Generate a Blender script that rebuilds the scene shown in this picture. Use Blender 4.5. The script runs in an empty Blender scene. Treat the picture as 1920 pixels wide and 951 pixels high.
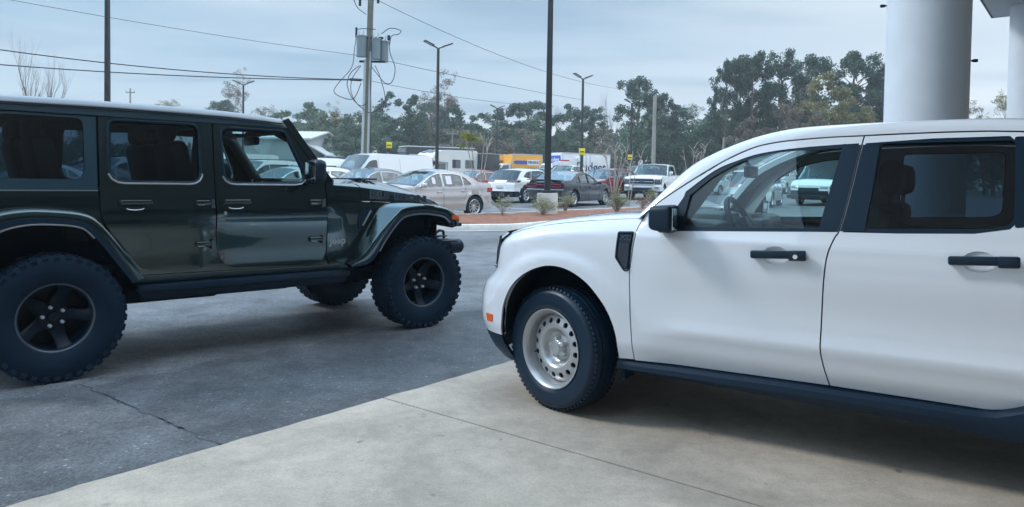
import bpy, bmesh, math, random
from math import sin, cos, pi, radians, sqrt, atan2, hypot
from mathutils import Vector, Matrix, Euler
from mathutils.geometry import delaunay_2d_cdt

S = bpy.context.scene
COL = S.collection

# ------------------------------------------------------------------ camera
cam = bpy.data.cameras.new('camera')
cam.sensor_fit = 'HORIZONTAL'
cam.sensor_width = 36.0
cam.lens = 36.0 * 1387 / 1920
cam.shift_y = -(475.5 - 382) / 1920
cam.clip_start = 0.05
cam.clip_end = 3000
camo = bpy.data.objects.new('camera', cam)
COL.objects.link(camo)
camo.matrix_world = Matrix.Translation((0, 0, 1.37)) @ Matrix.Rotation(radians(90 - 1.67), 4, 'X') @ Matrix.Rotation(radians(0.9), 4, 'Z')
S.camera = camo

# ------------------------------------------------------------------ sky, sun, exposure
SUN_EL, SUN_AZ = radians(42), radians(174)      # azimuth of the sun counted from +X towards +Y
W = bpy.data.worlds.new('World')
S.world = W
W.use_nodes = True
nt = W.node_tree
nt.nodes.clear()
N = nt.nodes.new
L = nt.links.new
out = N('ShaderNodeOutputWorld')
bg = N('ShaderNodeBackground')
bg.inputs['Strength'].default_value = 0.10
sky = N('ShaderNodeTexSky')
sky.sky_type = 'NISHITA'
sky.sun_disc = False
sky.sun_elevation = SUN_EL
sky.sun_rotation = (pi / 2 - SUN_AZ) % (2 * pi)
tc = N('ShaderNodeTexCoord')
sep = N('ShaderNodeSeparateXYZ')
L(tc.outputs['Generated'], sep.inputs[0])
zadd = N('ShaderNodeMath'); zadd.operation = 'MAXIMUM'; zadd.inputs[1].default_value = 0.0
L(sep.outputs['Z'], zadd.inputs[0])
zz = N('ShaderNodeMath'); zz.operation = 'ADD'; zz.inputs[1].default_value = 0.10
L(zadd.outputs[0], zz.inputs[0])
dx = N('ShaderNodeMath'); dx.operation = 'DIVIDE'; L(sep.outputs['X'], dx.inputs[0]); L(zz.outputs[0], dx.inputs[1])
dy = N('ShaderNodeMath'); dy.operation = 'DIVIDE'; L(sep.outputs['Y'], dy.inputs[0]); L(zz.outputs[0], dy.inputs[1])
cmb = N('ShaderNodeCombineXYZ'); L(dx.outputs[0], cmb.inputs[0]); L(dy.outputs[0], cmb.inputs[1])
mp = N('ShaderNodeMapping'); mp.inputs['Scale'].default_value = (0.30, 0.62, 1); mp.inputs['Location'].default_value = (3.3, 1.2, 0)
L(cmb.outputs[0], mp.inputs[0])
n1 = N('ShaderNodeTexNoise'); n1.inputs['Scale'].default_value = 0.9; n1.inputs['Detail'].default_value = 5; n1.inputs['Roughness'].default_value = 0.5; n1.inputs['Distortion'].default_value = 0.4
L(mp.outputs[0], n1.inputs['Vector'])
r1 = N('ShaderNodeValToRGB')
r1.color_ramp.elements[0].position = 0.40; r1.color_ramp.elements[0].color = (1.6, 2.6, 3.6, 1)
r1.color_ramp.elements[1].position = 0.62; r1.color_ramp.elements[1].color = (4.1, 4.55, 5.0, 1)
e = r1.color_ramp.elements.new(0.52); e.color = (2.5, 3.3, 4.1, 1)
L(n1.outputs['Fac'], r1.inputs['Fac'])
n2 = N('ShaderNodeTexNoise'); n2.inputs['Scale'].default_value = 2.2; n2.inputs['Detail'].default_value = 4; n2.inputs['Roughness'].default_value = 0.45
L(mp.outputs[0], n2.inputs['Vector'])
r2 = N('ShaderNodeValToRGB')
r2.color_ramp.elements[0].position = 0.50; r2.color_ramp.elements[0].color = (1, 1, 1, 1)
r2.color_ramp.elements[1].position = 0.68; r2.color_ramp.elements[1].color = (0.68, 0.75, 0.82, 1)
L(n2.outputs['Fac'], r2.inputs['Fac'])
mul = N('ShaderNodeMix'); mul.data_type = 'RGBA'; mul.blend_type = 'MULTIPLY'; mul.inputs[0].default_value = 1
hzn = N('ShaderNodeMapRange'); hzn.interpolation_type = 'SMOOTHSTEP'   # paler, milky air low down
hzn.inputs[1].default_value = 0.02; hzn.inputs[2].default_value = 0.24; hzn.inputs[3].default_value = 0.62; hzn.inputs[4].default_value = 0.0
L(sep.outputs['Z'], hzn.inputs[0])
mlk = N('ShaderNodeMix'); mlk.data_type = 'RGBA'; mlk.inputs[7].default_value = (4.25, 4.7, 5.15, 1)
L(hzn.outputs[0], mlk.inputs[0]); L(r1.outputs[0], mlk.inputs[6])
gx = N('ShaderNodeMapRange'); gx.inputs[1].default_value = -0.1; gx.inputs[2].default_value = 0.75; gx.inputs[3].default_value = 0.0; gx.inputs[4].default_value = 0.75   # cloud thins to white on the right
L(sep.outputs['X'], gx.inputs[0])
mgx = N('ShaderNodeMix'); mgx.data_type = 'RGBA'; mgx.inputs[7].default_value = (4.9, 5.25, 5.55, 1)
L(gx.outputs[0], mgx.inputs[0]); L(mlk.outputs[2], mgx.inputs[6])
L(mgx.outputs[2], mul.inputs[6]); L(r2.outputs[0], mul.inputs[7])
mx = N('ShaderNodeMix'); mx.data_type = 'RGBA'; mx.inputs[0].default_value = 0.93
L(sky.outputs[0], mx.inputs[6]); L(mul.outputs[2], mx.inputs[7])
zm = N('ShaderNodeMapRange'); zm.interpolation_type = 'SMOOTHSTEP'   # overcast sky: brighter overhead than low down
zm.inputs[1].default_value = 0.26; zm.inputs[2].default_value = 0.75; zm.inputs[3].default_value = 1.0; zm.inputs[4].default_value = 3.7
L(sep.outputs['Z'], zm.inputs[0])
zs_ = N('ShaderNodeVectorMath'); zs_.operation = 'SCALE'; L(mx.outputs[2], zs_.inputs[0]); L(zm.outputs[0], zs_.inputs['Scale'])
L(zs_.outputs[0], bg.inputs['Color'])
L(bg.outputs[0], out.inputs['Surface'])

sun = bpy.data.lights.new('sun', 'SUN')
sun.energy = 0.95
sun.angle = radians(11)
sun.color = (1.0, 0.99, 0.97)
suno = bpy.data.objects.new('sun', sun)
COL.objects.link(suno)
sd = Vector((cos(SUN_EL) * cos(SUN_AZ), cos(SUN_EL) * sin(SUN_AZ), sin(SUN_EL)))
suno.rotation_euler = sd.to_track_quat('Z', 'Y').to_euler()
suno.location = sd * 60

vs = S.view_settings
vs.view_transform = 'Standard'
vs.look = 'None'
vs.exposure = 0.92
vs.gamma = 1.0
vs.use_curve_mapping = False
S.cycles.max_bounces = 10
S.cycles.transparent_max_bounces = 16
S.cycles.diffuse_bounces = 3
S.cycles.glossy_bounces = 4

# ------------------------------------------------------------------ materials
MATS = {}


def mat(name, col, rough=0.5, metal=0.0, spec=0.5, coat=0.0, var=0.0, vscale=6.0, bump=0.0, bscale=60.0, emit=None, coat_ior=1.5):
    if name in MATS:
        return MATS[name]
    m = bpy.data.materials.new(name)
    m.use_nodes = True
    t = m.node_tree
    b = t.nodes['Principled BSDF']
    b.inputs['Base Color'].default_value = (*col, 1)
    b.inputs['Roughness'].default_value = rough
    b.inputs['Metallic'].default_value = metal
    b.inputs['Specular IOR Level'].default_value = spec
    if coat:
        b.inputs['Coat Weight'].default_value = coat
        b.inputs['Coat Roughness'].default_value = 0.03
        b.inputs['Coat IOR'].default_value = coat_ior
    if emit:
        b.inputs['Emission Color'].default_value = (*emit[:3], 1)
        b.inputs['Emission Strength'].default_value = emit[3]
    co = None
    if var or bump:
        co = t.nodes.new('ShaderNodeTexCoord')
    if var:
        n = t.nodes.new('ShaderNodeTexNoise')
        n.inputs['Scale'].default_value = vscale
        n.inputs['Detail'].default_value = 6
        n.inputs['Roughness'].default_value = 0.6
        t.links.new(co.outputs['Object'], n.inputs['Vector'])
        mr = t.nodes.new('ShaderNodeMapRange')
        mr.inputs['From Min'].default_value = 0.3
        mr.inputs['From Max'].default_value = 0.7
        mr.inputs['To Min'].default_value = 1 - var
        mr.inputs['To Max'].default_value = 1 + var
        t.links.new(n.outputs['Fac'], mr.inputs['Value'])
        mm = t.nodes.new('ShaderNodeVectorMath')
        mm.operation = 'SCALE'
        mm.inputs[0].default_value = col
        t.links.new(mr.outputs[0], mm.inputs['Scale'])
        t.links.new(mm.outputs[0], b.inputs['Base Color'])
        mr2 = t.nodes.new('ShaderNodeMapRange')
        mr2.inputs['To Min'].default_value = max(0.02, rough - 0.12)
        mr2.inputs['To Max'].default_value = min(1, rough + 0.12)
        t.links.new(n.outputs['Fac'], mr2.inputs['Value'])
        if rough > 0.2:
            t.links.new(mr2.outputs[0], b.inputs['Roughness'])
    if bump:
        n = t.nodes.new('ShaderNodeTexNoise')
        n.inputs['Scale'].default_value = bscale
        n.inputs['Detail'].default_value = 4
        t.links.new(co.outputs['Object'], n.inputs['Vector'])
        bp = t.nodes.new('ShaderNodeBump')
        bp.inputs['Strength'].default_value = bump
        bp.inputs['Distance'].default_value = 0.01
        t.links.new(n.outputs['Fac'], bp.inputs['Height'])
        t.links.new(bp.outputs[0], b.inputs['Normal'])
    MATS[name] = m
    return m


def glassmat(name, tint, refl=1.0, base=0.04):
    if name in MATS:
        return MATS[name]
    m = bpy.data.materials.new(name)
    m.use_nodes = True
    t = m.node_tree
    t.nodes.clear()
    o = t.nodes.new('ShaderNodeOutputMaterial')
    tr = t.nodes.new('ShaderNodeBsdfTransparent')
    tr.inputs[0].default_value = (*tint, 1)
    gl = t.nodes.new('ShaderNodeBsdfGlossy')
    gl.inputs['Roughness'].default_value = 0.015
    gl.inputs['Color'].default_value = (0.93, 0.97, 1, 1)
    lw = t.nodes.new('ShaderNodeLayerWeight')
    lw.inputs[0].default_value = 0.5
    pw = t.nodes.new('ShaderNodeMath'); pw.operation = 'POWER'; pw.inputs[1].default_value = 3.6
    t.links.new(lw.outputs['Facing'], pw.inputs[0])
    mr = t.nodes.new('ShaderNodeMapRange')
    mr.inputs['To Min'].default_value = base
    mr.inputs['To Max'].default_value = refl
    t.links.new(pw.outputs[0], mr.inputs['Value'])
    mxs = t.nodes.new('ShaderNodeMixShader')
    t.links.new(mr.outputs[0], mxs.inputs[0])
    t.links.new(tr.outputs[0], mxs.inputs[1])
    t.links.new(gl.outputs[0], mxs.inputs[2])
    t.links.new(mxs.outputs[0], o.inputs[0])
    MATS[name] = m
    return m


# ------------------------------------------------------------------ mesh builder
class MB:
    def __init__(s):
        s.v = []; s.f = []; s.m = []

    def add(s, vs, fs, mi=0, M=None):
        o = len(s.v)
        if M is None:
            s.v += [tuple(p) for p in vs]
        else:
            s.v += [tuple(M @ Vector(p)) for p in vs]
        for f in fs:
            s.f.append([i + o for i in f]); s.m.append(mi)
        return s

    def box(s, c, d, M=None, mi=0, bev=0.0):
        hx, hy, hz = d[0] / 2, d[1] / 2, d[2] / 2
        if bev <= 0:
            vs = [(c[0] + a * hx, c[1] + b * hy, c[2] + e * hz) for a in (-1, 1) for b in (-1, 1) for e in (-1, 1)]
            fs = [(0, 1, 3, 2), (4, 6, 7, 5), (0, 4, 5, 1), (2, 3, 7, 6), (0, 2, 6, 4), (1, 5, 7, 3)]
            return s.add(vs, fs, mi, M)
        bm = bmesh.new()
        bmesh.ops.create_cube(bm, size=1)
        for v in bm.verts:
            v.co = Vector((v.co.x * d[0] + c[0], v.co.y * d[1] + c[1], v.co.z * d[2] + c[2]))
        bmesh.ops.bevel(bm, geom=list(bm.edges), offset=min(bev, min(d) * 0.49), segments=2, profile=0.5, affect='EDGES')
        s.bm(bm, mi, M)
        return s

    def bm(s, bm, mi=0, M=None):
        bm.verts.index_update()
        s.add([v.co[:] for v in bm.verts], [[v.index for v in f.verts] for f in bm.faces], mi, M)
        bm.free()
        return s

    def cyl(s, p0, p1, r0, r1=None, n=12, mi=0, caps=True, M=None):
        if r1 is None: r1 = r0
        p0 = Vector(p0); p1 = Vector(p1)
        a = (p1 - p0).normalized()
        u = a.orthogonal().normalized(); w = a.cross(u)
        vs = []
        for p, r in ((p0, r0), (p1, r1)):
            for i in range(n):
                t = 2 * pi * i / n
                vs.append(p + (u * cos(t) + w * sin(t)) * r)
        fs = [(i, (i + 1) % n, n + (i + 1) % n, n + i) for i in range(n)]
        if caps: fs += [tuple(range(n - 1, -1, -1)), tuple(range(n, 2 * n))]
        return s.add(vs, fs, mi, M)

    def tube(s, pts, r, n=8, mi=0, M=None, closed=False):
        pts = [Vector(p) for p in pts]
        k = len(pts)
        vs = []; fs = []
        rr = r if isinstance(r, (list, tuple)) else [r] * k
        up = None
        for i, p in enumerate(pts):
            if closed:
                a = (pts[(i + 1) % k] - pts[i - 1]).normalized()
            else:
                a = (pts[min(i + 1, k - 1)] - pts[max(i - 1, 0)]).normalized()
            if up is None:
                up = a.orthogonal().normalized()
            up = (up - a * up.dot(a))
            if up.length < 1e-6: up = a.orthogonal()
            up.normalize()
            w = a.cross(up)
            for j in range(n):
                t = 2 * pi * j / n
                vs.append(p + (up * cos(t) + w * sin(t)) * rr[i])
        for i in range(k if closed else k - 1):
            i2 = (i + 1) % k
            for j in range(n):
                fs.append((i * n + j, i * n + (j + 1) % n, i2 * n + (j + 1) % n, i2 * n + j))
        if not closed:
            fs += [tuple(range(n - 1, -1, -1)), tuple(range((k - 1) * n, k * n))]
        return s.add(vs, fs, mi, M)

    def lathe(s, prof, n=48, mi=0, M=None):
        # profile of (radius, y) turned about the local Y axis
        k = len(prof); vs = []; fs = []
        for i in range(n):
            t = 2 * pi * i / n
            for r, y in prof: vs.append((r * cos(t), y, r * sin(t)))
        for i in range(n):
            i2 = (i + 1) % n
            for j in range(k - 1):
                fs.append((i * k + j, i * k + j + 1, i2 * k + j + 1, i2 * k + j))
        return s.add(vs, fs, mi, M)

    def grid(s, rows, mi=0, M=None, closed=False):
        k = len(rows[0]); vs = [p for r in rows for p in r]; fs = []
        n = len(rows)
        for i in range(n if closed else n - 1):
            i2 = (i + 1) % n
            for j in range(k - 1):
                fs.append((i * k + j, i * k + j + 1, i2 * k + j + 1, i2 * k + j))
        return s.add(vs, fs, mi, M)

    def prism(s, poly, y0, y1, mi=0, M=None):
        # polygon in x,z pushed along y
        n = len(poly)
        vs = [(p[0], y0, p[1]) for p in poly] + [(p[0], y1, p[1]) for p in poly]
        fs = [(i, (i + 1) % n, n + (i + 1) % n, n + i) for i in range(n)] + [tuple(range(n - 1, -1, -1)), tuple(range(n, 2 * n))]
        return s.add(vs, fs, mi, M)

    def build(s, name, mats, parent=None, ang=35, loc=None, rotz=None, smooth=True, recalc=True):
        me = bpy.data.meshes.new(name)
        me.from_pydata(s.v, [], s.f)
        if not isinstance(mats, (list, tuple)): mats = [mats]
        for m in mats: me.materials.append(m)
        if len(mats) > 1: me.polygons.foreach_set('material_index', s.m)
        if recalc:
            bm = bmesh.new(); bm.from_mesh(me)
            bmesh.ops.recalc_face_normals(bm, faces=bm.faces)
            bm.to_mesh(me); bm.free()
        if smooth:
            me.polygons.foreach_set('use_smooth', [True] * len(me.polygons))
            me.set_sharp_from_angle(angle=radians(ang))
        me.update()
        return link(name, me, parent, loc, rotz)


def link(name, me, parent=None, loc=None, rotz=None):
    o = bpy.data.objects.new(name, me)
    o.cycles.shadow_terminator_geometry_offset = 0.25
    o.cycles.shadow_terminator_offset = 0.1
    COL.objects.link(o)
    if parent is not None: o.parent = parent
    if loc is not None: o.location = loc
    if rotz is not None: o.rotation_euler = (0, 0, rotz)
    return o


def tag(o, label=None, cat=None, group=None, kind=None):
    if label: o['label'] = label
    if cat: o['category'] = cat
    if group: o['group'] = group
    if kind: o['kind'] = kind
    return o


def empty(name, loc=(0, 0, 0), rotz=0.0, parent=None):
    o = bpy.data.objects.new(name, None)
    o.empty_display_size = 0.3
    COL.objects.link(o)
    o.location = loc; o.rotation_euler = (0, 0, rotz)
    if parent is not None: o.parent = parent
    return o


def copy_tree(o, parent=None):
    c = o.copy(); COL.objects.link(c)
    c.parent = parent
    for ch in list(o.children): copy_tree(ch, c)
    return c


# ------------------------------------------------------------------ 2-D helpers
def spl(pts, n=6, closed=False):
    # Catmull-Rom through the points
    P = [tuple(p) for p in pts]; o = []; k = len(P)
    rng = range(k if closed else k - 1)
    d = len(P[0])
    for i in rng:
        p1 = P[i]; p2 = P[(i + 1) % k]
        p0 = P[i - 1] if (closed or i > 0) else tuple(2 * p1[a] - p2[a] for a in range(d))
        p3 = P[(i + 2) % k] if (closed or i + 2 < k) else tuple(2 * p2[a] - p1[a] for a in range(d))
        for j in range(n):
            t = j / n
            o.append(tuple(0.5 * (2 * p1[a] + (p2[a] - p0[a]) * t + (2 * p0[a] - 5 * p1[a] + 4 * p2[a] - p3[a]) * t * t + (3 * p1[a] - p0[a] - 3 * p2[a] + p3[a]) * t ** 3) for a in range(d)))
    if not closed: o.append(P[-1])
    return o


def rnd(poly, r, n=4):
    # round the corners of a polygon; r a number or a list
    o = []; k = len(poly)
    for i in range(k):
        rr = r[i] if isinstance(r, (list, tuple)) else r
        p = Vector(poly[i][:2]); a = Vector(poly[i - 1][:2]) - p; b = Vector(poly[(i + 1) % k][:2]) - p
        if rr <= 0: o.append(tuple(p)); continue
        q = min(rr, a.length * 0.45, b.length * 0.45)
        s = p + a.normalized() * q; e = p + b.normalized() * q
        for j in range(n + 1):
            t = j / n
            o.append(tuple(s * (1 - t) ** 2 + p * 2 * t * (1 - t) + e * t * t))
    return o


def area(poly):
    return 0.5 * sum(poly[i - 1][0] * poly[i][1] - poly[i][0] * poly[i - 1][1] for i in range(len(poly)))


def inset(poly, d):
    k = len(poly); s = 1 if area(poly) > 0 else -1; o = []
    for i in range(k):
        a = Vector(poly[i - 1][:2]); p = Vector(poly[i][:2]); b = Vector(poly[(i + 1) % k][:2])
        e1 = (p - a); e2 = (b - p)
        if e1.length < 1e-9 or e2.length < 1e-9: o.append(tuple(p)); continue
        e1.normalize(); e2.normalize()
        n1 = Vector((-e1.y, e1.x)) * s; n2 = Vector((-e2.y, e2.x)) * s
        m = n1 + n2
        if m.length < 1e-6: m = n1
        m.normalize()
        c = max(0.35, m.dot(n1))
        o.append(tuple(p + m * (d / c)))
    return o


def pip(x, z, poly):
    r = False; k = len(poly); j = k - 1
    for i in range(k):
        xi, zi = poly[i][0], poly[i][1]; xj, zj = poly[j][0], poly[j][1]
        if (zi > z) != (zj > z) and x < (xj - xi) * (z - zi) / (zj - zi) + xi: r = not r
        j = i
    return r


def dseg(x, z, poly):
    b = 1e9; k = len(poly)
    for i in range(k):
        ax, az = poly[i - 1][0], poly[i - 1][1]; bx, bz = poly[i][0], poly[i][1]
        ex, ez = bx - ax, bz - az
        q = ex * ex + ez * ez
        t = 0 if q == 0 else max(0, min(1, ((x - ax) * ex + (z - az) * ez) / q))
        b = min(b, hypot(x - ax - t * ex, z - az - t * ez))
    return b


def dens(poly, s):
    # split long edges
    o = []; k = len(poly)
    for i in range(k):
        a = poly[i]; b = poly[(i + 1) % k]
        n = max(1, int(math.ceil(hypot(b[0] - a[0], b[1] - a[1]) / s)))
        for j in range(n):
            t = j / n
            o.append((a[0] + (b[0] - a[0]) * t, a[1] + (b[1] - a[1]) * t))
    return o


def cdt(outer, holes=(), g=0.06):
    loops = [dens(outer, g)] + [dens(h, g) for h in holes]
    co = []; ed = []
    for lp in loops:
        o = len(co); k = len(lp)
        co += [Vector(p) for p in lp]
        ed += [(o + i, o + (i + 1) % k) for i in range(k)]
    nb = len(co)
    x0 = min(p[0] for p in outer); x1 = max(p[0] for p in outer)
    z0 = min(p[1] for p in outer); z1 = max(p[1] for p in outer)
    nx = int((x1 - x0) / g) + 1; nz = int((z1 - z0) / g) + 1
    for i in range(nx + 1):
        for j in range(nz + 1):
            x = x0 + (i + 0.5 * (j % 2)) * g; z = z0 + j * g
            if pip(x, z, loops[0]) and not any(pip(x, z, h) for h in loops[1:]):
                if min(dseg(x, z, lp) for lp in loops) > g * 0.45:
                    co.append(Vector((x, z)))
    vs, es, fs, _, _, _ = delaunay_2d_cdt(co, ed, [], 0, 1e-5)
    tr = []
    for f in fs:
        cx = sum(vs[i][0] for i in f) / len(f); cz = sum(vs[i][1] for i in f) / len(f)
        if pip(cx, cz, loops[0]) and not any(pip(cx, cz, h) for h in loops[1:]):
            a = sum(vs[f[i - 1]][0] * vs[f[i]][1] - vs[f[i]][0] * vs[f[i - 1]][1] for i in range(len(f)))
            tr.append(list(f) if a > 0 else list(f)[::-1])
    return vs, tr


def panel(name, outer, holes, yf, m, parent=None, side=1, fl=0.025, g=0.06, gap=0.0, off=0.0, link_it=True, hfl=None):
    """a body panel: outline in x,z laid on the surface y = side*yf(x,z), edges folded inwards"""
    if gap: outer = inset(outer, gap)
    vs, tr = cdt(outer, holes, g)
    V = []; NR = []
    h = 1e-3
    for p in vs:
        x, z = p
        y = yf(x, z) + off
        gx = (yf(x + h, z) - yf(x - h, z)) / (2 * h); gz = (yf(x, z + h) - yf(x, z - h)) / (2 * h)
        V.append((x, side * y, z))
        NR.append(Vector((-gx, side, -gz)).normalized())
    F = []
    for f in tr:
        F.append(f[::-1] if side > 0 else f)
    nf = len(F)
    # boundary edges
    cnt = {}
    for f in F:
        for i in range(len(f)):
            a, b = f[i - 1], f[i]
            cnt[(a, b)] = cnt.get((a, b), 0) + 1
    inner = {}
    for (a, b) in list(cnt):
        if (b, a) not in cnt:
            for q in (a, b):
                if q not in inner:
                    inner[q] = len(V)
                    V.append((V[q][0] - NR[q].x * 0.0, V[q][1] - side * fl, V[q][2]))
            F.append([b, a, inner[a], inner[b]])
    me = bpy.data.meshes.new(name)
    me.from_pydata(V, [], F)
    me.materials.append(m)
    me.polygons.foreach_set('use_smooth', [True] * len(F))
    ln = []
    for pi_, p in enumerate(me.polygons):
        if pi_ < nf:
            for vi in p.vertices: ln.append(NR[vi])
        else:
            pn = p.normal.copy()
            for vi in p.vertices: ln.append(pn)
    me.update()
    me.normals_split_custom_set([tuple(n) for n in ln])
    if not link_it: return me
    return link(name, me, parent)


def interp(x, xs, ys):
    if x <= xs[0]: return ys[0]
    if x >= xs[-1]: return ys[-1]
    for i in range(len(xs) - 1):
        if x <= xs[i + 1]:
            t = (x - xs[i]) / (xs[i + 1] - xs[i])
            return ys[i] + (ys[i + 1] - ys[i]) * t


class Mono:
    """smooth monotone interpolation"""
    def __init__(s, xs, ys):
        n = len(xs); s.x = xs; s.y = ys
        d = [(ys[i + 1] - ys[i]) / (xs[i + 1] - xs[i]) for i in range(n - 1)]
        m = [d[0]] + [0 if d[i - 1] * d[i] <= 0 else 2 * d[i - 1] * d[i] / (d[i - 1] + d[i]) for i in range(1, n - 1)] + [d[-1]]
        s.m = m

    def __call__(s, x):
        X = s.x; Y = s.y; M = s.m
        if x <= X[0]: return Y[0] + M[0] * (x - X[0])
        if x >= X[-1]: return Y[-1] + M[-1] * (x - X[-1])
        i = 0
        while x > X[i + 1]: i += 1
        h = X[i + 1] - X[i]; t = (x - X[i]) / h
        return (Y[i] * (1 + 2 * t) * (1 - t) ** 2 + h * M[i] * t * (1 - t) ** 2 + Y[i + 1] * t * t * (3 - 2 * t) + h * M[i + 1] * t * t * (t - 1))


def sstep(a, b, x):
    t = max(0, min(1, (x - a) / (b - a))); return t * t * (3 - 2 * t)


def textmesh(txt, size, depth=0.002, bold=0.0, sx=1.0):
    cu = bpy.data.curves.new('lettering', 'FONT')
    cu.body = txt; cu.size = size; cu.extrude = depth; cu.offset = bold
    cu.align_x = 'CENTER'; cu.align_y = 'CENTER'; cu.resolution_u = 3
    o = bpy.data.objects.new('lettering', cu)
    COL.objects.link(o)
    dg = bpy.context.evaluated_depsgraph_get()
    me = bpy.data.meshes.new_from_object(o.evaluated_get(dg))
    bpy.data.objects.remove(o)
    bpy.data.curves.remove(cu)
    if sx != 1.0:
        for v in me.vertices: v.co.x *= sx
    return me


def lettering(txt, size, M, m, parent, name='lettering', **k):
    me = textmesh(txt, size, **k)
    me.transform(M)
    me.materials.clear(); me.materials.append(m)
    o = link(name, me, parent)
    return o


def gz(y):
    # height of the ground: level drive, then the lot climbs gently
    return 0.0 if y < 8 else min(0.0165 * (y - 8), 0.0165 * 54)


def px2(x, y_depth, z=None):
    """ground point under the ray through photo column x at a distance"""
    return ((x - 960) / 1387 * y_depth, y_depth, gz(y_depth) if z is None else z)


# shared materials
RUBBER = mat('tyre_rubber', (0.003, 0.017, 0.036), 0.66, spec=0.22, var=0.25, vscale=8)
BLACKP = mat('black_plastic', (0.003, 0.016, 0.034), 0.42, spec=0.3, var=0.15, vscale=30)
DARK = mat('dark_interior', (0.004, 0.019, 0.036), 0.8, spec=0.2)
GAP = mat('shut_gap', (0.004, 0.005, 0.007), 0.9)
CHROME = mat('chrome', (0.75, 0.77, 0.8), 0.12, metal=1)
STEEL = mat('steel', (0.45, 0.46, 0.48), 0.35, metal=1)
WHITEPAINT = mat('white_car_paint', (0.80, 0.80, 0.80), 0.3, coat=1.0)
ALU = mat('alloy_wheel', (0.55, 0.56, 0.58), 0.3, metal=0.8)
LENS_RED = mat('red_lens', (0.35, 0.012, 0.015), 0.12, coat=0.6)
LENS_CLEAR = mat('clear_lens', (0.25, 0.28, 0.31), 0.08, metal=0.5, coat=1)
LENS_ORANGE = mat('orange_lens', (0.75, 0.12, 0.015), 0.15, coat=0.6)
LOTGLASS = glassmat('lot_car_glass', (0.42, 0.52, 0.54), base=0.14)
GLASS = glassmat('clear_glass', (0.66, 0.80, 0.80))
PRIVACY = glassmat('privacy_glass', (0.20, 0.29, 0.35), base=0.06)
CARGLASS = mat('car_window_glass', (0.035, 0.055, 0.065), 0.03, spec=0.9, coat=1.0)
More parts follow.
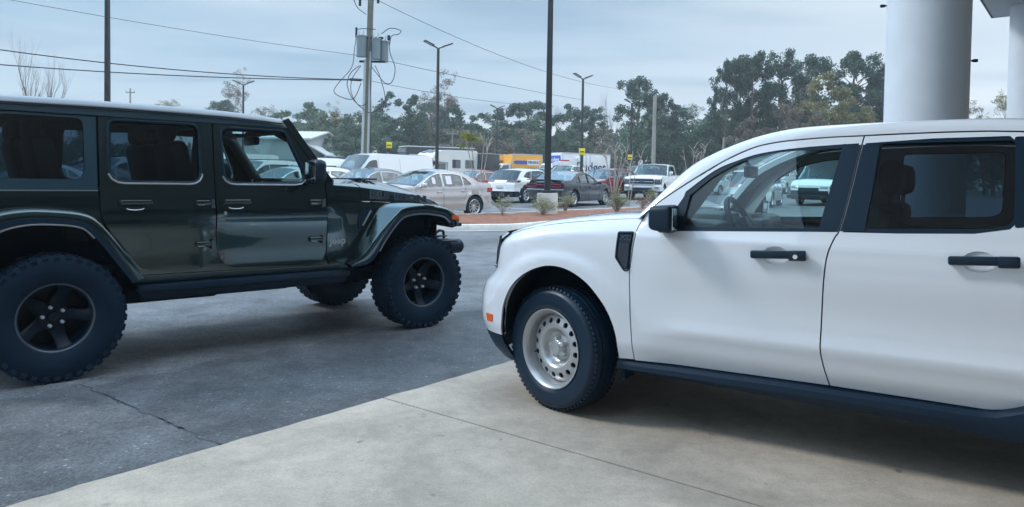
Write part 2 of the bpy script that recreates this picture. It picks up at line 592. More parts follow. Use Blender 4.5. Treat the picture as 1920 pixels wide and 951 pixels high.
# ================================================================== SETTING
def asphalt(name, base, fleck=0.5, crack=0.0, rough=0.62, patch=0.25):
    m = bpy.data.materials.new(name); m.use_nodes = True
    t = m.node_tree; b = t.nodes['Principled BSDF']; N = t.nodes.new; L = t.links.new
    co = N('ShaderNodeTexCoord')
    big = N('ShaderNodeTexNoise'); big.inputs['Scale'].default_value = 0.55; big.inputs['Detail'].default_value = 5; L(co.outputs['Object'], big.inputs['Vector'])
    mr = N('ShaderNodeMapRange'); mr.inputs[1].default_value = 0.3; mr.inputs[2].default_value = 0.7; mr.inputs[3].default_value = 1 - patch; mr.inputs[4].default_value = 1 + patch
    L(big.outputs['Fac'], mr.inputs[0])
    fine = N('ShaderNodeTexNoise'); fine.inputs['Scale'].default_value = 70; fine.inputs['Detail'].default_value = 3; L(co.outputs['Object'], fine.inputs['Vector'])
    mf = N('ShaderNodeMapRange'); mf.inputs[1].default_value = 0.25; mf.inputs[2].default_value = 0.75; mf.inputs[3].default_value = 0.5; mf.inputs[4].default_value = 1.5
    L(fine.outputs['Fac'], mf.inputs[0])
    mu = N('ShaderNodeMath'); mu.operation = 'MULTIPLY'; L(mr.outputs[0], mu.inputs[0]); L(mf.outputs[0], mu.inputs[1])
    sc = N('ShaderNodeVectorMath'); sc.operation = 'SCALE'; sc.inputs[0].default_value = base; L(mu.outputs[0], sc.inputs['Scale'])
    last = sc.outputs[0]
    # pale stones showing in the binder
    v = N('ShaderNodeTexVoronoi'); v.inputs['Scale'].default_value = 26; L(co.outputs['Object'], v.inputs['Vector'])
    vc = N('ShaderNodeSeparateColor'); L(v.outputs['Color'], vc.inputs[0])
    gt = N('ShaderNodeMath'); gt.operation = 'GREATER_THAN'; gt.inputs[1].default_value = 1 - 0.20 * fleck; L(vc.outputs[0], gt.inputs[0])
    lt = N('ShaderNodeMath'); lt.operation = 'LESS_THAN'; lt.inputs[1].default_value = 0.23; L(v.outputs['Distance'], lt.inputs[0])
    an = N('ShaderNodeMath'); an.operation = 'MULTIPLY'; L(gt.outputs[0], an.inputs[0]); L(lt.outputs[0], an.inputs[1])
    a2 = N('ShaderNodeMath'); a2.operation = 'MULTIPLY'; a2.inputs[1].default_value = 0.75; L(an.outputs[0], a2.inputs[0])
    mx = N('ShaderNodeMix'); mx.data_type = 'RGBA'; L(a2.outputs[0], mx.inputs[0]); L(last, mx.inputs[6]); mx.inputs[7].default_value = (0.27, 0.27, 0.27, 1)
    last = mx.outputs[2]
    if crack:
        wn = N('ShaderNodeTexNoise'); wn.inputs['Scale'].default_value = 3; L(co.outputs['Object'], wn.inputs['Vector'])
        wa = N('ShaderNodeVectorMath'); wa.operation = 'SCALE'; wa.inputs['Scale'].default_value = 0.8; L(wn.outputs['Color'], wa.inputs[0])
        ad = N('ShaderNodeVectorMath'); L(co.outputs['Object'], ad.inputs[0]); L(wa.outputs[0], ad.inputs[1])
        vo = N('ShaderNodeTexVoronoi'); vo.feature = 'DISTANCE_TO_EDGE'; vo.inputs['Scale'].default_value = 5.5; L(ad.outputs[0], vo.inputs['Vector'])
        cl = N('ShaderNodeMapRange'); cl.inputs[1].default_value = 0.0; cl.inputs[2].default_value = 0.035; cl.inputs[3].default_value = 1 - crack; cl.inputs[4].default_value = 1; L(vo.outputs['Distance'], cl.inputs[0])
        ms = N('ShaderNodeVectorMath'); ms.operation = 'SCALE'; L(last, ms.inputs[0]); L(cl.outputs[0], ms.inputs['Scale'])
        last = ms.outputs[0]
    # worn lanes, drips and darker patches
    st = N('ShaderNodeTexNoise'); st.inputs['Scale'].default_value = 2.3; st.inputs['Detail'].default_value = 9; st.inputs['Roughness'].default_value = 0.72; L(co.outputs['Object'], st.inputs['Vector'])
    sm = N('ShaderNodeMapRange'); sm.inputs[1].default_value = 0.38; sm.inputs[2].default_value = 0.62; sm.inputs[3].default_value = 0.68; sm.inputs[4].default_value = 1.26; L(st.outputs['Fac'], sm.inputs[0])
    s9 = N('ShaderNodeVectorMath'); s9.operation = 'SCALE'; L(last, s9.inputs[0]); L(sm.outputs[0], s9.inputs['Scale'])
    L(s9.outputs[0], b.inputs['Base Color'])
    b.inputs['Roughness'].default_value = rough
    b.inputs['Specular IOR Level'].default_value = 0.4
    bp = N('ShaderNodeBump'); bp.inputs['Strength'].default_value = 0.55; bp.inputs['Distance'].default_value = 0.012
    L(fine.outputs['Fac'], bp.inputs['Height']); L(bp.outputs[0], b.inputs['Normal'])
    return m


def concrete(name, base, stain=0.3):
    m = bpy.data.materials.new(name); m.use_nodes = True
    t = m.node_tree; b = t.nodes['Principled BSDF']; N = t.nodes.new; L = t.links.new
    co = N('ShaderNodeTexCoord')
    a = N('ShaderNodeTexNoise'); a.inputs['Scale'].default_value = 0.9; a.inputs['Detail'].default_value = 8; a.inputs['Roughness'].default_value = 0.62; a.inputs['Distortion'].default_value = 0.5
    L(co.outputs['Object'], a.inputs['Vector'])
    r = N('ShaderNodeValToRGB')
    r.color_ramp.elements[0].position = 0.32; r.color_ramp.elements[0].color = (*[c * (1 - stain) for c in base], 1)
    r.color_ramp.elements[1].position = 0.66; r.color_ramp.elements[1].color = (*[c * (1 + stain * 0.35) for c in base], 1)
    L(a.outputs['Fac'], r.inputs[0])
    f = N('ShaderNodeTexNoise'); f.inputs['Scale'].default_value = 9; f.inputs['Detail'].default_value = 7; f.inputs['Roughness'].default_value = 0.7; L(co.outputs['Object'], f.inputs['Vector'])
    mf = N('ShaderNodeMapRange'); mf.inputs[1].default_value = 0.3; mf.inputs[2].default_value = 0.7; mf.inputs[3].default_value = 0.86; mf.inputs[4].default_value = 1.12; L(f.outputs['Fac'], mf.inputs[0])
    s = N('ShaderNodeVectorMath'); s.operation = 'SCALE'; L(r.outputs[0], s.inputs[0]); L(mf.outputs[0], s.inputs['Scale'])
    # dark pits and chips
    v = N('ShaderNodeTexNoise'); v.inputs['Scale'].default_value = 11; v.inputs['Detail'].default_value = 5; L(co.outputs['Object'], v.inputs['Vector'])
    p = N('ShaderNodeMapRange'); p.inputs[1].default_value = 0.70; p.inputs[2].default_value = 0.745; p.inputs[3].default_value = 1; p.inputs[4].default_value = 0.55; L(v.outputs['Fac'], p.inputs[0])
    s2 = N('ShaderNodeVectorMath'); s2.operation = 'SCALE'; L(s.outputs[0], s2.inputs[0]); L(p.outputs[0], s2.inputs['Scale'])
    # sand grain, wandering hairline cracks and a few round drips
    gr = N('ShaderNodeTexNoise'); gr.inputs['Scale'].default_value = 110; gr.inputs['Detail'].default_value = 3; L(co.outputs['Object'], gr.inputs['Vector'])
    gm = N('ShaderNodeMapRange'); gm.inputs[1].default_value = 0.3; gm.inputs[2].default_value = 0.7; gm.inputs[3].default_value = 0.88; gm.inputs[4].default_value = 1.12; L(gr.outputs['Fac'], gm.inputs[0])
    wa = N('ShaderNodeVectorMath'); wa.operation = 'SCALE'; wa.inputs['Scale'].default_value = 0.5; L(f.outputs['Color'], wa.inputs[0])
    ad = N('ShaderNodeVectorMath'); L(co.outputs['Object'], ad.inputs[0]); L(wa.outputs[0], ad.inputs[1])
    ck = N('ShaderNodeTexVoronoi'); ck.feature = 'DISTANCE_TO_EDGE'; ck.inputs['Scale'].default_value = 0.45; L(ad.outputs[0], ck.inputs['Vector'])
    cm = N('ShaderNodeMapRange'); cm.inputs[1].default_value = 0.0; cm.inputs[2].default_value = 0.0022; cm.inputs[3].default_value = 0.72; cm.inputs[4].default_value = 1; L(ck.outputs['Distance'], cm.inputs[0])
    dr = N('ShaderNodeTexVoronoi'); dr.inputs['Scale'].default_value = 2.6; L(co.outputs['Object'], dr.inputs['Vector'])
    dm = N('ShaderNodeMapRange'); dm.inputs[1].default_value = 0.03; dm.inputs[2].default_value = 0.075; dm.inputs[3].default_value = 0.62; dm.inputs[4].default_value = 1; L(dr.outputs['Distance'], dm.inputs[0])
    dc = N('ShaderNodeSeparateColor'); L(dr.outputs['Color'], dc.inputs[0])
    dg = N('ShaderNodeMath'); dg.operation = 'LESS_THAN'; dg.inputs[1].default_value = 0.72; L(dc.outputs[1], dg.inputs[0])
    dx_ = N('ShaderNodeMath'); dx_.operation = 'MAXIMUM'; L(dm.outputs[0], dx_.inputs[0]); L(dg.outputs[0], dx_.inputs[1])
    m1 = N('ShaderNodeMath'); m1.operation = 'MULTIPLY'; L(gm.outputs[0], m1.inputs[0]); L(cm.outputs[0], m1.inputs[1])
    m2_ = N('ShaderNodeMath'); m2_.operation = 'MULTIPLY'; L(m1.outputs[0], m2_.inputs[0]); L(dx_.outputs[0], m2_.inputs[1])
    s3 = N('ShaderNodeVectorMath'); s3.operation = 'SCALE'; L(s2.outputs[0], s3.inputs[0]); L(m2_.outputs[0], s3.inputs['Scale'])
    L(s3.outputs[0], b.inputs['Base Color'])
    b.inputs['Roughness'].default_value = 0.75
    bp = N('ShaderNodeBump'); bp.inputs['Strength'].default_value = 0.25; bp.inputs['Distance'].default_value = 0.006
    L(f.outputs['Fac'], bp.inputs['Height']); L(bp.outputs[0], b.inputs['Normal'])
    return m


A_MAIN = asphalt('old_asphalt', (0.118, 0.122, 0.129), 0.2, 0.0)
A_WORN = asphalt('worn_cracked_asphalt', (0.135, 0.142, 0.152), 0.3, 0.36, patch=0.32)
A_DARK = asphalt('new_asphalt', (0.090, 0.094, 0.101), 0.55, 0.0, patch=0.3)
A_DARK2 = asphalt('coarse_asphalt', (0.102, 0.106, 0.113), 0.85, 0.0, patch=0.3)
CONC = concrete('pad_concrete', (0.452, 0.384, 0.312), 0.36)
KERBC = concrete('kerb_concrete', (0.60, 0.585, 0.54), 0.18)

b = MB()
ys = [-90, -20, 0, 4, 8, 9.5, 12, 16, 20, 26, 32, 40, 50, 62, 90, 200, 234]
xs = [-259, -200, -60, -20, 0, 20, 60, 200, 259]
b.grid([[(x, y, gz(y)) for x in xs] for y in ys])
g = b.build('ground', A_MAIN, recalc=True)
tag(g, kind='structure')

# frame of the forecourt: u along the pad edge, v to the right of it
PE = Vector((-0.02, 5.5)); PU = Vector((1.98, 2.49)).normalized(); PV = Vector((PU.y, -PU.x))


def uv(u, v, z=0.0):
    p = PE + PU * u + PV * v
    return (p.x, p.y, z)


def sheet(name, poly, z, m, kind='structure', g=0.5):
    vs, tr = cdt(poly, (), g)
    bb = MB(); bb.add([(p[0], p[1], gz(p[1]) + z) for p in vs], tr)
    o = bb.build(name, m, recalc=False)
    tag(o, kind=kind)
    return o


random.seed(3)
# ragged band of old bleached asphalt under and beyond the off-roader
edge_a = [uv(-8 + i * 0.5, -1.55 + 0.06 * sin(i * 1.7) + random.uniform(-0.05, 0.05))[:2] for i in range(23)]
edge_b = [uv(3 - i * 0.6, -4.3 + 0.16 * sin(i * 1.1) + random.uniform(-0.1, 0.1))[:2] for i in range(19)]
sheet('worn_drive_patch', edge_a + [uv(3.1, -2.0)[:2], uv(3.3, -3.2)[:2]] + edge_b, 0.004, A_WORN)
# darker resurfaced strip beside the pad, in two pours with a seam between them
seam_u = -2.28
e1 = [uv(seam_u + i * 0.08, -1.66 + 0.05 * sin(i * 0.37) + 0.04 * sin(i * 0.91 + 1) + random.uniform(-0.035, 0.035))[:2] for i in range(109)]
sheet('resurfaced_drive_strip', [uv(seam_u, 0.05)[:2]] + e1 + [uv(seam_u + 8.7, 0.05)[:2]], 0.008, A_DARK)
e2 = [uv(seam_u - 0.006 - i * 0.3, -1.72 + 0.03 * sin(i * 1.9) + random.uniform(-0.02, 0.02))[:2] for i in range(24)]
e2 = [uv(seam_u - 0.01 + 0.012 * sin(i * 2.1), -1.72 * i / 8)[:2] for i in range(8)] + e2
sheet('coarse_drive_strip', [uv(seam_u - 7.2, 0.05)[:2]] + e2 + [uv(seam_u - 7.2, -1.7)[:2]], 0.0085, A_DARK2, g=0.3)
# irregular sealed seam
b = MB()
pts = []
for i in range(40):
    q = uv(seam_u - 0.01 + 0.015 * sin(i * 0.9) + random.uniform(-0.012, 0.012), -1.75 * i / 39 + 0.03)
    pts.append(q)
rows = []
for i, q in enumerate(pts):
    w_ = 0.0025 + 0.005 * random.random()
    rows.append([(q[0] - PU.x * w_, q[1] - PU.y * w_, 0.0105), (q[0] + PU.x * w_, q[1] + PU.y * w_, 0.0105)])
b.grid(rows)
tag(b.build('seam_sealant', mat('tar_seam', (0.062, 0.068, 0.077), 0.8), recalc=False), kind='structure')

# concrete pad: slabs with real joints between them
b = MB()
ju = [-18.6, -12.5, -6.6, -0.78, 5.2, 11.2, 15.5]
ju = [-0.78 - 0.44 + k * 5.8 for k in range(-3, 4)]
jv = [0.0, 6.3, 12.6]
random.seed(11)
for i in range(len(ju) - 1):
    for j in range(len(jv) - 1):
        u0, u1, v0, v1 = ju[i] + 0.006, ju[i + 1] - 0.006, jv[j] + (0.0 if j == 0 else 0.006), jv[j + 1] - 0.006
        if j == 0:
            n = 60
            rim = [(u0 + (u1 - u0) * k / n, v0 + random.uniform(-0.008, 0.008)) for k in range(n + 1)]
        else:
            rim = [(u0, v0), (u1, v0)]
        poly = rim + [(u1, v1), (u0, v1)]
        top = [uv(p[0], p[1], 0.022) for p in poly]; bot = [uv(p[0], p[1], 0.0) for p in poly]
        k = len(poly)
        b.add(top + bot, [tuple(range(k))[::-1]] + [(q, (q + 1) % k, k + (q + 1) % k, k + q) for q in range(k)])
pad = b.build('concrete_pad', CONC, smooth=False)
tag(pad, kind='structure')
# the dark bed seen down in the joints
sheet('pad_joint_bed', [uv(ju[0], 0.02)[:2], uv(ju[-1], 0.02)[:2], uv(ju[-1], 12.5)[:2], uv(ju[0], 12.5)[:2]], 0.0125, mat('joint_filler', (0.05, 0.05, 0.045), 0.9), g=2.0)
# a dead leaf or two on the pad edge
for k, (u, v) in enumerate([(-3.62, 0.0)]):
    b = MB()
    q = uv(u, v, 0.028)
    b.grid([[(q[0] + (i - 2) * 0.012, q[1] + (j - 1) * 0.014 * (1 - 0.3 * abs(i - 2)), q[2] + 0.006 * cos(i) + 0.004 * j) for j in range(3)] for i in range(5)])
    tag(b.build('fallen_leaf', mat('dead_leaf', (0.32, 0.12, 0.04), 0.8)), 'small rust brown leaf lying on the edge of the concrete pad', 'leaf')

# ------------------------------------------------------------------ kerbed island with pine straw
isl_front = spl([(-6.2, 19.6), (-5.0, 18.2), (-3.2, 17.9), (-1.68, 18.04), (-0.6, 18.35), (0.35, 18.9), (2.24, 21.6), (4.2, 24.3), (6.6, 27.6), (9.0, 30.7)], 6)
isl_back = spl([(9.6, 32.6), (7.2, 31.6), (5.3, 29.4), (3.2, 27.2), (0.9, 24.9), (-1.2, 22.9), (-3.4, 21.6), (-5.4, 20.6)], 5)
isl = isl_front + isl_back
if area(isl) < 0: isl = isl[::-1]
inn = inset(isl, 0.17)
b = MB()
rows = []
for p, q in zip(isl + isl[:1], inn + inn[:1]):
    zb = gz(p[1])
    pm = (p[0] * 0.86 + q[0] * 0.14, p[1] * 0.86 + q[1] * 0.14)
    rows.append([(p[0], p[1], zb - 0.02), (p[0], p[1], zb + 0.115), (pm[0], pm[1], zb + 0.14), (q[0], q[1], zb + 0.14), (q[0], q[1], zb - 0.02)])
b.grid(rows)
tag(b.build('kerb', KERBC, ang=50), kind='structure')
# gutter apron of concrete in front of the kerb
ap = inset(isl, -0.34)
b = MB()
b.grid([[(a[0], a[1], gz(a[1]) + 0.006), (p[0], p[1], gz(p[1]) + 0.006)] for a, p in zip(ap + ap[:1], isl + isl[:1])])
tag(b.build('kerb_gutter', concrete('gutter_concrete', (0.36, 0.35, 0.33), 0.25), recalc=False), kind='structure')


def hn(x, y):
    return 0.03 * sin(x * 3.1 + 1.3 * sin(y * 2.3)) * sin(y * 2.7 + x) + 0.018 * sin(x * 9.7 + y * 7.1) * sin(y * 11 - x * 5)


def straw_z(x, y):
    d = dseg(x, y, inn)
    return gz(y) + 0.11 + 0.05 * (1 - math.exp(-d * 1.1)) + hn(x, y)


vs, tr = cdt(inn, (), 0.16)
STRAW = mat('pine_straw_litter', (0.205, 0.085, 0.050), 0.9, var=0.35, vscale=5, bump=0.8, bscale=45)
b = MB()
b.add([(p[0], p[1], straw_z(p[0], p[1])) for p in vs], tr)
random.seed(5)
fb = MB()
for _ in range(5200):
    x = random.uniform(-6, 9.5); y = random.uniform(18, 34)
    if not pip(x, y, inn): continue
    z = straw_z(x, y); a = random.uniform(0, pi); l = random.uniform(0.06, 0.14); w = 0.004
    zt = z + random.uniform(0.0, 0.05)
    b.add([(x - cos(a) * l - sin(a) * w, y - sin(a) * l + cos(a) * w, z - 0.005), (x - cos(a) * l + sin(a) * w, y - sin(a) * l - cos(a) * w, z - 0.005), (x + cos(a) * l, y + sin(a) * l, zt + 0.01)], [(0, 1, 2)], 1)
mulch = b.build('pine_straw_mulch', [STRAW, mat('pine_needles', (0.32, 0.145, 0.08), 0.8, var=0.3, vscale=2)], recalc=False)
tag(mulch, 'rust brown pine straw mulch covering the kerbed island', 'mulch', kind='stuff')

# painted stall lines of the lot
b = MB()
for k in range(-7, 6):
    # stalls run along u, stepping along -v / +u
    for (cx_, cy_) in [(-0.62 + k * 2.15, 25.2 + k * 2.55)]:
        if cy_ < 18: continue
        for s_ in (1,):
            p0 = Vector((cx_, cy_)); p1 = p0 - PV * 5.2
            w = PU * 0.05
            if p0.y > 21:
                b.add([(p0.x - w.x, p0.y - w.y, gz(p0.y - w.y) + 0.005), (p1.x - w.x, p1.y - w.y, gz(p1.y - w.y) + 0.005), (p1.x + w.x, p1.y + w.y, gz(p1.y + w.y) + 0.005), (p0.x + w.x, p0.y + w.y, gz(p0.y + w.y) + 0.005)], [(0, 1, 2, 3)])
for k in range(10):
    p0 = Vector((-18 + k * 5.4, 30 + k * 2.2)); p1 = p0 + PV * 5.0; w = PU * 0.05
    b.add([(p.x + s * w.x, p.y + s * w.y, gz(p.y + s * w.y) + 0.005) for p, s in ((p0, -1), (p1, -1), (p1, 1), (p0, 1))], [(0, 1, 2, 3)])
tag(b.build('stall_line_paint', mat('road_paint', (0.62, 0.63, 0.63), 0.6, var=0.2), recalc=False), kind='structure')

# rough grass beyond the lot
gm = mat('rough_grass', (0.075, 0.085, 0.04), 0.9, var=0.5, vscale=0.6)
sheet('grass_verge', [(-200, 68), (-60, 64), (60, 66), (200, 72), (200, 230), (-200, 230)], 0.02, gm, g=25)

# ------------------------------------------------------------------ canopy and its columns
STUCCO = mat('canopy_stucco', (0.62, 0.66, 0.70), 0.75, var=0.04, vscale=3, bump=0.15, bscale=120)
corner = Vector((8.98, 13.99)) - PE
cu_, cv_ = corner.dot(PU), corner.dot(PV)
b = MB()
poly = [uv(cu_, cv_)[:2], uv(cu_, cv_ + 10.5)[:2], uv(-9, cv_ + 10.5)[:2], uv(-9, cv_)[:2]]
zs = 4.6
ins = inset(poly, 0.12)
b.add([(p[0], p[1], zs) for p in poly] + [(p[0], p[1], zs + 1.15) for p in poly], [(0, 1, 2, 3), (4, 5, 6, 7), (0, 1, 5, 4), (1, 2, 6, 5), (2, 3, 7, 6), (3, 0, 4, 7)])
can = empty('entrance_canopy', uv(0, 5))
tag(can, 'pale grey flat entrance canopy with dark drip edge on round columns', 'canopy')
o = b.build('roof_slab', STUCCO, can, smooth=False)
o.location = -Vector(can.location)
tb = MB()
for i in range(4):
    a = Vector(poly[i]); c_ = Vector(poly[(i + 1) % 4]); d = (c_ - a).normalized(); n_ = Vector((d.y, -d.x))
    mid = (a + c_) / 2 + n_ * (0.018 if area(poly) > 0 else -0.018)
    tb.box((0, 0, 0), ((c_ - a).length + 0.07, 0.03, 0.10), Matrix.Translation((mid.x, mid.y, zs + 0.045)) @ Matrix.Rotation(atan2(d.y, d.x), 4, 'Z'))
o = tb.build('drip_edge', mat('dark_flashing', (0.10, 0.12, 0.15), 0.5), can, smooth=False)
o.location = -Vector(can.location)


def column(x, y, label):
    r_ = empty('canopy_column', (x, y, 0.02))
    tag(r_, label, 'column', 'round columns carrying the canopy')
    m = MB()
    m.lathe([(0.0, 0.0), (0.39, 0.0), (0.39, zs - 0.02 - 0.005), (0.0, zs - 0.025)], 64, M=Matrix.Rotation(radians(90), 4, 'X'))
    m.build('shaft', STUCCO, r_)
    m = MB()
    m.lathe([(0.392, 0.0), (0.45, 0.0), (0.45, 0.16), (0.43, 0.2), (0.392, 0.2)], 64, M=Matrix.Rotation(radians(90), 4, 'X'))
    m.build('plinth', STUCCO, r_)
    return r_


column(4.30, 7.75, 'thick pale grey round column behind the white pickup roof')
column(9.10, 13.0, 'pale grey round column at the right edge under the canopy corner')
column(*uv(-8.2, 1.1)[:2], 'pale grey round column behind the viewer at the drive edge')
column(*uv(-8.2, 9.6)[:2], 'pale grey round column behind the viewer by the showroom')

# showroom behind the viewer (seen only in reflections)
b = MB()
sh = empty('showroom_building', uv(-2, 12.5))
tag(sh, 'low dark walled showroom with tall dark glass front behind the viewer', 'building')
cs = [uv(-16, 11.2)[:2], uv(11, 11.2)[:2], uv(11, 24)[:2], uv(-16, 24)[:2]]
b.add([(p[0], p[1], 0.0) for p in cs] + [(p[0], p[1], 5.6) for p in cs], [(0, 1, 2, 3), (4, 5, 6, 7), (0, 1, 5, 4), (1, 2, 6, 5), (2, 3, 7, 6), (3, 0, 4, 7)])
o = b.build('wall', mat('showroom_wall', (0.12, 0.125, 0.13), 0.7, var=0.1), sh, smooth=False); o.location = -Vector(sh.location)  # unseen wall, darkened to weaken its reflection in the off-roader
for k in range(8):
    b = MB()
    p = uv(-14 + k * 3.1, 11.16)
    ang = atan2(PU.y, PU.x)
    b.box((0, 0, 0), (2.8, 0.06, 3.4), Matrix.Translation((p[0], p[1], 1.95)) @ Matrix.Rotation(ang, 4, 'Z'))
    o = b.build('window', CARGLASS, sh, smooth=False); o.location = -Vector(sh.location)
# ================================================================== OFF-ROADER
def knob_tyre(R, w, rim, nb=38):
    m = MB()
    h = w / 2
    prof = [(rim - 0.015, -h * 0.72), (rim + 0.01, -h * 0.80), (rim + 0.05, -h * 0.97), (R - 0.10, -h * 1.02), (R - 0.030, -h * 0.98), (R - 0.014, -h * 0.90), (R - 0.012, -h * 0.5), (R - 0.011, 0),
            (R - 0.012, h * 0.5), (R - 0.014, h * 0.90), (R - 0.030, h * 0.98), (R - 0.10, h * 1.02), (rim + 0.075, h * 1.0), (rim + 0.068, h * 0.985), (rim + 0.05, h * 0.97), (rim + 0.012, h * 0.84), (rim - 0.012, h * 0.72)]
    m.lathe(prof, 72)
    for i in range(nb):
        for row, (yc, dy, dth, off, skew) in enumerate([(-0.39, 0.17, 0.55, 0.0, 0.12), (-0.17, 0.15, 0.62, 0.5, -0.25), (0.05, 0.15, 0.62, 0.1, 0.25), (0.24, 0.13, 0.6, 0.6, -0.2), (0.41, 0.15, 0.60, 0.5, 0.12)]):
            t = 2 * pi * (i + off) / nb
            L_ = 2 * pi * R / nb * dth
            M = Matrix.Rotation(-t, 4, 'Y') @ Matrix.Translation((R - 0.016, yc * w, 0)) @ Matrix.Rotation(skew, 4, 'X')
            m.box((0, 0, 0), (0.022, dy * w, L_), M)
        # shoulder lugs running down the sidewall, long and short in turn
        for s in (-1, 1):
            t = 2 * pi * (i + (0.5 if s > 0 else 0)) / nb
            l_ = 0.052 if i % 2 else 0.036
            M = Matrix.Rotation(-t, 4, 'Y') @ Matrix.Translation((R - 0.020 - l_ / 2, s * h * 0.945, 0)) @ Matrix.Rotation(s * 0.25, 4, 'Z')
            m.box((0, 0, 0), (l_, 0.016, 2 * pi * R / nb * 0.5), M)
    # raised lettering-like ribs of the sidewall
    for s in (1, -1):
        for k in range(40):
            t = 2 * pi * k / 40
            M = Matrix.Rotation(-t, 4, 'Y') @ Matrix.Translation((rim + 0.092, s * h * 1.005, 0))
            m.box((0, 0, 0), (0.012, 0.006, 0.014), M)
    return m


J_TYRE = J_RIM = None
RIMBLACK = mat('satin_black_wheel', (0.003, 0.012, 0.025), 0.36, spec=0.2, var=0.1)
RIMLIP = mat('machined_wheel_lip', (0.11, 0.135, 0.165), 0.30, metal=0.8)


def jeep_wheel(parent, loc, side, steer=0.0, spin=0.0):
    w = empty('wheel', loc, (0 if side > 0 else pi) + steer, parent)
    tm = knob_tyre(0.428, 0.285, 0.222)
    tm.build('tyre', RUBBER, w, 40)
    m = MB()
    m.lathe([(0.208, -0.11), (0.208, 0.03), (0.214, 0.09), (0.232, 0.10), (0.238, 0.104), (0.238, 0.115), (0.225, 0.118), (0.212, 0.106)], 72)
    m.lathe([(0.206, 0.02), (0.206, -0.10), (0.05, -0.10)], 48)
    m.lathe([(0.0, 0.040), (0.030, 0.040), (0.036, 0.034), (0.038, 0.018), (0.085, 0.020), (0.092, 0.01), (0.092, -0.05)], 36)
    for k in range(5):
        a = 2 * pi * k / 5 + spin + pi / 2
        # tapered spoke, broad at the hub
        prof = [(0.05, 0.052, 0.014), (0.10, 0.044, 0.018), (0.15, 0.036, 0.03), (0.195, 0.04, 0.062), (0.212, 0.048, 0.075)]
        rows = []
        for (r, hw, y) in prof:
            rows.append([(r, y - 0.05, -hw - 0.006), (r, y - 0.008, -hw), (r, y, -hw * 0.7), (r, y, hw * 0.7), (r, y - 0.008, hw), (r, y - 0.05, hw + 0.006)])
        m.grid(rows, M=Matrix.Rotation(-a, 4, 'Y'))
    m.build('rim', RIMBLACK, w, 40)
    m = MB()
    m.lathe([(0.2385, 0.1135), (0.2325, 0.1175), (0.226, 0.119), (0.219, 0.1125)], 72)
    m.build('rim_lip', RIMLIP, w, 60)
    for k in range(5):
        m = MB()
        a = 2 * pi * k / 5 + spin + pi / 2 + pi / 5
        x, z = 0.064 * cos(a), 0.064 * sin(a)
        m.cyl((x, 0.015, z), (x, 0.046, z), 0.0125, n=6); m.cyl((x, 0.046, z), (x, 0.054, z), 0.0125, 0.007, n=6)
        m.build('lug_nut', mat('zinc_lug_nut', (0.66, 0.69, 0.72), 0.35, metal=0.3), w, 30)
    return w


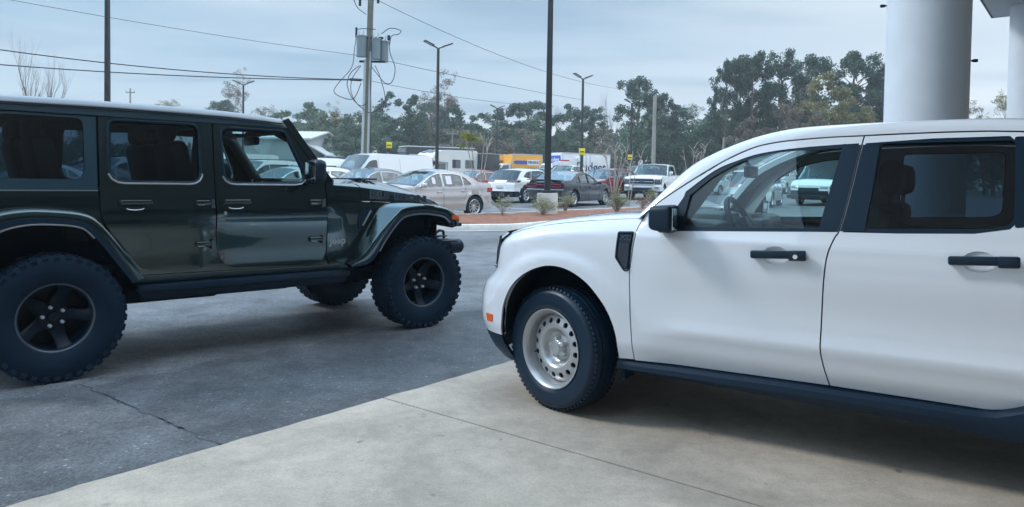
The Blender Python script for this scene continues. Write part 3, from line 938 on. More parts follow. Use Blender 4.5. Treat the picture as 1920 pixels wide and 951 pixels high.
def build_offroader():
    GREEN = mat('dark_green_car_paint', (0.032, 0.066, 0.074), 0.2, metal=0.9, coat=1.0, coat_ior=1.6)
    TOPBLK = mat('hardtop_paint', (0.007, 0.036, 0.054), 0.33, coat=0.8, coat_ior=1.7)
    ROOFM = mat('sky_paled_hardtop', (0.17, 0.18, 0.195), 0.36, coat=0.8)  # sky reflection put into the colour: far paler than the black hardtop sides
    GLINT_TRIM = mat('glint_and_trim_grey', (0.45, 0.48, 0.5), 0.28, metal=0.8)  # bright grey for painted highlights on lips and edges, and for vent rings
    J = empty('off_road_vehicle', (-3.598, 5.505, 0), radians(42.6))
    tag(J, 'lifted dark green boxy four-door off-roader with knobby black tyres on the drive', 'off-roader')
    body_y = Mono([0.5, 0.58, 0.68, 0.85, 1.08, 1.2, 1.3, 1.9], [0.765, 0.785, 0.797, 0.803, 0.800, 0.788, 0.772, 0.68])

    def yb(x, z):
        y = body_y(z)
        if x > 2.06: y -= 0.10 * min(1.3, (x - 2.06) / 1.15) ** 1.1
        return y

    def ydoor(x, z):
        # shallow coke-bottle swell along the doors, so reflections bend
        return yb(x, z) + 0.010 * math.exp(-((z - 1.05) / 0.11) ** 2) - 0.007 * math.exp(-((z - 0.80) / 0.10) ** 2)

    win0 = rnd([(-0.56, 1.345), (0.205, 1.341), (0.205, 1.765), (-0.56, 1.765)], [0.07, 0.08, 0.05, 0.07])
    win1 = rnd([(0.356, 1.336), (0.976, 1.336), (0.976, 1.765), (0.362, 1.762)], [0.1, 0.08, 0.06, 0.05])
    win2 = rnd([(1.158, 1.336), (1.86, 1.338), (1.675, 1.755), (1.158, 1.755)], [0.09, 0.12, 0.04, 0.04])
    quarter = [(-0.64, 1.262), (0.276, 1.262), (0.284, 1.11), (0.312, 1.03), (0.20, 1.06), (-0.14, 1.095), (-0.40, 1.03), (-0.56, 0.78), (-0.64, 0.72)]
    rear_door = [(0.296, 1.785), (0.290, 1.262), (0.288, 1.11), (0.316, 1.03)] + spl([(0.49, 0.80), (0.535, 0.735), (0.59, 0.695), (0.70, 0.675)], 4) + [(0.88, 0.668)] + spl([(0.96, 0.678), (1.035, 0.725), (1.066, 0.83), (1.076, 0.95)], 4) + [(1.078, 1.3), (1.082, 1.785)]
    front_door = [(1.092, 1.785), (1.088, 1.3), (1.086, 0.95)] + spl([(1.09, 0.85), (1.12, 0.745), (1.19, 0.68), (1.30, 0.666)], 4) + spl([(1.86, 0.651), (1.96, 0.672), (2.008, 0.75), (2.014, 0.84)], 4) + [(2.014, 1.352), (1.705, 1.785)]
    cowl = [(2.024, 1.36), (2.058, 1.376), (2.10, 1.31), (2.105, 1.187), (2.70, 1.16), (3.22, 1.13), (3.22, 1.03), (2.74, 1.10), (2.58, 1.075), (2.45, 0.93), (2.26, 0.66), (2.20, 0.60), (2.06, 0.60), (2.022, 0.72)]
    for s in (-1, 1):
        q = panel('quarter_panel', quarter, [], yb, GREEN, J, s, 0.03, 0.08)
        panel('body_side', [(-0.64, 1.79), (1.70, 1.79), (1.665, 1.842), (-0.64, 1.842)], [], yb, TOPBLK, J, s, 0.03, 0.08)
        ht = panel('hardtop_side', [(-0.64, 1.270), (0.280, 1.270), (0.286, 1.783), (-0.64, 1.783)], [win0], lambda x, z: yb(x, z) - 0.012, TOPBLK, J, s, 0.03, 0.07)
        panel('quarter_window', win0, [], lambda x, z: yb(x, z) - 0.024, PRIVACY, ht, s, 0.004, 0.2)
        panel('cowl_side', cowl, [], yb, GREEN, J, s, 0.04, 0.07)
        for nm, outl, win, gl, kn in (('rear_door', rear_door, win1, PRIVACY, 0), ('front_door', front_door, win2, GLASS, 1)):
            d = panel(nm, outl, [win], ydoor, GREEN, J, s, 0.035, 0.06)
            panel('window', win, [], lambda x, z: yb(x, z) - 0.018, gl, d, s, 0.004, 0.2)
            b = MB()
            ring = dens(win, 0.04)
            low = [p for p in ring if p[1] < 1.36 + (0.1 if kn == 0 else 0.02)]
            b.tube([(p[0], s * (ydoor(*p) + 0.002), p[1] - 0.002) for p in dens(inset(win, -0.006), 0.05)], 0.010, 6, closed=True)
            b.build('window_seal', BLACKP, d)
            b = MB()
            zt = 1.40
            up = [p for p in inset(win, -0.017)]
            up = [p for p in dens(up, 0.03) if p[1] < zt]
            up.sort(key=lambda p: atan2(p[1] - 1.55, p[0] - (0.66 if kn == 0 else 1.5)))
            b.tube([(p[0], s * (ydoor(*p) + 0.003), p[1]) for p in up], 0.009, 6)
            b.build('window_trim', GLINT_TRIM, d)  # pale bead stands in for sky reflected on the window ledge
            hx = 0.405 if kn == 0 else 1.131
            b = MB()
            b.box((hx + 0.106, s * (yb(0, 1.18) + 0.042), 1.182), (0.215, 0.028, 0.030), bev=0.012)
            b.box((hx + 0.015, s * (yb(0, 1.18) + 0.02), 1.180), (0.035, 0.05, 0.034), bev=0.01)
            b.box((hx + 0.196, s * (yb(0, 1.18) + 0.02), 1.180), (0.035, 0.05, 0.034), bev=0.01)
            h_ = b.build('handle', GREEN, d)
            b = MB()
            b.box((hx + 0.106, s * (yb(0, 1.18) + 0.046), 1.1985), (0.19, 0.02, 0.004))
            b.build('handle_glint', GLINT_TRIM, d)  # bright strip painted on as the highlight along the grip
            # hand scoop
            b = MB()
            for k in range(13):
                a = pi + pi * k / 12
            b.tube([(hx + 0.106 + 0.058 * cos(pi + pi * k / 12), s * (ydoor(hx, 1.14) + 0.001), 1.142 + 0.014 * sin(pi + pi * k / 12)) for k in range(13)], 0.0045, 6)
            b.build('scoop_lip', GLINT_TRIM, d)
            if kn == 1:
                b = MB(); b.cyl((1.150, s * (ydoor(1.15, 1.095) - 0.002), 1.098), (1.150, s * (ydoor(1.15, 1.095) + 0.006), 1.098), 0.012, n=16)
                b.build('lock', STEEL, d)
            fx = 1.04 if kn == 0 else 1.965
            for hz in (1.168, 0.856):
                b = MB()
                y_ = ydoor(fx, hz)
                b.box((fx - 0.055, s * (y_ + 0.014), hz + 0.006), (0.115, 0.026, 0.036), bev=0.010)
                b.cyl((fx + 0.012, s * (y_ + 0.022), hz - 0.028), (fx + 0.012, s * (y_ + 0.022), hz + 0.036), 0.015, n=12)
                b.build('hinge', GREEN, d)
                b = MB()
                b.box((fx - 0.06, s * (y_ + 0.024), hz + 0.0255), (0.095, 0.012, 0.004)); b.box((fx - 0.075, s * (y_ + 0.028), hz - 0.006), (0.05, 0.006, 0.004))
                b.build('hinge_edge', GLINT_TRIM, d)
        # ledge where the hardtop sits on the tub, coloured pale as its sky highlight
        b = MB(); b.box((-0.18, s * 0.777, 1.266), (0.91, 0.022, 0.007)); b.build('tub_ledge', GLINT_TRIM, J)
        panel('sill_skin', [(0.50, 0.645), (2.18, 0.635), (2.10, 0.99), (0.345, 0.99)], [], lambda x, z: yb(x, z) - 0.014, GREEN, J, s, 0.01, 0.12)
        # dark backing so that the shut lines read dark
        back = [(-0.62, 1.25), (2.06, 1.30), (2.06, 0.64), (0.53, 0.64), (0.30, 1.0), (-0.62, 1.0)]
        panel('inner_side', back, [], lambda x, z: yb(x, z) - 0.055, GAP, J, s, 0.005, 0.2)
        panel('door_frame', [(0.23, 1.79), (0.23, 1.31), (2.02, 1.31), (1.70, 1.79)], [inset(win1, -0.012), inset(win2, -0.012)], lambda x, z: yb(x, z) - 0.05, GAP, J, s, 0.012, 0.1)
        # rocker and rock rail
        panel('rocker', [(0.50, 0.668), (0.56, 0.655), (2.20, 0.640), (2.24, 0.60), (0.52, 0.60)], [], yb, GREEN, J, s, 0.03, 0.1)
        b = MB()
        b.box((1.36, s * 0.835, 0.562), (1.70, 0.07, 0.055), bev=0.012)
        b.box((1.36, s * 0.80, 0.535), (1.66, 0.08, 0.11), bev=0.02)
        for k in range(4): b.box((0.72 + k * 0.42, s * 0.74, 0.545), (0.06, 0.16, 0.05))
        b.build('rock_rail', BLACKP, J)
        # ---- front flare
        inner = spl([(2.198, 0.625), (2.281, 0.747), (2.402, 0.921), (2.527, 1.09), (2.592, 1.135), (2.70, 1.166), (3.02, 1.160), (3.20, 1.141), (3.342, 1.105), (3.41, 1.055), (3.45, 0.99)], 4)
        outer = spl([(2.150, 0.655), (2.323, 0.739), (2.464, 0.911), (2.640, 1.075), (2.727, 1.132), (2.909, 1.152), (3.072, 1.138), (3.218, 1.109), (3.296, 1.057), (3.349, 0.988), (3.352, 0.945)], 4)
        lipb = spl([(2.200, 0.625), (2.378, 0.660), (2.533, 0.868), (2.672, 1.02), (2.76, 1.062), (2.90, 1.078), (3.05, 1.068), (3.17, 1.045), (3.235, 1.00), (3.27, 0.955), (3.27, 0.93)], 4)
        b = MB(); rows = []
        n = len(inner)
        for i in range(n):
            a, o_, l_ = inner[i], outer[i], lipb[i]
            yi = 0.745 - 0.06 * sstep(2.6, 3.4, a[0])
            m1 = (o_[0] * 0.92 + a[0] * 0.08, o_[1] * 0.92 + a[1] * 0.08)
            rows.append([(a[0], s * yi, a[1]), ((a[0] + m1[0]) / 2, s * (yi + 0.905) / 2, (a[1] + m1[1]) / 2 + 0.004), (m1[0], s * 0.908, m1[1]), (o_[0], s * 0.926, o_[1] - 0.004), (o_[0] * 0.7 + l_[0] * 0.3, s * 0.934, o_[1] * 0.7 + l_[1] * 0.3), (o_[0] * 0.3 + l_[0] * 0.7, s * 0.932, o_[1] * 0.3 + l_[1] * 0.7)])
        b.grid(rows)
        fl_ = b.build('front_fender_flare', GREEN, J, 50)
        b = MB(); rows = []
        for i in range(n):
            o_, l_ = outer[i], lipb[i]
            p = (o_[0] * 0.3 + l_[0] * 0.7, o_[1] * 0.3 + l_[1] * 0.7)
            rows.append([(p[0], s * 0.932, p[1]), (l_[0], s * 0.938, l_[1]), (l_[0] * 1.0, s * 0.915, l_[1] - 0.004), (l_[0], s * 0.55, l_[1] + 0.015)])
        b.grid(rows)
        b.build('flare_lip', BLACKP, fl_, 50)
        b = MB()
        lp2 = [(p[0] * 0.985 + 2.85 * 0.015, p[1] - 0.012) for p in lipb[6:34]]
        b.tube([(p[0], s * 0.925, p[1]) for p in lp2], 0.009, 6)
        b.build('flare_glint', GLINT_TRIM, fl_)  # pale line painted in for light caught by the inner lip
        b = MB()
        b.grid([[(3.252 - 0.006 + dx_, s * yy, zz) for yy in (0.86, 0.918, 0.940)] for dx_, zz in ((0.0, 1.072), (0.055, 1.05), (0.095, 1.005), (0.09, 0.985), (0.0, 0.99))])
        b.box((3.30, s * 0.915, 1.025), (0.09, 0.055, 0.05), bev=0.015)
        b.build('side_marker', LENS_ORANGE, fl_)
        b = MB(); b.box((3.31, s * 0.83, 0.955), (0.15, 0.20, 0.035), bev=0.01); b.build('flare_tip', BLACKP, fl_)
        # inner wheel housing
        b = MB()
        b.grid([[(x, s * yy, z) for yy in (0.50, 0.72)] for (x, z) in [(2.25, 0.60), (2.45, 0.90), (2.62, 1.06), (2.80, 1.10), (3.12, 1.08), (3.22, 1.0)]])
        b.box((2.85, s * 0.49, 0.85), (1.1, 0.03, 0.55))
        b.build('wheel_well', DARK, J)
        # ---- rear flare
        ro = spl([(-0.58, 0.66), (-0.56, 0.80), (-0.46, 1.03), (-0.36, 1.115), (-0.193, 1.150), (-0.017, 1.146), (0.160, 1.120), (0.258, 1.058), (0.377, 0.907), (0.486, 0.753), (0.540, 0.662)], 4)
        rl = spl([(-0.50, 0.64), (-0.47, 0.78), (-0.40, 0.94), (-0.32, 1.015), (-0.18, 1.055), (-0.02, 1.056), (0.128, 1.035), (0.20, 0.985), (0.305, 0.845), (0.41, 0.695), (0.46, 0.625)], 4)
        b = MB(); rows = []
        for i in range(len(ro)):
            o_, l_ = ro[i], rl[i]
            cx, cz = 0.0, 0.5
            oi = (o_[0] * 1.0 + (o_[0] - cx) * 0.03, o_[1] + 0.012)
            rows.append([(oi[0], s * 0.76, oi[1]), (o_[0], s * 0.885, o_[1]), (o_[0], s * 0.918, o_[1] - 0.008), (o_[0] * 0.75 + l_[0] * 0.25, s * 0.930, o_[1] * 0.75 + l_[1] * 0.25), (o_[0] * 0.35 + l_[0] * 0.65, s * 0.932, o_[1] * 0.35 + l_[1] * 0.65)])
        b.grid(rows)
        fl_ = b.build('rear_fender_flare', GREEN, J, 50)
        b = MB(); rows = []
        for i in range(len(ro)):
            o_, l_ = ro[i], rl[i]
            p = (o_[0] * 0.35 + l_[0] * 0.65, o_[1] * 0.35 + l_[1] * 0.65)
            rows.append([(p[0], s * 0.932, p[1]), (l_[0], s * 0.937, l_[1]), (l_[0], s * 0.91, l_[1] - 0.004), (l_[0], s * 0.55, l_[1] + 0.01)])
        b.grid(rows); b.build('flare_lip', BLACKP, fl_, 50)
        b = MB()
        b.tube([(p[0] * 0.985, s * 0.93, p[1] - 0.010) for p in rl[8:30]], 0.007, 6)
        b.build('flare_glint', GLINT_TRIM, fl_)  # same painted highlight along the rear lip
        b = MB(); b.box((0.0, s * 0.50, 0.82), (1.0, 0.03, 0.6)); b.build('wheel_well', DARK, J)
        # mirror
        b = MB()
        b.box((1.83, s * 0.965, 1.435), (0.105, 0.20, 0.185), bev=0.04)
        b.box((1.86, s * 0.84, 1.345), (0.06, 0.16, 0.04), bev=0.012)
        mr_ = b.build('mirror', BLACKP, J, 50)
        b = MB(); b.box((1.7755, s * 0.965, 1.435), (0.006, 0.165, 0.145), bev=0.003); b.build('mirror_glass', mat('mirror_glass', (0.5, 0.55, 0.58), 0.03, metal=1), mr_)
        # windscreen post
        b = MB()
        for k in range(1):
            rows = []
            for t in (0, 0.25, 0.5, 0.75, 1):
                x = 1.708 + (2.075 - 1.708) * t; z = 1.86 + (1.355 - 1.86) * t; yo = 0.692 + 0.075 * t
                rows.append([(x - 0.045, s * (yo - 0.05), z - 0.02), (x - 0.045, s * (yo + 0.006), z - 0.02), (x + 0.012, s * (yo + 0.004), z + 0.006), (x + 0.022, s * (yo - 0.022), z + 0.012), (x + 0.018, s * (yo - 0.085), z + 0.010), (x - 0.03, s * (yo - 0.085), z - 0.02), (x - 0.045, s * (yo - 0.05), z - 0.02)])
            b.grid(rows)
        b.build('windscreen_post', GREEN, J, 40)
        # fender side: vent and cowl scoop (raised trim)
        vent = rnd([(2.337, 0.925), (2.335, 1.06), (2.395, 1.112), (2.50, 1.112), (2.47, 1.06)], 0.02)
        vp = panel('fender_vent', vent, [], lambda x, z: yb(x, z) + 0.006, BLACKP, J, s, 0.012, 0.08)
        b = MB(); b.tube([(2.372, s * (yb(2.37, 0.95) + 0.014), 0.965), (2.46, s * (yb(2.46, 1.08) + 0.014), 1.095)], 0.008, 6); b.build('vent_strake', GLINT_TRIM, vp)
        scoop = rnd([(2.17, 1.135), (2.33, 1.125), (2.31, 0.93), (2.25, 0.95)], 0.02)
        panel('cowl_scoop', scoop, [], lambda x, z: yb(x, z) + 0.010 - 0.012 * sstep(1.13, 0.93, z), GREEN, J, s, 0.012, 0.06)
        lettering('Jeep', 0.085, Matrix.Translation((2.118, s * (yb(2.12, 0.84) + 0.004), 0.842)) @ Matrix.Rotation(pi if s > 0 else 0, 4, 'Z') @ Matrix.Rotation(pi / 2, 4, 'X'), mat('badge_grey', (0.30, 0.32, 0.34), 0.35, metal=0.6), J, 'fender_badge', depth=0.003, bold=0.003, sx=1.05)

    # roof
    b = MB(); rows = []
    for x, dz in [(-0.66, -0.03), (-0.62, 0.0), (0.2, 0.012), (0.8, 0.012), (1.2, 0.006), (1.5, -0.006), (1.66, -0.022), (1.735, -0.055)]:
        half = [(0.700, 1.826), (0.702, 1.842), (0.692, 1.858), (0.670, 1.876), (0.63, 1.888), (0.5, 1.898), (0.25, 1.906), (0, 1.909)]
        rows.append([(x, -y, z + dz) for y, z in half] + [(x, y, z + dz) for y, z in half[-2::-1]])
    b.grid(rows)
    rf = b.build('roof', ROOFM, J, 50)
    b = MB()
    for s in (-1, 1): b.tube([(-0.64, s * 0.700, 1.836), (0.4, s * 0.701, 1.848), (1.2, s * 0.701, 1.842), (1.66, s * 0.700, 1.822)], 0.006, 6)
    b.build('rain_gutter', BLACKP, rf)
    b = MB(); b.box((0.5, 0, 1.815), (2.2, 1.3, 0.02)); b.build('headliner', DARK, rf)
    # windscreen
    b = MB()
    b.box((1.725, 0, 1.835), (0.07, 1.30, 0.06), bev=0.015)
    b.box((2.085, 0, 1.345), (0.08, 1.46, 0.06), bev=0.015)
    b.build('windscreen_frame', GREEN, J)
    b = MB(); b.grid([[(1.728, -0.63, 1.83), (1.728, 0.63, 1.83)], [(2.075, -0.69, 1.36), (2.075, 0.69, 1.36)]])
    b.build('windscreen', GLASS, J, recalc=False)
    # hood: side wall with a crease, domed top
    b = MB(); rows = []
    for x, zc, zs_, zt in [(2.105, 1.326, 1.19, 1.352), (2.2, 1.321, 1.186, 1.362), (2.402, 1.309, 1.179, 1.374), (2.69, 1.278, 1.168, 1.374), (2.9, 1.254, 1.158, 1.352), (3.08, 1.230, 1.149, 1.315), (3.22, 1.195, 1.142, 1.255), (3.30, 1.165, 1.138, 1.195), (3.335, 1.14, 1.135, 1.15)]:
        y = 0.715 - 0.10 * (x - 2.1) / 1.15
        half = [(y + 0.002, zs_), (y, zc - 0.02), (y - 0.004, zc - 0.006), (y - 0.018, zc + 0.004), (y - 0.10, zc + (zt - zc) * 0.35), (y - 0.22, zc + (zt - zc) * 0.62), (y - 0.36, zc + (zt - zc) * 0.93), (0, zt)]
        rows.append([(x, -a, z) for a, z in half] + [(x, a, z) for a, z in half[-2::-1]])
    b.grid(rows)
    hd = b.build('hood', GREEN, J, 28)
    for k in range(3):
        b = MB()
        b.box((2.60 + k * 0.085, -0.26, 1.3785 - k * 0.001), (0.06, 0.16, 0.016), bev=0.006)
        b.build('hood_vent', BLACKP, hd)
        b = MB(); b.box((2.60 + k * 0.085, 0.26, 1.3785 - k * 0.001), (0.06, 0.16, 0.016), bev=0.006)
        b.build('hood_vent', BLACKP, hd)
    b = MB()
    for s in (-1,):
        b.tube([(2.405, s * 0.691, 1.185), (2.403, s * 0.69, 1.300), (2.400, s * 0.66, 1.320), (2.398, s * 0.5, 1.345)], 0.003, 4)
    b.build('hood_seam', GAP, hd)
    DEC = mat('hood_decal_outline', (0.06, 0.085, 0.10), 0.4)
    DEC2 = mat('hood_decal_fill', (0.006, 0.022, 0.032), 0.5)
    for s in (-1, 1):
        for bold, dep, mm, nm in ((0.010, 0.0012, DEC, 'lettering_outline'), (0.0, 0.0024, DEC2, 'lettering')):
            me = textmesh('RUBICON', 0.092, depth=dep, bold=bold, sx=1.62)
            for v in me.vertices:
                u = v.co.x; w_ = v.co.y
                x = 2.845 + (u if s < 0 else -u)
                t = (x - 2.402) / (3.30 - 2.402)
                zmid = 1.242 - 0.062 * t
                yy = 0.715 - 0.10 * (x - 2.1) / 1.15 + 0.0015 + v.co.z
                v.co = (x, s * yy, zmid + w_ * (1.0 - 0.25 * t))
            me.materials.clear(); me.materials.append(mm)
            link(nm, me, hd)
    # grille, headlamps, bumper
    b = MB()
    gp = rnd([(-0.60, 0.68), (0.60, 0.68), (0.625, 1.0), (0.60, 1.13), (-0.60, 1.13), (-0.625, 1.0)], 0.05)
    slots = []
    for k in range(7):
        c_ = -0.30 + 0.1 * k
        slots.append(rnd([(c_ - 0.032, 0.76), (c_ + 0.032, 0.76), (c_ + 0.032, 1.06), (c_ - 0.032, 1.06)], 0.02))
    lampholes = [[(s * 0.48 + 0.095 * cos(t * pi / 12), 0.97 + 0.095 * sin(t * pi / 12)) for t in range(24)] for s in (-1, 1)]
    vs, tr = cdt(gp, slots + lampholes, 0.1)
    me_v = [(3.33 - 0.04 * abs(p[0]), p[0], p[1]) for p in vs]
    b.add(me_v, tr)
    b.add([(v[0] - 0.03, v[1], v[2]) for v in me_v], [f[::-1] for f in tr])
    gr = b.build('grille', GREEN, J, recalc=False)
    b = MB(); b.box((3.26, 0, 0.9), (0.03, 1.1, 0.4)); b.build('radiator', DARK, gr)
    for s in (-1, 1):
        b = MB(); b.lathe([(0, 0.03), (0.05, 0.028), (0.088, 0.01), (0.092, -0.03)], 24, M=Matrix.Translation((3.305, s * 0.48, 0.97)) @ Matrix.Rotation(-pi / 2, 4, 'Z'))
        b.build('headlight', LENS_CLEAR, J)
    b = MB()
    b.box((3.42, 0, 0.70), (0.16, 1.25, 0.19), bev=0.03)
    b.box((3.42, 0, 0.80), (0.10, 0.9, 0.03), bev=0.01)
    for s in (-1, 1):
        b.box((3.36, s * 0.70, 0.735), (0.20, 0.20, 0.13), bev=0.03)
        b.box((3.30, s * 0.66, 0.83), (0.16, 0.10, 0.012), bev=0.004)
        b.tube([(3.30, s * 0.60, 0.845), (3.36, s * 0.60, 0.88), (3.41, s * 0.60, 0.87), (3.42, s * 0.60, 0.80)], 0.014, 8)
    bm_ = b.build('front_bumper', BLACKP, J, 40)
    for s in (-1, 1):
        b = MB(); b.lathe([(0, 0.12), (0.05, 0.115), (0.07, 0.09), (0.075, -0.06), (0.0, -0.07)], 20, M=Matrix.Translation((3.41, s * 0.74, 0.73)) @ Matrix.Rotation(-pi / 2, 4, 'Z'))
        b.build('fog_lamp', BLACKP, bm_)
    # rear end (outside the picture)
    b = MB(); b.box((-0.655, 0, 1.2), (0.03, 1.5, 1.15), bev=0.01); b.box((-0.76, 0, 0.66), (0.16, 1.4, 0.2), bev=0.03)
    b.build('tailgate', GREEN, J)
    for s in (-1, 1):
        b = MB(); b.box((-0.66, s * 0.72, 1.12), (0.08, 0.14, 0.24), bev=0.02); b.build('taillight', LENS_RED, J)
    # chassis
    b = MB()
    b.box((1.35, 0, 0.60), (3.6, 1.05, 0.16))
    for s in (-1, 1):
        b.box((1.35, s * 0.44, 0.50), (4.0, 0.08, 0.13))
        b.box((1.35, s * 0.62, 0.60), (1.6, 0.30, 0.06))
        b.cyl((2.97, s * 0.40, 0.5), (2.95, s * 0.46, 1.05), 0.045, n=12); b.cyl((0.1, s * 0.45, 0.5), (0.15, s * 0.46, 0.98), 0.04, n=12)
    b.cyl((0, -0.7, 0.437), (0, 0.7, 0.437), 0.055, n=12); b.cyl((2.96, -0.7, 0.437), (2.96, 0.7, 0.437), 0.05, n=12)
    b.lathe([(0, -0.12), (0.10, -0.1), (0.15, 0), (0.10, 0.1), (0, 0.12)], 16, M=Matrix.Translation((0, 0.1, 0.44))); b.lathe([(0, -0.12), (0.10, -0.1), (0.14, 0), (0.10, 0.1), (0, 0.12)], 16, M=Matrix.Translation((2.96, 0.25, 0.44)))
    b.tube([(0.2, -0.5, 0.5), (0.7, -0.56, 0.46), (1.3, -0.5, 0.47), (2.2, -0.3, 0.5)], 0.035, 8)
    b.box((0.85, -0.42, 0.48), (0.7, 0.28, 0.12), bev=0.03); b.box((1.75, 0.0, 0.47), (0.6, 0.5, 0.1), bev=0.03)
    b.box((1.1, -0.66, 0.50), (1.25, 0.10, 0.09), bev=0.02)
    b.cyl((2.96, -0.62, 0.56), (2.1, -0.42, 0.52), 0.03, n=8)
    b.build('chassis', DARK, J)
    # interior
    b = MB(); b.box((0.75, 0, 0.72), (2.7, 1.44, 0.04)); b.box((2.05, 0, 0.98), (0.05, 1.44, 0.55)); b.box((-0.60, 0, 1.0), (0.03, 1.4, 0.6)); b.build('floor_pan', DARK, J)
    SEAT = mat('black_seat', (0.016, 0.02, 0.025), 0.7)
    for (sx, sy) in ((1.02, -0.37), (1.02, 0.37), (0.12, -0.36), (0.12, 0.36)):
        b = MB()
        b.box((sx + 0.25, sy, 0.98), (0.52, 0.50, 0.16), bev=0.05)
        b.box((0, 0, 0.33), (0.15, 0.48, 0.66), Matrix.Translation((sx - 0.02, sy, 1.0)) @ Matrix.Rotation(-0.2, 4, 'Y'), bev=0.06)
        b.box((0, 0, 0.0), (0.10, 0.27, 0.19), Matrix.Translation((sx - 0.17, sy, 1.735 if sx > 0.5 else 1.70)), bev=0.045)
        b.cyl((sx - 0.165, sy - 0.07, 1.6), (sx - 0.165, sy - 0.07, 1.7), 0.008, n=6); b.cyl((sx - 0.165, sy + 0.07, 1.6), (sx - 0.165, sy + 0.07, 1.7), 0.008, n=6)
        b.build('seat', SEAT, J, 40)
    b = MB()
    b.box((1.93, 0, 1.20), (0.26, 1.44, 0.24), bev=0.05); b.box((1.80, 0, 1.12), (0.08, 1.40, 0.18), bev=0.03)
    b.box((1.76, 0, 0.98), (0.16, 0.34, 0.4), bev=0.03)
    b.box((1.84, 0.37, 1.28), (0.20, 0.36, 0.09), bev=0.03)
    ds = b.build('dashboard', mat('dash_plastic', (0.022, 0.028, 0.034), 0.5), J, 40)
    for y_ in (-0.62, -0.13, 0.13, 0.60):
        b = MB(); b.lathe([(0.030, 0.0), (0.043, 0.012), (0.056, 0.0), (0.05, -0.02)], 24, M=Matrix.Translation((1.755, y_, 1.21)) @ Matrix.Rotation(pi / 2, 4, 'Z')); b.build('air_vent', GLINT_TRIM, ds)
    b = MB(); b.box((1.755, 0, 1.20), (0.012, 0.17, 0.12)); b.build('screen', mat('screen_glass', (0.15, 0.18, 0.2), 0.15), ds)
    b = MB(); b.box((1.752, -0.37, 1.20), (0.014, 0.34, 0.10), bev=0.005); b.build('grab_panel', mat('dash_insert', (0.22, 0.25, 0.27), 0.4, metal=0.4), ds)
    b = MB()
    Ms = Matrix.Translation((1.56, 0.37, 1.20)) @ Matrix.Rotation(radians(-24), 4, 'Y') @ Matrix.Rotation(pi / 2, 4, 'Z')
    b.tube([(0.185 * cos(2 * pi * k / 28), 0, 0.185 * sin(2 * pi * k / 28)) for k in range(28)], 0.019, 8, closed=True, M=Ms)
    b.box((0, 0.02, 0), (0.14, 0.05, 0.12), Ms, bev=0.02); b.box((0.1, 0.01, 0.0), (0.14, 0.02, 0.035), Ms); b.box((-0.1, 0.01, 0.0), (0.14, 0.02, 0.035), Ms); b.box((0, 0.01, -0.1), (0.04, 0.02, 0.14), Ms)
    b.cyl((1.56, 0.37, 1.20), (1.85, 0.37, 1.08), 0.035, n=10)
    b.build('steering_wheel', BLACKP, J)
    b = MB()
    for s in (-1, 1):
        b.tube([(0.98, s * 0.63, 0.8), (1.0, s * 0.63, 1.5), (1.03, s * 0.60, 1.74), (1.08, s * 0.58, 1.79)], 0.045, 10)
        b.tube([(-0.5, s * 0.60, 1.0), (-0.35, s * 0.58, 1.74), (0.0, s * 0.57, 1.79), (1.08, s * 0.58, 1.79), (1.62, s * 0.60, 1.78), (1.78, s * 0.62, 1.70), (2.02, s * 0.68, 1.38)], 0.045, 10)
    b.tube([(1.05, -0.58, 1.79), (1.05, 0.58, 1.79)], 0.045, 10)
    b.build('roll_bar', SEAT, J)
    b = MB(); b.box((1.70, 0, 1.70), (0.05, 0.26, 0.075), bev=0.02); b.cyl((1.70, 0, 1.74), (1.74, 0, 1.82), 0.015, n=8); b.box((1.72, 0.0, 1.775), (0.10, 0.16, 0.07), bev=0.02)
    b.build('rear_view_mirror', BLACKP, J)
    for s in (-1, 1):
        b = MB(); b.box((1.67, s * 0.33, 1.755), (0.16, 0.46, 0.025), bev=0.008); b.build('sun_visor', SEAT, J)
    # wheels
    jeep_wheel(J, (0, -0.795, 0.428), -1, 0, 0.35)
    jeep_wheel(J, (2.96, -0.795, 0.428), -1, 0.0, pi - 0.05)
    jeep_wheel(J, (0, 0.795, 0.428), 1, 0, 0.1)
    jeep_wheel(J, (2.96, 0.795, 0.428), 1, 0.0, 0.7)
    sp = jeep_wheel(J, (-0.86, 0.02, 1.08), 1, 0, 0.3); sp.name = 'spare_wheel'; sp.rotation_euler = (0, 0, pi / 2)
    return J


build_offroader()
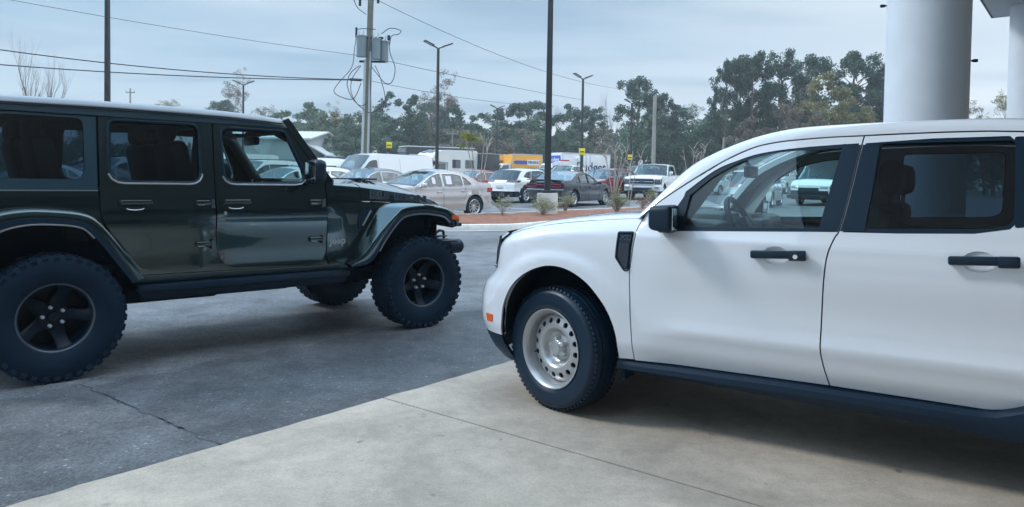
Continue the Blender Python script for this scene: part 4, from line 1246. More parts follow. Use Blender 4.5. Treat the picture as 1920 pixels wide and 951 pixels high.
# ================================================================== WHITE PICKUP
def steel_wheel(parent, loc, side, steer=0.0, spin=0.0):
    w = empty('wheel', loc, (0 if side > 0 else pi) + steer, parent)
    R, hw = 0.366, 0.113
    m = MB()
    m.lathe([(0.222, -hw * 0.80), (0.24, -hw * 0.93), (0.285, -hw * 1.04), (0.325, -hw), (R - 0.018, -hw * 0.86), (R - 0.006, -hw * 0.66), (R - 0.003, -hw * 0.5),
             (R - 0.003, -0.048), (R - 0.011, -0.046), (R - 0.011, -0.038), (R - 0.001, -0.036), (R, -0.004), (R - 0.009, -0.002), (R - 0.009, 0.006), (R, 0.008), (R - 0.001, 0.036), (R - 0.011, 0.038), (R - 0.011, 0.046), (R - 0.003, 0.048),
             (R - 0.003, hw * 0.5), (R - 0.006, hw * 0.66), (R - 0.018, hw * 0.86), (0.332, hw * 0.985), (0.325, hw * 1.0), (0.320, hw * 1.0), (0.285, hw * 1.04), (0.262, hw * 1.02), (0.258, hw * 1.005), (0.24, hw * 0.93), (0.226, hw * 0.82), (0.221, hw * 0.7)], 80)
    for k in range(72):
        for s in (-1, 1):
            t = 2 * pi * (k + 0.25 * s) / 72
            M = Matrix.Rotation(-t, 4, 'Y') @ Matrix.Translation((R - 0.0115, s * hw * 0.72, 0)) @ Matrix.Rotation(-0.35 * s, 4, 'Z')
            m.box((0, 0, 0), (0.012, 0.026, 0.017), M)
    m.build('tyre', mat('smooth_tyre', (0.003, 0.017, 0.036), 0.38, spec=0.35, var=0.1, vscale=20), w, 40)
    SIL = mat('silver_wheel_paint', (0.44, 0.45, 0.46), 0.34, metal=0.6, coat=0.3)
    prof = Mono([0.045, 0.06, 0.075, 0.088, 0.105, 0.118, 0.128, 0.14, 0.165, 0.188, 0.205], [0.020, 0.018, 0.014, 0.020, 0.046, 0.060, 0.064, 0.063, 0.056, 0.046, 0.030])
    holes = []
    for k in range(16):
        a = 2 * pi * k / 16 + spin
        holes.append([(0.163 * cos(a) + 0.0165 * cos(2 * pi * j / 14), 0.163 * sin(a) + 0.0165 * sin(2 * pi * j / 14)) for j in range(14)])
    disc = [(0.204 * cos(2 * pi * k / 72), 0.204 * sin(2 * pi * k / 72)) for k in range(72)]
    r_ = panel('rim', disc, holes, lambda x, z: prof(max(0.045, hypot(x, z))), SIL, w, 1, 0.012, 0.011)
    m = MB()
    m.lathe([(0.200, 0.032), (0.206, 0.028), (0.209, 0.05), (0.212, 0.078), (0.220, 0.088), (0.2215, 0.094), (0.232, 0.100), (0.2365, 0.106), (0.236, 0.111), (0.230, 0.112), (0.222, 0.104), (0.214, 0.094), (0.2085, 0.083)], 80)
    m.lathe([(0.205, 0.03), (0.200, -0.09)], 60)
    m.build('rim_barrel', SIL, w, 30)
    m = MB()
    m.lathe([(0.199, -0.02), (0.05, -0.025), (0, -0.025)], 32); m.lathe([(0.16, -0.012), (0.155, 0.0), (0.06, 0.005)], 32)
    m.build('brake_disc', DARK, w)
    # five-lobed hub cap
    m = MB()
    lob = []
    for k in range(100):
        t = 2 * pi * k / 100 + spin + 0.2
        lob.append((0.049 + 0.017 * max(0, cos(5 * (t - spin))) ** 0.55, t))
    rows = []
    for (f, y) in ((1.06, 0.012), (1.0, 0.045), (0.94, 0.054), (0.86, 0.056)):
        rows.append([(r * f * cos(t), y, r * f * sin(t)) for r, t in lob])
    rows.append([(0.040 * cos(t), 0.060, 0.040 * sin(t)) for r, t in lob])
    rows.append([(0.036 * cos(t), 0.066, 0.036 * sin(t)) for r, t in lob])
    rows.append([(0.020 * cos(t), 0.068, 0.020 * sin(t)) for r, t in lob])
    rows.append([(0.0001 * cos(t), 0.0685, 0.0001 * sin(t)) for r, t in lob])
    rows = [r + r[:1] for r in rows]
    m.grid(rows)
    m.build('hub_cap', SIL, w, 35)
    m = MB()
    a = 2 * pi * 15 / 16 + spin
    m.cyl((0.172 * cos(a), 0.05, 0.172 * sin(a)), (0.160 * cos(a), 0.085, 0.160 * sin(a)), 0.005, n=8)
    m.build('valve_stem', BLACKP, w)
    return w


def build_pickup():
    WH = mat('white_pickup_paint', (0.72, 0.75, 0.79), 0.25, coat=1.0)
    TRIMB = mat('gloss_black_trim', (0.003, 0.018, 0.036), 0.34, spec=0.35)
    CLAD = mat('textured_black_cladding', (0.003, 0.017, 0.036), 0.45, spec=0.3, var=0.1, vscale=40, bump=0.1, bscale=400)
    T = empty('pickup_truck', (0.739, 5.093, 0.022), radians(148))
    tag(T, 'white crew cab compact pickup with silver steel wheels under the entrance canopy', 'pickup')
    base = Mono([.20, .30, .38, .47, .6, .85, .98, 1.06, 1.12, 1.2, 1.6, 1.70], [.83, .862, .884, .912, .920, .920, .916, .904, .885, .86, .69, .62])
    A = Mono([.22, .30, .40, .50, .60, .69, .76, .80, .9, 1.0, 1.05, 1.10], [.60, .70, .755, .775, .772, .745, .675, .645, .635, .615, .585, .50])

    SH = Mono([-0.62, -0.45, -0.3, -0.1, 0.1, 0.27, 0.40, 0.5], [1.163, 1.156, 1.145, 1.125, 1.097, 1.06, 1.02, 0.98])

    def shoulder(x):
        return SH(x)

    def ym(x, z):
        y = base(z)
        a = A(z)
        t = max(0.0, x) / a
        if t > 0: y *= (1 - min(t, 0.985) ** 3.2) ** (1 / 3.2)
        if x > -0.56 and z > 0.95:
            zs = shoulder(x)
            d = max(0.0, z - (zs - 0.085))
            y -= 0.085 * (1 - sqrt(max(0.0, 1 - min(1, d / 0.086) ** 2))) * sstep(-0.57, -0.47, x)
        # pressed wheel-arch flare with a step round it
        r = hypot(x, z - 0.40)
        if z > 0.36:
            y += 0.020 * sstep(0.575, 0.495, r) * sstep(0.50, 0.76, z)
        r = hypot(x + 3.076, z - 0.40)
        if r < 0.7 and z > 0.36:
            y += 0.020 * sstep(0.60, 0.49, r) * sstep(0.50, 0.76, z)
        # lower doors turn under below a crisp crease
        if z < 0.545 and x < -0.45: y -= 0.17 * (0.545 - z) * sstep(-0.45, -0.75, x)
        # shoulder line and scalloped lower doors
        if x < -0.5:
            y -= 0.010 * math.exp(-((z - 0.74) / 0.12) ** 2) * sstep(-0.5, -0.8, x)
            y += 0.008 * math.exp(-((z - 0.575) / 0.035) ** 2) * sstep(-0.55, -0.85, x)
            y += 0.006 * math.exp(-((z - 1.055) / 0.03) ** 2)
        return y

    def xm(y, z):
        b_ = base(z)
        return A(z) * (1 - min(1, abs(y) / b_) ** 3.2) ** (1 / 3.2)

    arch = [(-.402, .375), (-.395, .491), (-.358, .607), (-.297, .703), (-.205, .792), (-.08, .852), (.049, .858), (.18, .809), (.283, .726), (.358, .600), (.385, .476), (.399, .393)]
    arch = spl(arch, 4)
    seam_f = spl([(-.545, 1.197), (-.504, 1.115), (-.483, .955), (-.473, .862), (-.478, .72), (-.486, .596), (-.496, .370)], 5)
    gut = spl([(-.545, 1.197), (-.601, 1.247), (-.705, 1.325), (-.831, 1.411), (-.945, 1.485), (-1.07, 1.547), (-1.18, 1.575), (-1.304, 1.589), (-1.45, 1.599), (-1.604, 1.604)], 4)
    gut2 = [(-1.604, 1.604), (-1.78, 1.610), (-1.943, 1.614), (-2.12, 1.615), (-2.28, 1.608), (-2.40, 1.585)]
    seam_b = spl([(-1.604, 1.604), (-1.596, 1.558), (-1.554, 1.266), (-1.527, 1.138), (-1.511, 1.108), (-1.485, 1.03), (-1.474, .951), (-1.468, .835), (-1.465, .69), (-1.467, .545), (-1.503, .381)], 4)
    rearcut = spl([(-2.40, 1.585), (-2.47, 1.35), (-2.53, 1.10), (-2.58, .88), (-2.55, .68), (-2.45, .53), (-2.34, .455), (-2.235, .400), (-2.17, .380)], 4)
    sill = [(-2.135, .377), (-1.503, .381)]
    fr_top = [(x, shoulder(x) - 0.002) for x in (-0.55, -0.45, -0.35, -0.25, -0.15, -0.05, 0.05, 0.15, 0.24, 0.32, 0.39)]
    nose_x = lambda z: A(z) * 0.905
    noseup = [(nose_x(z), z) for z in (.415, .47, .53, .59, .65, .70, .75, .79, .84, .9, .95, .985)]
    fender = [(-.496, .372), (-.405, .366)] + arch + [(.43, .393)] + [(nose_x(.405) - 0.06, .393)] + noseup + fr_top[::-1] + seam_f[1:-1]
    fdoor_cut = gut + seam_b[1:] + [(-.496, .367)] + seam_f[::-1][1:-1]
    wf = spl([(-.711, 1.099), (-.722, 1.20), (-.747, 1.311)], 2)[:-1] + spl([(-.747, 1.311), (-.886, 1.426), (-1.00, 1.480), (-1.117, 1.519), (-1.30, 1.546), (-1.511, 1.562)], 4) + [(-1.583, 1.566)] + [(-1.545, 1.27), (-1.521, 1.133)]
    wfg = spl([(-.758, 1.124), (-.764, 1.20), (-.778, 1.296)], 3)[:-1] + spl([(-.778, 1.296), (-.875, 1.386), (-.96, 1.442), (-1.037, 1.481), (-1.18, 1.519), (-1.329, 1.534), (-1.508, 1.543)], 4) + [(-1.472, 1.345), (-1.435, 1.147)]
    wr = [(-1.613, 1.566), (-1.90, 1.585), (-2.20, 1.591)] + rnd([(-2.20, 1.591), (-2.295, 1.585), (-2.31, 1.46)], 0.05)[1:-1] + [(-2.305, 1.30)] + rnd([(-2.305, 1.30), (-2.30, 1.197), (-2.206, 1.177)], 0.05)[1:-1] + [(-2.206, 1.177), (-2.077, 1.152), (-1.771, 1.138), (-1.545, 1.133)]
    wrg = rnd([(-1.681, 1.563), (-2.223, 1.571), (-2.222, 1.207), (-2.165, 1.175), (-1.642, 1.154)], [0.02, 0.03, 0.05, 0.08, 0.02])
    rdoor_cut = gut2[1:] + rearcut[1:] + sill[:1] + seam_b[::-1]
    cup = lambda cx_, cz_: [(cx_ + 0.064 * cos(2 * pi * k / 32), cz_ + 0.046 * sin(2 * pi * k / 32)) for k in range(32)]
    for s in (1, -1):
        fp = panel('front_fender', fender, [], ym, WH, T, s, 0.05, 0.026, gap=0.003)
        # ---- doors
        fd = panel('front_door', fdoor_cut, [wf, cup(-1.245, 1.004)], ym, WH, T, s, 0.035, 0.027, gap=0.0034)
        panel('window_trim', wf, [wfg], lambda x, z: ym(x, z) - 0.004, TRIMB, fd, s, 0.02, 0.06)
        panel('window', wfg, [], lambda x, z: ym(x, z) - 0.016, GLASS, fd, s, 0.003, 0.15)
        rd = panel('rear_door', rdoor_cut, [wr, cup(-2.097, 1.032)], ym, WH, T, s, 0.035, 0.03, gap=0.0034)
        panel('window_trim', wr, [wrg], lambda x, z: ym(x, z) - 0.004, TRIMB, rd, s, 0.02, 0.06)
        panel('window', wrg, [], lambda x, z: ym(x, z) - 0.016, PRIVACY, rd, s, 0.003, 0.15)
        sb = [p for p in seam_b if 1.136 < p[1] < 1.565]
        panel('pillar_applique', [(p[0] + 0.0045, p[1]) for p in sb] + [(-1.448, 1.137), (-1.482, 1.345), (-1.512, 1.564)], [], lambda x, z: ym(x, z) + 0.002, TRIMB, fd, s, 0.012, 0.05)
        panel('pillar_applique', [(p[0] - 0.0045, p[1]) for p in sb] + [(-1.638, 1.142), (-1.660, 1.345), (-1.676, 1.566)], [], lambda x, z: ym(x, z) + 0.002, TRIMB, rd, s, 0.012, 0.05)
        for d, hx0, hx1, hz, tilt in ((fd, -1.388, -1.133, 1.008, -0.05), (rd, -2.246, -1.978, 1.036, -0.05)):
            hm = (hx0 + hx1) / 2
            yy = ym(hm, hz)
            b = MB()
            M = Matrix.Translation((hm, s * (yy + 0.030), hz)) @ Matrix.Rotation(-tilt * 1.0, 4, 'Y')
            b.box((0.0, 0, 0.004), (0.262, 0.026, 0.040), M, bev=0.009)
            b.box((-0.092, 0.002 * s, 0.000), (0.082, 0.03, 0.050), M, bev=0.009)
            b.box((-0.10, -0.018 * s, 0), (0.04, 0.035, 0.036), M, bev=0.006); b.box((0.11, -0.018 * s, 0), (0.03, 0.035, 0.034), M, bev=0.006)
            h_ = b.build('handle', TRIMB, d, 40)
            # scooped recess behind the handle: a shallow dish with a raised rim
            b = MB()
            rows = []
            for k in range(25):
                t = 2 * pi * k / 24
                ex, ez = cos(t), sin(t)
                rows.append([(hm + 0.015 + ex * rr * 0.064, s * (ym(hm + 0.015 + ex * rr * 0.064, hz + ez * rr * 0.046) + oo), hz - 0.004 + ez * rr * 0.046) for rr, oo in ((1.02, -0.0008), (0.96, -0.0025), (0.85, -0.007), (0.6, -0.012), (0.0, -0.014))])
            b.grid(rows)
            b.build('handle_cup', WH, d, 60)
            if d is fd and s > 0:
                b = MB(); b.cyl((hx0 + 0.042, s * (yy + 0.043), hz), (hx0 + 0.042, s * (yy + 0.0495), hz), 0.011, n=18); b.build('lock', CHROME, h_)
        # ---- backing for shut lines
        panel('inner_side', [(-.60, 1.10), (-2.44, 1.10), (-2.44, .62), (-2.2, .42), (-.52, .42)], [], lambda x, z: ym(x, z) - 0.045, GAP, T, s, 0.005, 0.15)
        panel('inner_frame', gut[2:] + gut2[1:-1] + [(-2.38, 1.12), (-.66, 1.12)], [inset(wfg, -0.006), inset(wrg, -0.006)], lambda x, z: ym(x, z) - 0.048, mat('grey_headliner', (0.20, 0.22, 0.22), 0.8), T, s, 0.010, 0.1)
        # ---- roof rail, from the gutter up and over
        lo = [(-.505, 1.160)] + gut[0:] + gut2[1:]
        hi = spl([(-.47, 1.172), (-.506, 1.206), (-.60, 1.316), (-.732, 1.454), (-.84, 1.520), (-.943, 1.568), (-1.068, 1.614), (-1.201, 1.644), (-1.353, 1.661), (-1.67, 1.673), (-1.996, 1.680), (-2.256, 1.673), (-2.42, 1.645)], 6)

        def at_len(pl, t):
            ls = [0]
            for i in range(1, len(pl)): ls.append(ls[-1] + hypot(pl[i][0] - pl[i - 1][0], pl[i][1] - pl[i - 1][1]))
            q = t * ls[-1]
            return (interp(q, ls, [p[0] for p in pl]), interp(q, ls, [p[1] for p in pl]))
        b = MB(); rows = []; edge = []
        for i in range(61):
            t = i / 60
            a = at_len(lo, t)
            # match by x so both edges run side by side
            h_ = at_len(hi, t)
            ya = base(a[1]) + 0.0
            yh = base(min(h_[1], 1.6)) - 0.075
            nx, nz = h_[0] - a[0], h_[1] - a[1]
            g = 0.010
            a2 = (a[0] + nx * 0.06, a[1] + nz * 0.06 + 0.0)
            rows.append([(a2[0], s * (ya - 0.03), a2[1]), (a2[0], s * (ya + 0.001), a2[1]), (a[0] + nx * 0.35, s * (ya - 0.004), a[1] + nz * 0.35), (a[0] + nx * 0.65, s * (ya * 0.72 + yh * 0.28), a[1] + nz * 0.68), (a[0] + nx * 0.88, s * (ya * 0.38 + yh * 0.62), a[1] + nz * 0.90), (h_[0], s * yh, h_[1]), (h_[0] - 0.015, s * (yh - 0.05), h_[1] - 0.012), (h_[0] - 0.03, s * (yh - 0.05), h_[1] - 0.045)])
            edge.append((h_[0], yh, h_[1]))
        b.grid(rows)
        b.build('roof_rail', WH, T, 50)
        if s == 1: redge = edge
        # ---- rocker cladding
        b = MB(); rows = []
        for x, zt, zb in [(-.402, .366, .30), (-.50, .366, .292), (-1.03, .374, .286), (-1.30, .378, .278), (-1.80, .378, .272), (-2.10, .377, .262), (-2.18, .384, .258), (-2.26, .418, .262), (-2.36, .47, .265), (-2.47, .56, .27), (-2.56, .66, .28), (-2.60, .68, .29)]:
            y = base(zt)
            rows.append([(x, s * (y - 0.045), zt - 0.001), (x, s * (y + 0.006), zt - 0.006), (x, s * (y + 0.026), zt - 0.022), (x, s * (y + 0.028), zt - 0.052 - (zt - .377) * 0.5), (x, s * (y + 0.004), zb + 0.012), (x, s * (y - 0.03), zb), (x, s * 0.6, zb - 0.005)])
        b.grid(rows)
        b.build('rocker_cladding', CLAD, T, 30)
        # ---- arch liner
        b = MB(); rows = []
        for p in arch: rows.append([(p[0], s * (ym(*p) - 0.012), p[1] - 0.004), (p[0] * 1.0, s * (ym(*p) - 0.03), p[1] + 0.012), (p[0] * 1.06, s * 0.50, p[1] + 0.04)])
        b.grid(rows); b.box((0, s * 0.49, 0.62), (0.9, 0.02, 0.62)); b.box((-.43, s * 0.68, .42), (0.02, 0.4, 0.34))
        b.build('wheel_well', DARK, T)
        # ---- fender vent with the trim-level letters
        vo = rnd([(-.392, 1.083), (-.488, 1.087), (-.470, .868), (-.439, .865), (-.384, .937)], 0.012, 3)
        v_ = panel('fender_vent', vo, [], lambda x, z: ym(x, z) + 0.004, CLAD, fp, s, 0.02, 0.05)
        b = MB(); b.tube([(p[0], s * (ym(*p) + 0.006), p[1]) for p in dens(inset(vo, 0.008), 0.03)], 0.004, 5, closed=True); b.build('vent_frame', TRIMB, v_)
        b = MB()
        b.prism(rnd([(-.410, 1.02), (-.470, 1.02), (-.459, .89), (-.439, .882), (-.402, .945)], 0.008), 0, 0.0022, M=Matrix.Translation((0, s * (ym(-.44, .95) + 0.005) - (0.0022 if s < 0 else 0), 0)))
        b.build('vent_insert', mat('vent_insert_grey', (0.022, 0.034, 0.048), 0.5), v_)
        lettering('XL', 0.040, Matrix.Translation((-.440, s * (ym(-.44, 1.055) + 0.0062), 1.050)) @ Matrix.Rotation(pi if s > 0 else 0, 4, 'Z') @ Matrix.Rotation(pi / 2, 4, 'X'), mat('debossed_grey', (0.055, 0.085, 0.11), 0.4), v_, depth=0.001, sx=1.5)
        # ---- side marker
        mk = [(.545, .516), (.462, .518), (.470, .470), (.535, .466)]
        panel('side_marker', rnd(mk, 0.006), [], lambda x, z: ym(x, z) + 0.004, LENS_ORANGE, fp, s, 0.01, 0.03)
        # ---- headlight wrapping the corner
        b = MB(); rows = []
        for z in (.785, .80, .83, .87, .92, .965, .990, .997):
            r_ = []
            ymax = base(z) * interp(z, [.785, .83, .9, .99], [.80, .86, .885, .885])
            for k in range(14):
                y = 0.40 + (ymax - 0.40) * k / 13
                r_.append((xm(y, z) + 0.006, s * y, z))
            rows.append(r_)
        b.grid(rows)
        hl = b.build('headlight', mat('smoked_lens', (0.13, 0.155, 0.18), 0.08, metal=0.4, coat=1.0), T)
        b = MB()
        for zz in (.815,):
            b.tube([(xm(0.42 + (0.80 - 0.42) * k / 10, zz) + 0.008, s * (0.42 + (0.80 - 0.42) * k / 10), zz) for k in range(11)], 0.007, 5)
        b.build('light_guide', LENS_CLEAR, hl)
        # ---- bumper cladding, dark lower corner
        cl = [(.400, .388), (nose_x(.40) - .02, .388), (nose_x(.36), .36), (nose_x(.30) - .005, .30), (nose_x(.25) - 0.01, .25), (.36, .235), (.31, .236), (.385, .34)]
        panel('bumper_cladding', cl, [], lambda x, z: ym(x, z) + 0.002, CLAD, T, s, 0.03, 0.05)
        # ---- door mirror
        b = MB()
        M = Matrix.Translation((-.685, s * 0.985, 1.168)) @ Matrix.Rotation(s * 0.12, 4, 'Z')
        bm = bmesh.new(); bmesh.ops.create_cube(bm, size=1)
        for v in bm.verts:
            v.co = Vector((v.co.x * 0.130, v.co.y * 0.21, v.co.z * 0.152))
            if v.co.x > 0: v.co.y *= 0.74; v.co.z *= 0.80; v.co.z += 0.004
        bmesh.ops.bevel(bm, geom=list(bm.edges), offset=0.034, segments=4, profile=0.6, affect='EDGES')
        b.bm(bm, 0, M)
        b.box((-.68, s * 0.895, 1.105), (0.08, 0.12, 0.03), bev=0.012)
        mi = b.build('mirror', CLAD, T, 60)
        b = MB(); b.box((-0.0665, 0, 0), (0.006, 0.165, 0.112), M, bev=0.002)
        b.build('mirror_glass', mat('mirror_glass', (0.5, 0.55, 0.58), 0.03, metal=1), mi)
        b = MB()
        sq = panel('mirror_sail', [(-.700, 1.106), (-.756, 1.118), (-.764, 1.20), (-.776, 1.296), (-.752, 1.30), (-.715, 1.235), (-.672, 1.165), (-.655, 1.106)], [], lambda x, z: ym(x, z) + 0.004, CLAD, mi, s, 0.02, 0.05)
        # bed side, out of the picture
        bed = [(-2.60, 1.15), (-4.15, 1.16), (-4.18, .60), (-4.10, .50), (-3.55, .46)] + [(-3.076 + .415 * cos(a), .385 + .475 * sin(a)) for a in [pi - 0.15 - (pi - 0.3) * k / 12 for k in range(13)]] + [(-2.62, .45)]
        panel('bed_side', bed, [], ym, WH, T, s, 0.08, 0.08)
        b = MB(); b.box((-4.15, s * 0.86, 0.95), (0.08, 0.10, 0.32), bev=0.02); b.build('taillight', LENS_RED, T)
        panel('cab_corner', [(p[0] - 0.004, p[1]) for p in rearcut if p[1] > 0.60] + [(-2.590, 0.45), (-2.592, 1.15), (-2.50, 1.585)], [], ym, WH, T, s, 0.08, 0.05)
        b = MB()
        b.grid([[(x, s * y_, z) for y_ in (base(min(z, 1.6)) - 0.005, 0.60)] for x, z in ((-2.43, 1.64), (-2.51, 1.585), (-2.596, 1.15), (-2.60, 0.6))])
        b.build('cab_back_edge', WH, T)
        b = MB(); ra = [(-3.076 + .415 * cos(a), .385 + .475 * sin(a)) for a in [pi - 0.15 - (pi - 0.3) * k / 16 for k in range(17)]]
        b.grid([[(p[0], s * (ym(*p) - 0.02), p[1]), (p[0], s * 0.50, p[1])] for p in ra]); b.box((-3.076, s * 0.49, 0.6), (0.86, 0.02, 0.6)); b.build('wheel_well', DARK, T)
    # ---- hood
    b = MB(); rows = []
    for x in (-0.50, -0.4, -0.3, -0.2, -0.1, 0.0, 0.1, 0.2, 0.27, 0.33, 0.39):
        zs = shoulder(x); k_ = sstep(0.42, 0.1, x)
        ye = ym(x, zs - 0.002)
        h_ = []
        for f, dz in ((1.0, -0.002), (0.985, 0.006), (0.96, 0.013), (0.90, 0.021), (0.80, 0.026), (0.6, 0.034), (0.3, 0.042), (0, 0.044)):
            xx = x + (1 - f ** 2.5) * 0.13 * sstep(0.05, 0.39, x)
            h_.append((xx, ye * f, zs + dz * (0.4 + 0.6 * k_)))
        rows.append([(p[0], -p[1], p[2]) for p in h_] + [(p[0], p[1], p[2]) for p in h_[-2::-1]])
    # roll over to the nose
    b.grid(rows)
    b.build('hood', WH, T, 60)
    b = MB(); rows = []
    last = rows
    for i, z in enumerate((1.03, 1.018, 1.00, 0.99)):
        r_ = []
        for k in range(-14, 15):
            f = k / 14
            y = f * 0.80
            r_.append((xm(y, min(z, 1.0)) - interp(z, [.99, 1.0, 1.03], [0, 0.002, 0.045]) - 0.01, y, z))
        rows.append(r_)
    b.grid(rows)
    b.build('hood_lip', WH, T, 60)
    b = MB(); rows = []
    for z in (.40, .45, .50, .56, .62, .68, .73, .775):
        ye = base(z) * (1 - 0.903 ** 3.2) ** (1 / 3.2)
        rows.append([(xm(ye * k / 12, z), ye * k / 12, z) for k in range(-12, 13)])
    b.grid(rows); b.build('front_bumper', WH, T, 60)
    b = MB(); rows = []
    for z in (.76, .80, .86, .92, .97, 1.0):
        rows.append([(xm(0.62 * k / 12, z) - 0.004, 0.62 * k / 12, z) for k in range(-12, 13)])
    b.grid(rows)
    for z in (.84, .90, .955): b.tube([(xm(0.40 * k / 8, z) + 0.004, 0.40 * k / 8, z) for k in range(-8, 9)], 0.010, 6)
    b.build('grille', CLAD, T, 60)
    b = MB(); rows = []
    for z in (.236, .28, .33, .38, .402):
        ye = base(z) * (1 - 0.90 ** 3.2) ** (1 / 3.2)
        rows.append([(xm(ye * k / 12, z) + 0.002, ye * k / 12, z) for k in range(-12, 13)])
    b.grid(rows); b.build('lower_valance', CLAD, T, 60)
    # ---- windscreen and roof
    b = MB(); rows = []
    sub = [p for p in redge if p[0] > -1.22]
    for (x, y, z) in sub:
        yi = y - 0.03
        bow = interp(x, [-1.22, -0.5], [0.015, 0.07])
        rows.append([(x + bow * (1 - (k / 8) ** 2), yi * k / 8, z + 0.0) for k in range(-8, 9)])
    b.grid(rows); b.build('windscreen', GLASS, T, recalc=False)
    b = MB(); rows = []
    for (x, y, z) in [p for p in redge if p[0] <= -1.18]:
        rows.append([(x + 0.015 * (1 - (k / 8) ** 2) * sstep(-1.6, -1.18, x), y * k / 8, z + 0.012 * (1 - abs(k / 8) ** 2.2)) for k in range(-8, 9)])
    b.grid(rows); b.build('roof', WH, T, 60)
    b = MB(); b.box((-1.78, 0, 1.625), (1.25, 1.20, 0.02)); b.build('headliner', mat('grey_headliner', (0.2, 0.22, 0.22), 0.8), T)
    b = MB(); rows = [[(-2.43, y, 1.63) for y in (-0.6, 0, 0.6)], [(-2.60, y, 1.16) for y in (-0.75, 0, 0.75)]]
    b.grid(rows); b.build('rear_window', PRIVACY, T, recalc=False)
    b = MB(); b.box((-2.60, 0, 0.8), (0.04, 1.7, 0.72)); b.build('cab_back', WH, T)
    b = MB(); b.box((-3.36, 0, 0.66), (1.5, 1.5, 0.04)); b.box((-4.14, 0, 0.9), (0.05, 1.5, 0.5)); b.build('tailgate', WH, T)
    b = MB(); b.box((-4.16, 0, 0.50), (0.12, 1.7, 0.2), bev=0.03); b.build('rear_bumper', CLAD, T)
    b = MB(); b.grid([[(-.40 - 0.1 * (abs(k) / 6) ** 2 + dx_, k * 0.125, z) for k in range(-6, 7)] for dx_, z in ((0.05, 1.155), (-0.12, 1.165), (-0.2, 1.15))]); b.build('cowl_panel', CLAD, T)
    # ---- underbody
    b = MB()
    b.box((-1.5, 0, 0.30), (2.1, 1.3, 0.10)); b.box((0.0, 0, 0.42), (1.0, 0.95, 0.3)); b.box((-3.2, 0, 0.45), (1.6, 1.2, 0.12))
    b.cyl((0, -0.75, 0.366), (0, 0.75, 0.366), 0.04, n=10); b.cyl((-3.076, -0.75, 0.366), (-3.076, 0.75, 0.366), 0.06, n=10)
    b.build('chassis', DARK, T)
    # ---- interior
    IN = mat('cabin_plastic', (0.03, 0.037, 0.042), 0.6)
    INL = mat('cabin_pillar_trim', (0.24, 0.26, 0.255), 0.7)
    b = MB(); b.box((-1.5, 0, 0.44), (2.1, 1.6, 0.04)); b.build('floor_pan', IN, T)
    b = MB()
    b.box((-.72, 0, 1.045), (0.40, 1.56, 0.22), bev=0.05); b.box((-.50, 0, 1.10), (0.30, 1.50, 0.06), bev=0.02)
    b.box((-.76, 0.37, 1.145), (0.26, 0.36, 0.10), bev=0.045); b.box((-.90, 0, 0.9), (0.2, 0.3, 0.5), bev=0.03); b.box((-.92, 0.0, 1.11), (0.03, 0.24, 0.14), bev=0.01)
    b.build('dashboard', mat('cabin_dash_top', (0.07, 0.085, 0.085), 0.45), T, 40)
    b = MB()
    Ms = Matrix.Translation((-.935, 0.37, 1.105)) @ Matrix.Rotation(radians(25), 4, 'Y') @ Matrix.Rotation(-pi / 2, 4, 'Z')
    b.tube([(0.18 * cos(2 * pi * k / 28), 0, 0.18 * sin(2 * pi * k / 28)) for k in range(28)], 0.018, 8, closed=True, M=Ms)
    b.box((0, -0.02, 0), (0.13, 0.05, 0.12), Ms, bev=0.02); b.box((0.1, -0.01, 0.0), (0.14, 0.02, 0.04), Ms); b.box((-0.1, -0.01, 0.0), (0.14, 0.02, 0.04), Ms); b.box((0, -0.01, -0.1), (0.05, 0.02, 0.14), Ms)
    b.cyl((-.93, 0.37, 1.10), (-.65, 0.37, 1.0), 0.035, n=10)
    b.build('steering_wheel', BLACKP, T)
    CLOTH = mat('dark_seat_cloth', (0.035, 0.042, 0.048), 0.85)
    for sx, sy in ((-1.66, 0.38), (-1.66, -0.38)):
        b = MB()
        b.box((sx + 0.33, sy, 0.68), (0.52, 0.50, 0.16), bev=0.05)
        b.box((0, 0, 0.32), (0.14, 0.50, 0.60), Matrix.Translation((sx + 0.10, sy, 0.66)) @ Matrix.Rotation(-0.2, 4, 'Y'), bev=0.06)
        b.box((sx - 0.045, sy, 1.400), (0.11, 0.27, 0.18), bev=0.045)
        for q in (-0.06, 0.06): b.cyl((sx - 0.04, sy + q, 1.2), (sx - 0.045, sy + q, 1.34), 0.008, n=6)
        b.build('seat', CLOTH, T, 40)
    b = MB(); b.box((-2.15, 0, 0.72), (0.45, 1.3, 0.16), bev=0.05); b.box((0, 0, 0.33), (0.14, 1.3, 0.66), Matrix.Translation((-2.38, 0, 0.72)) @ Matrix.Rotation(-0.2, 4, 'Y'), bev=0.05)
    for q in (-0.42, 0.42): b.box((-2.47, q, 1.42), (0.09, 0.25, 0.16), bev=0.04)
    b.build('rear_seat', CLOTH, T, 40)
    for s in (1, -1):
        b = MB()
        b.grid([[(-.62, s * 0.76, 1.13), (-.72, s * 0.70, 1.13)], [(-.80, s * 0.72, 1.40), (-.90, s * 0.64, 1.40)], [(-.98, s * 0.66, 1.52), (-1.10, s * 0.58, 1.545)], [(-1.2, s * 0.62, 1.60), (-1.3, s * 0.55, 1.61)]])
        b.build('pillar_trim', INL, T)
        b = MB(); b.box((-1.1, s * 0.83, 0.92), (1.0, 0.06, 0.30), bev=0.02); b.box((-2.0, s * 0.83, 0.92), (0.8, 0.06, 0.30), bev=0.02); b.build('door_card', IN, T)
    b = MB(); b.box((-.885, 0.0, 1.435), (0.03, 0.25, 0.075), bev=0.012); b.cyl((-.88, 0, 1.46), (-.82, 0, 1.55), 0.012, n=8); b.build('rear_view_mirror', BLACKP, T)
    for s in (1, -1):
        b = MB(); b.box((-1.16, s * 0.34, 1.60), (0.16, 0.44, 0.02), bev=0.006); b.build('sun_visor', INL, T)
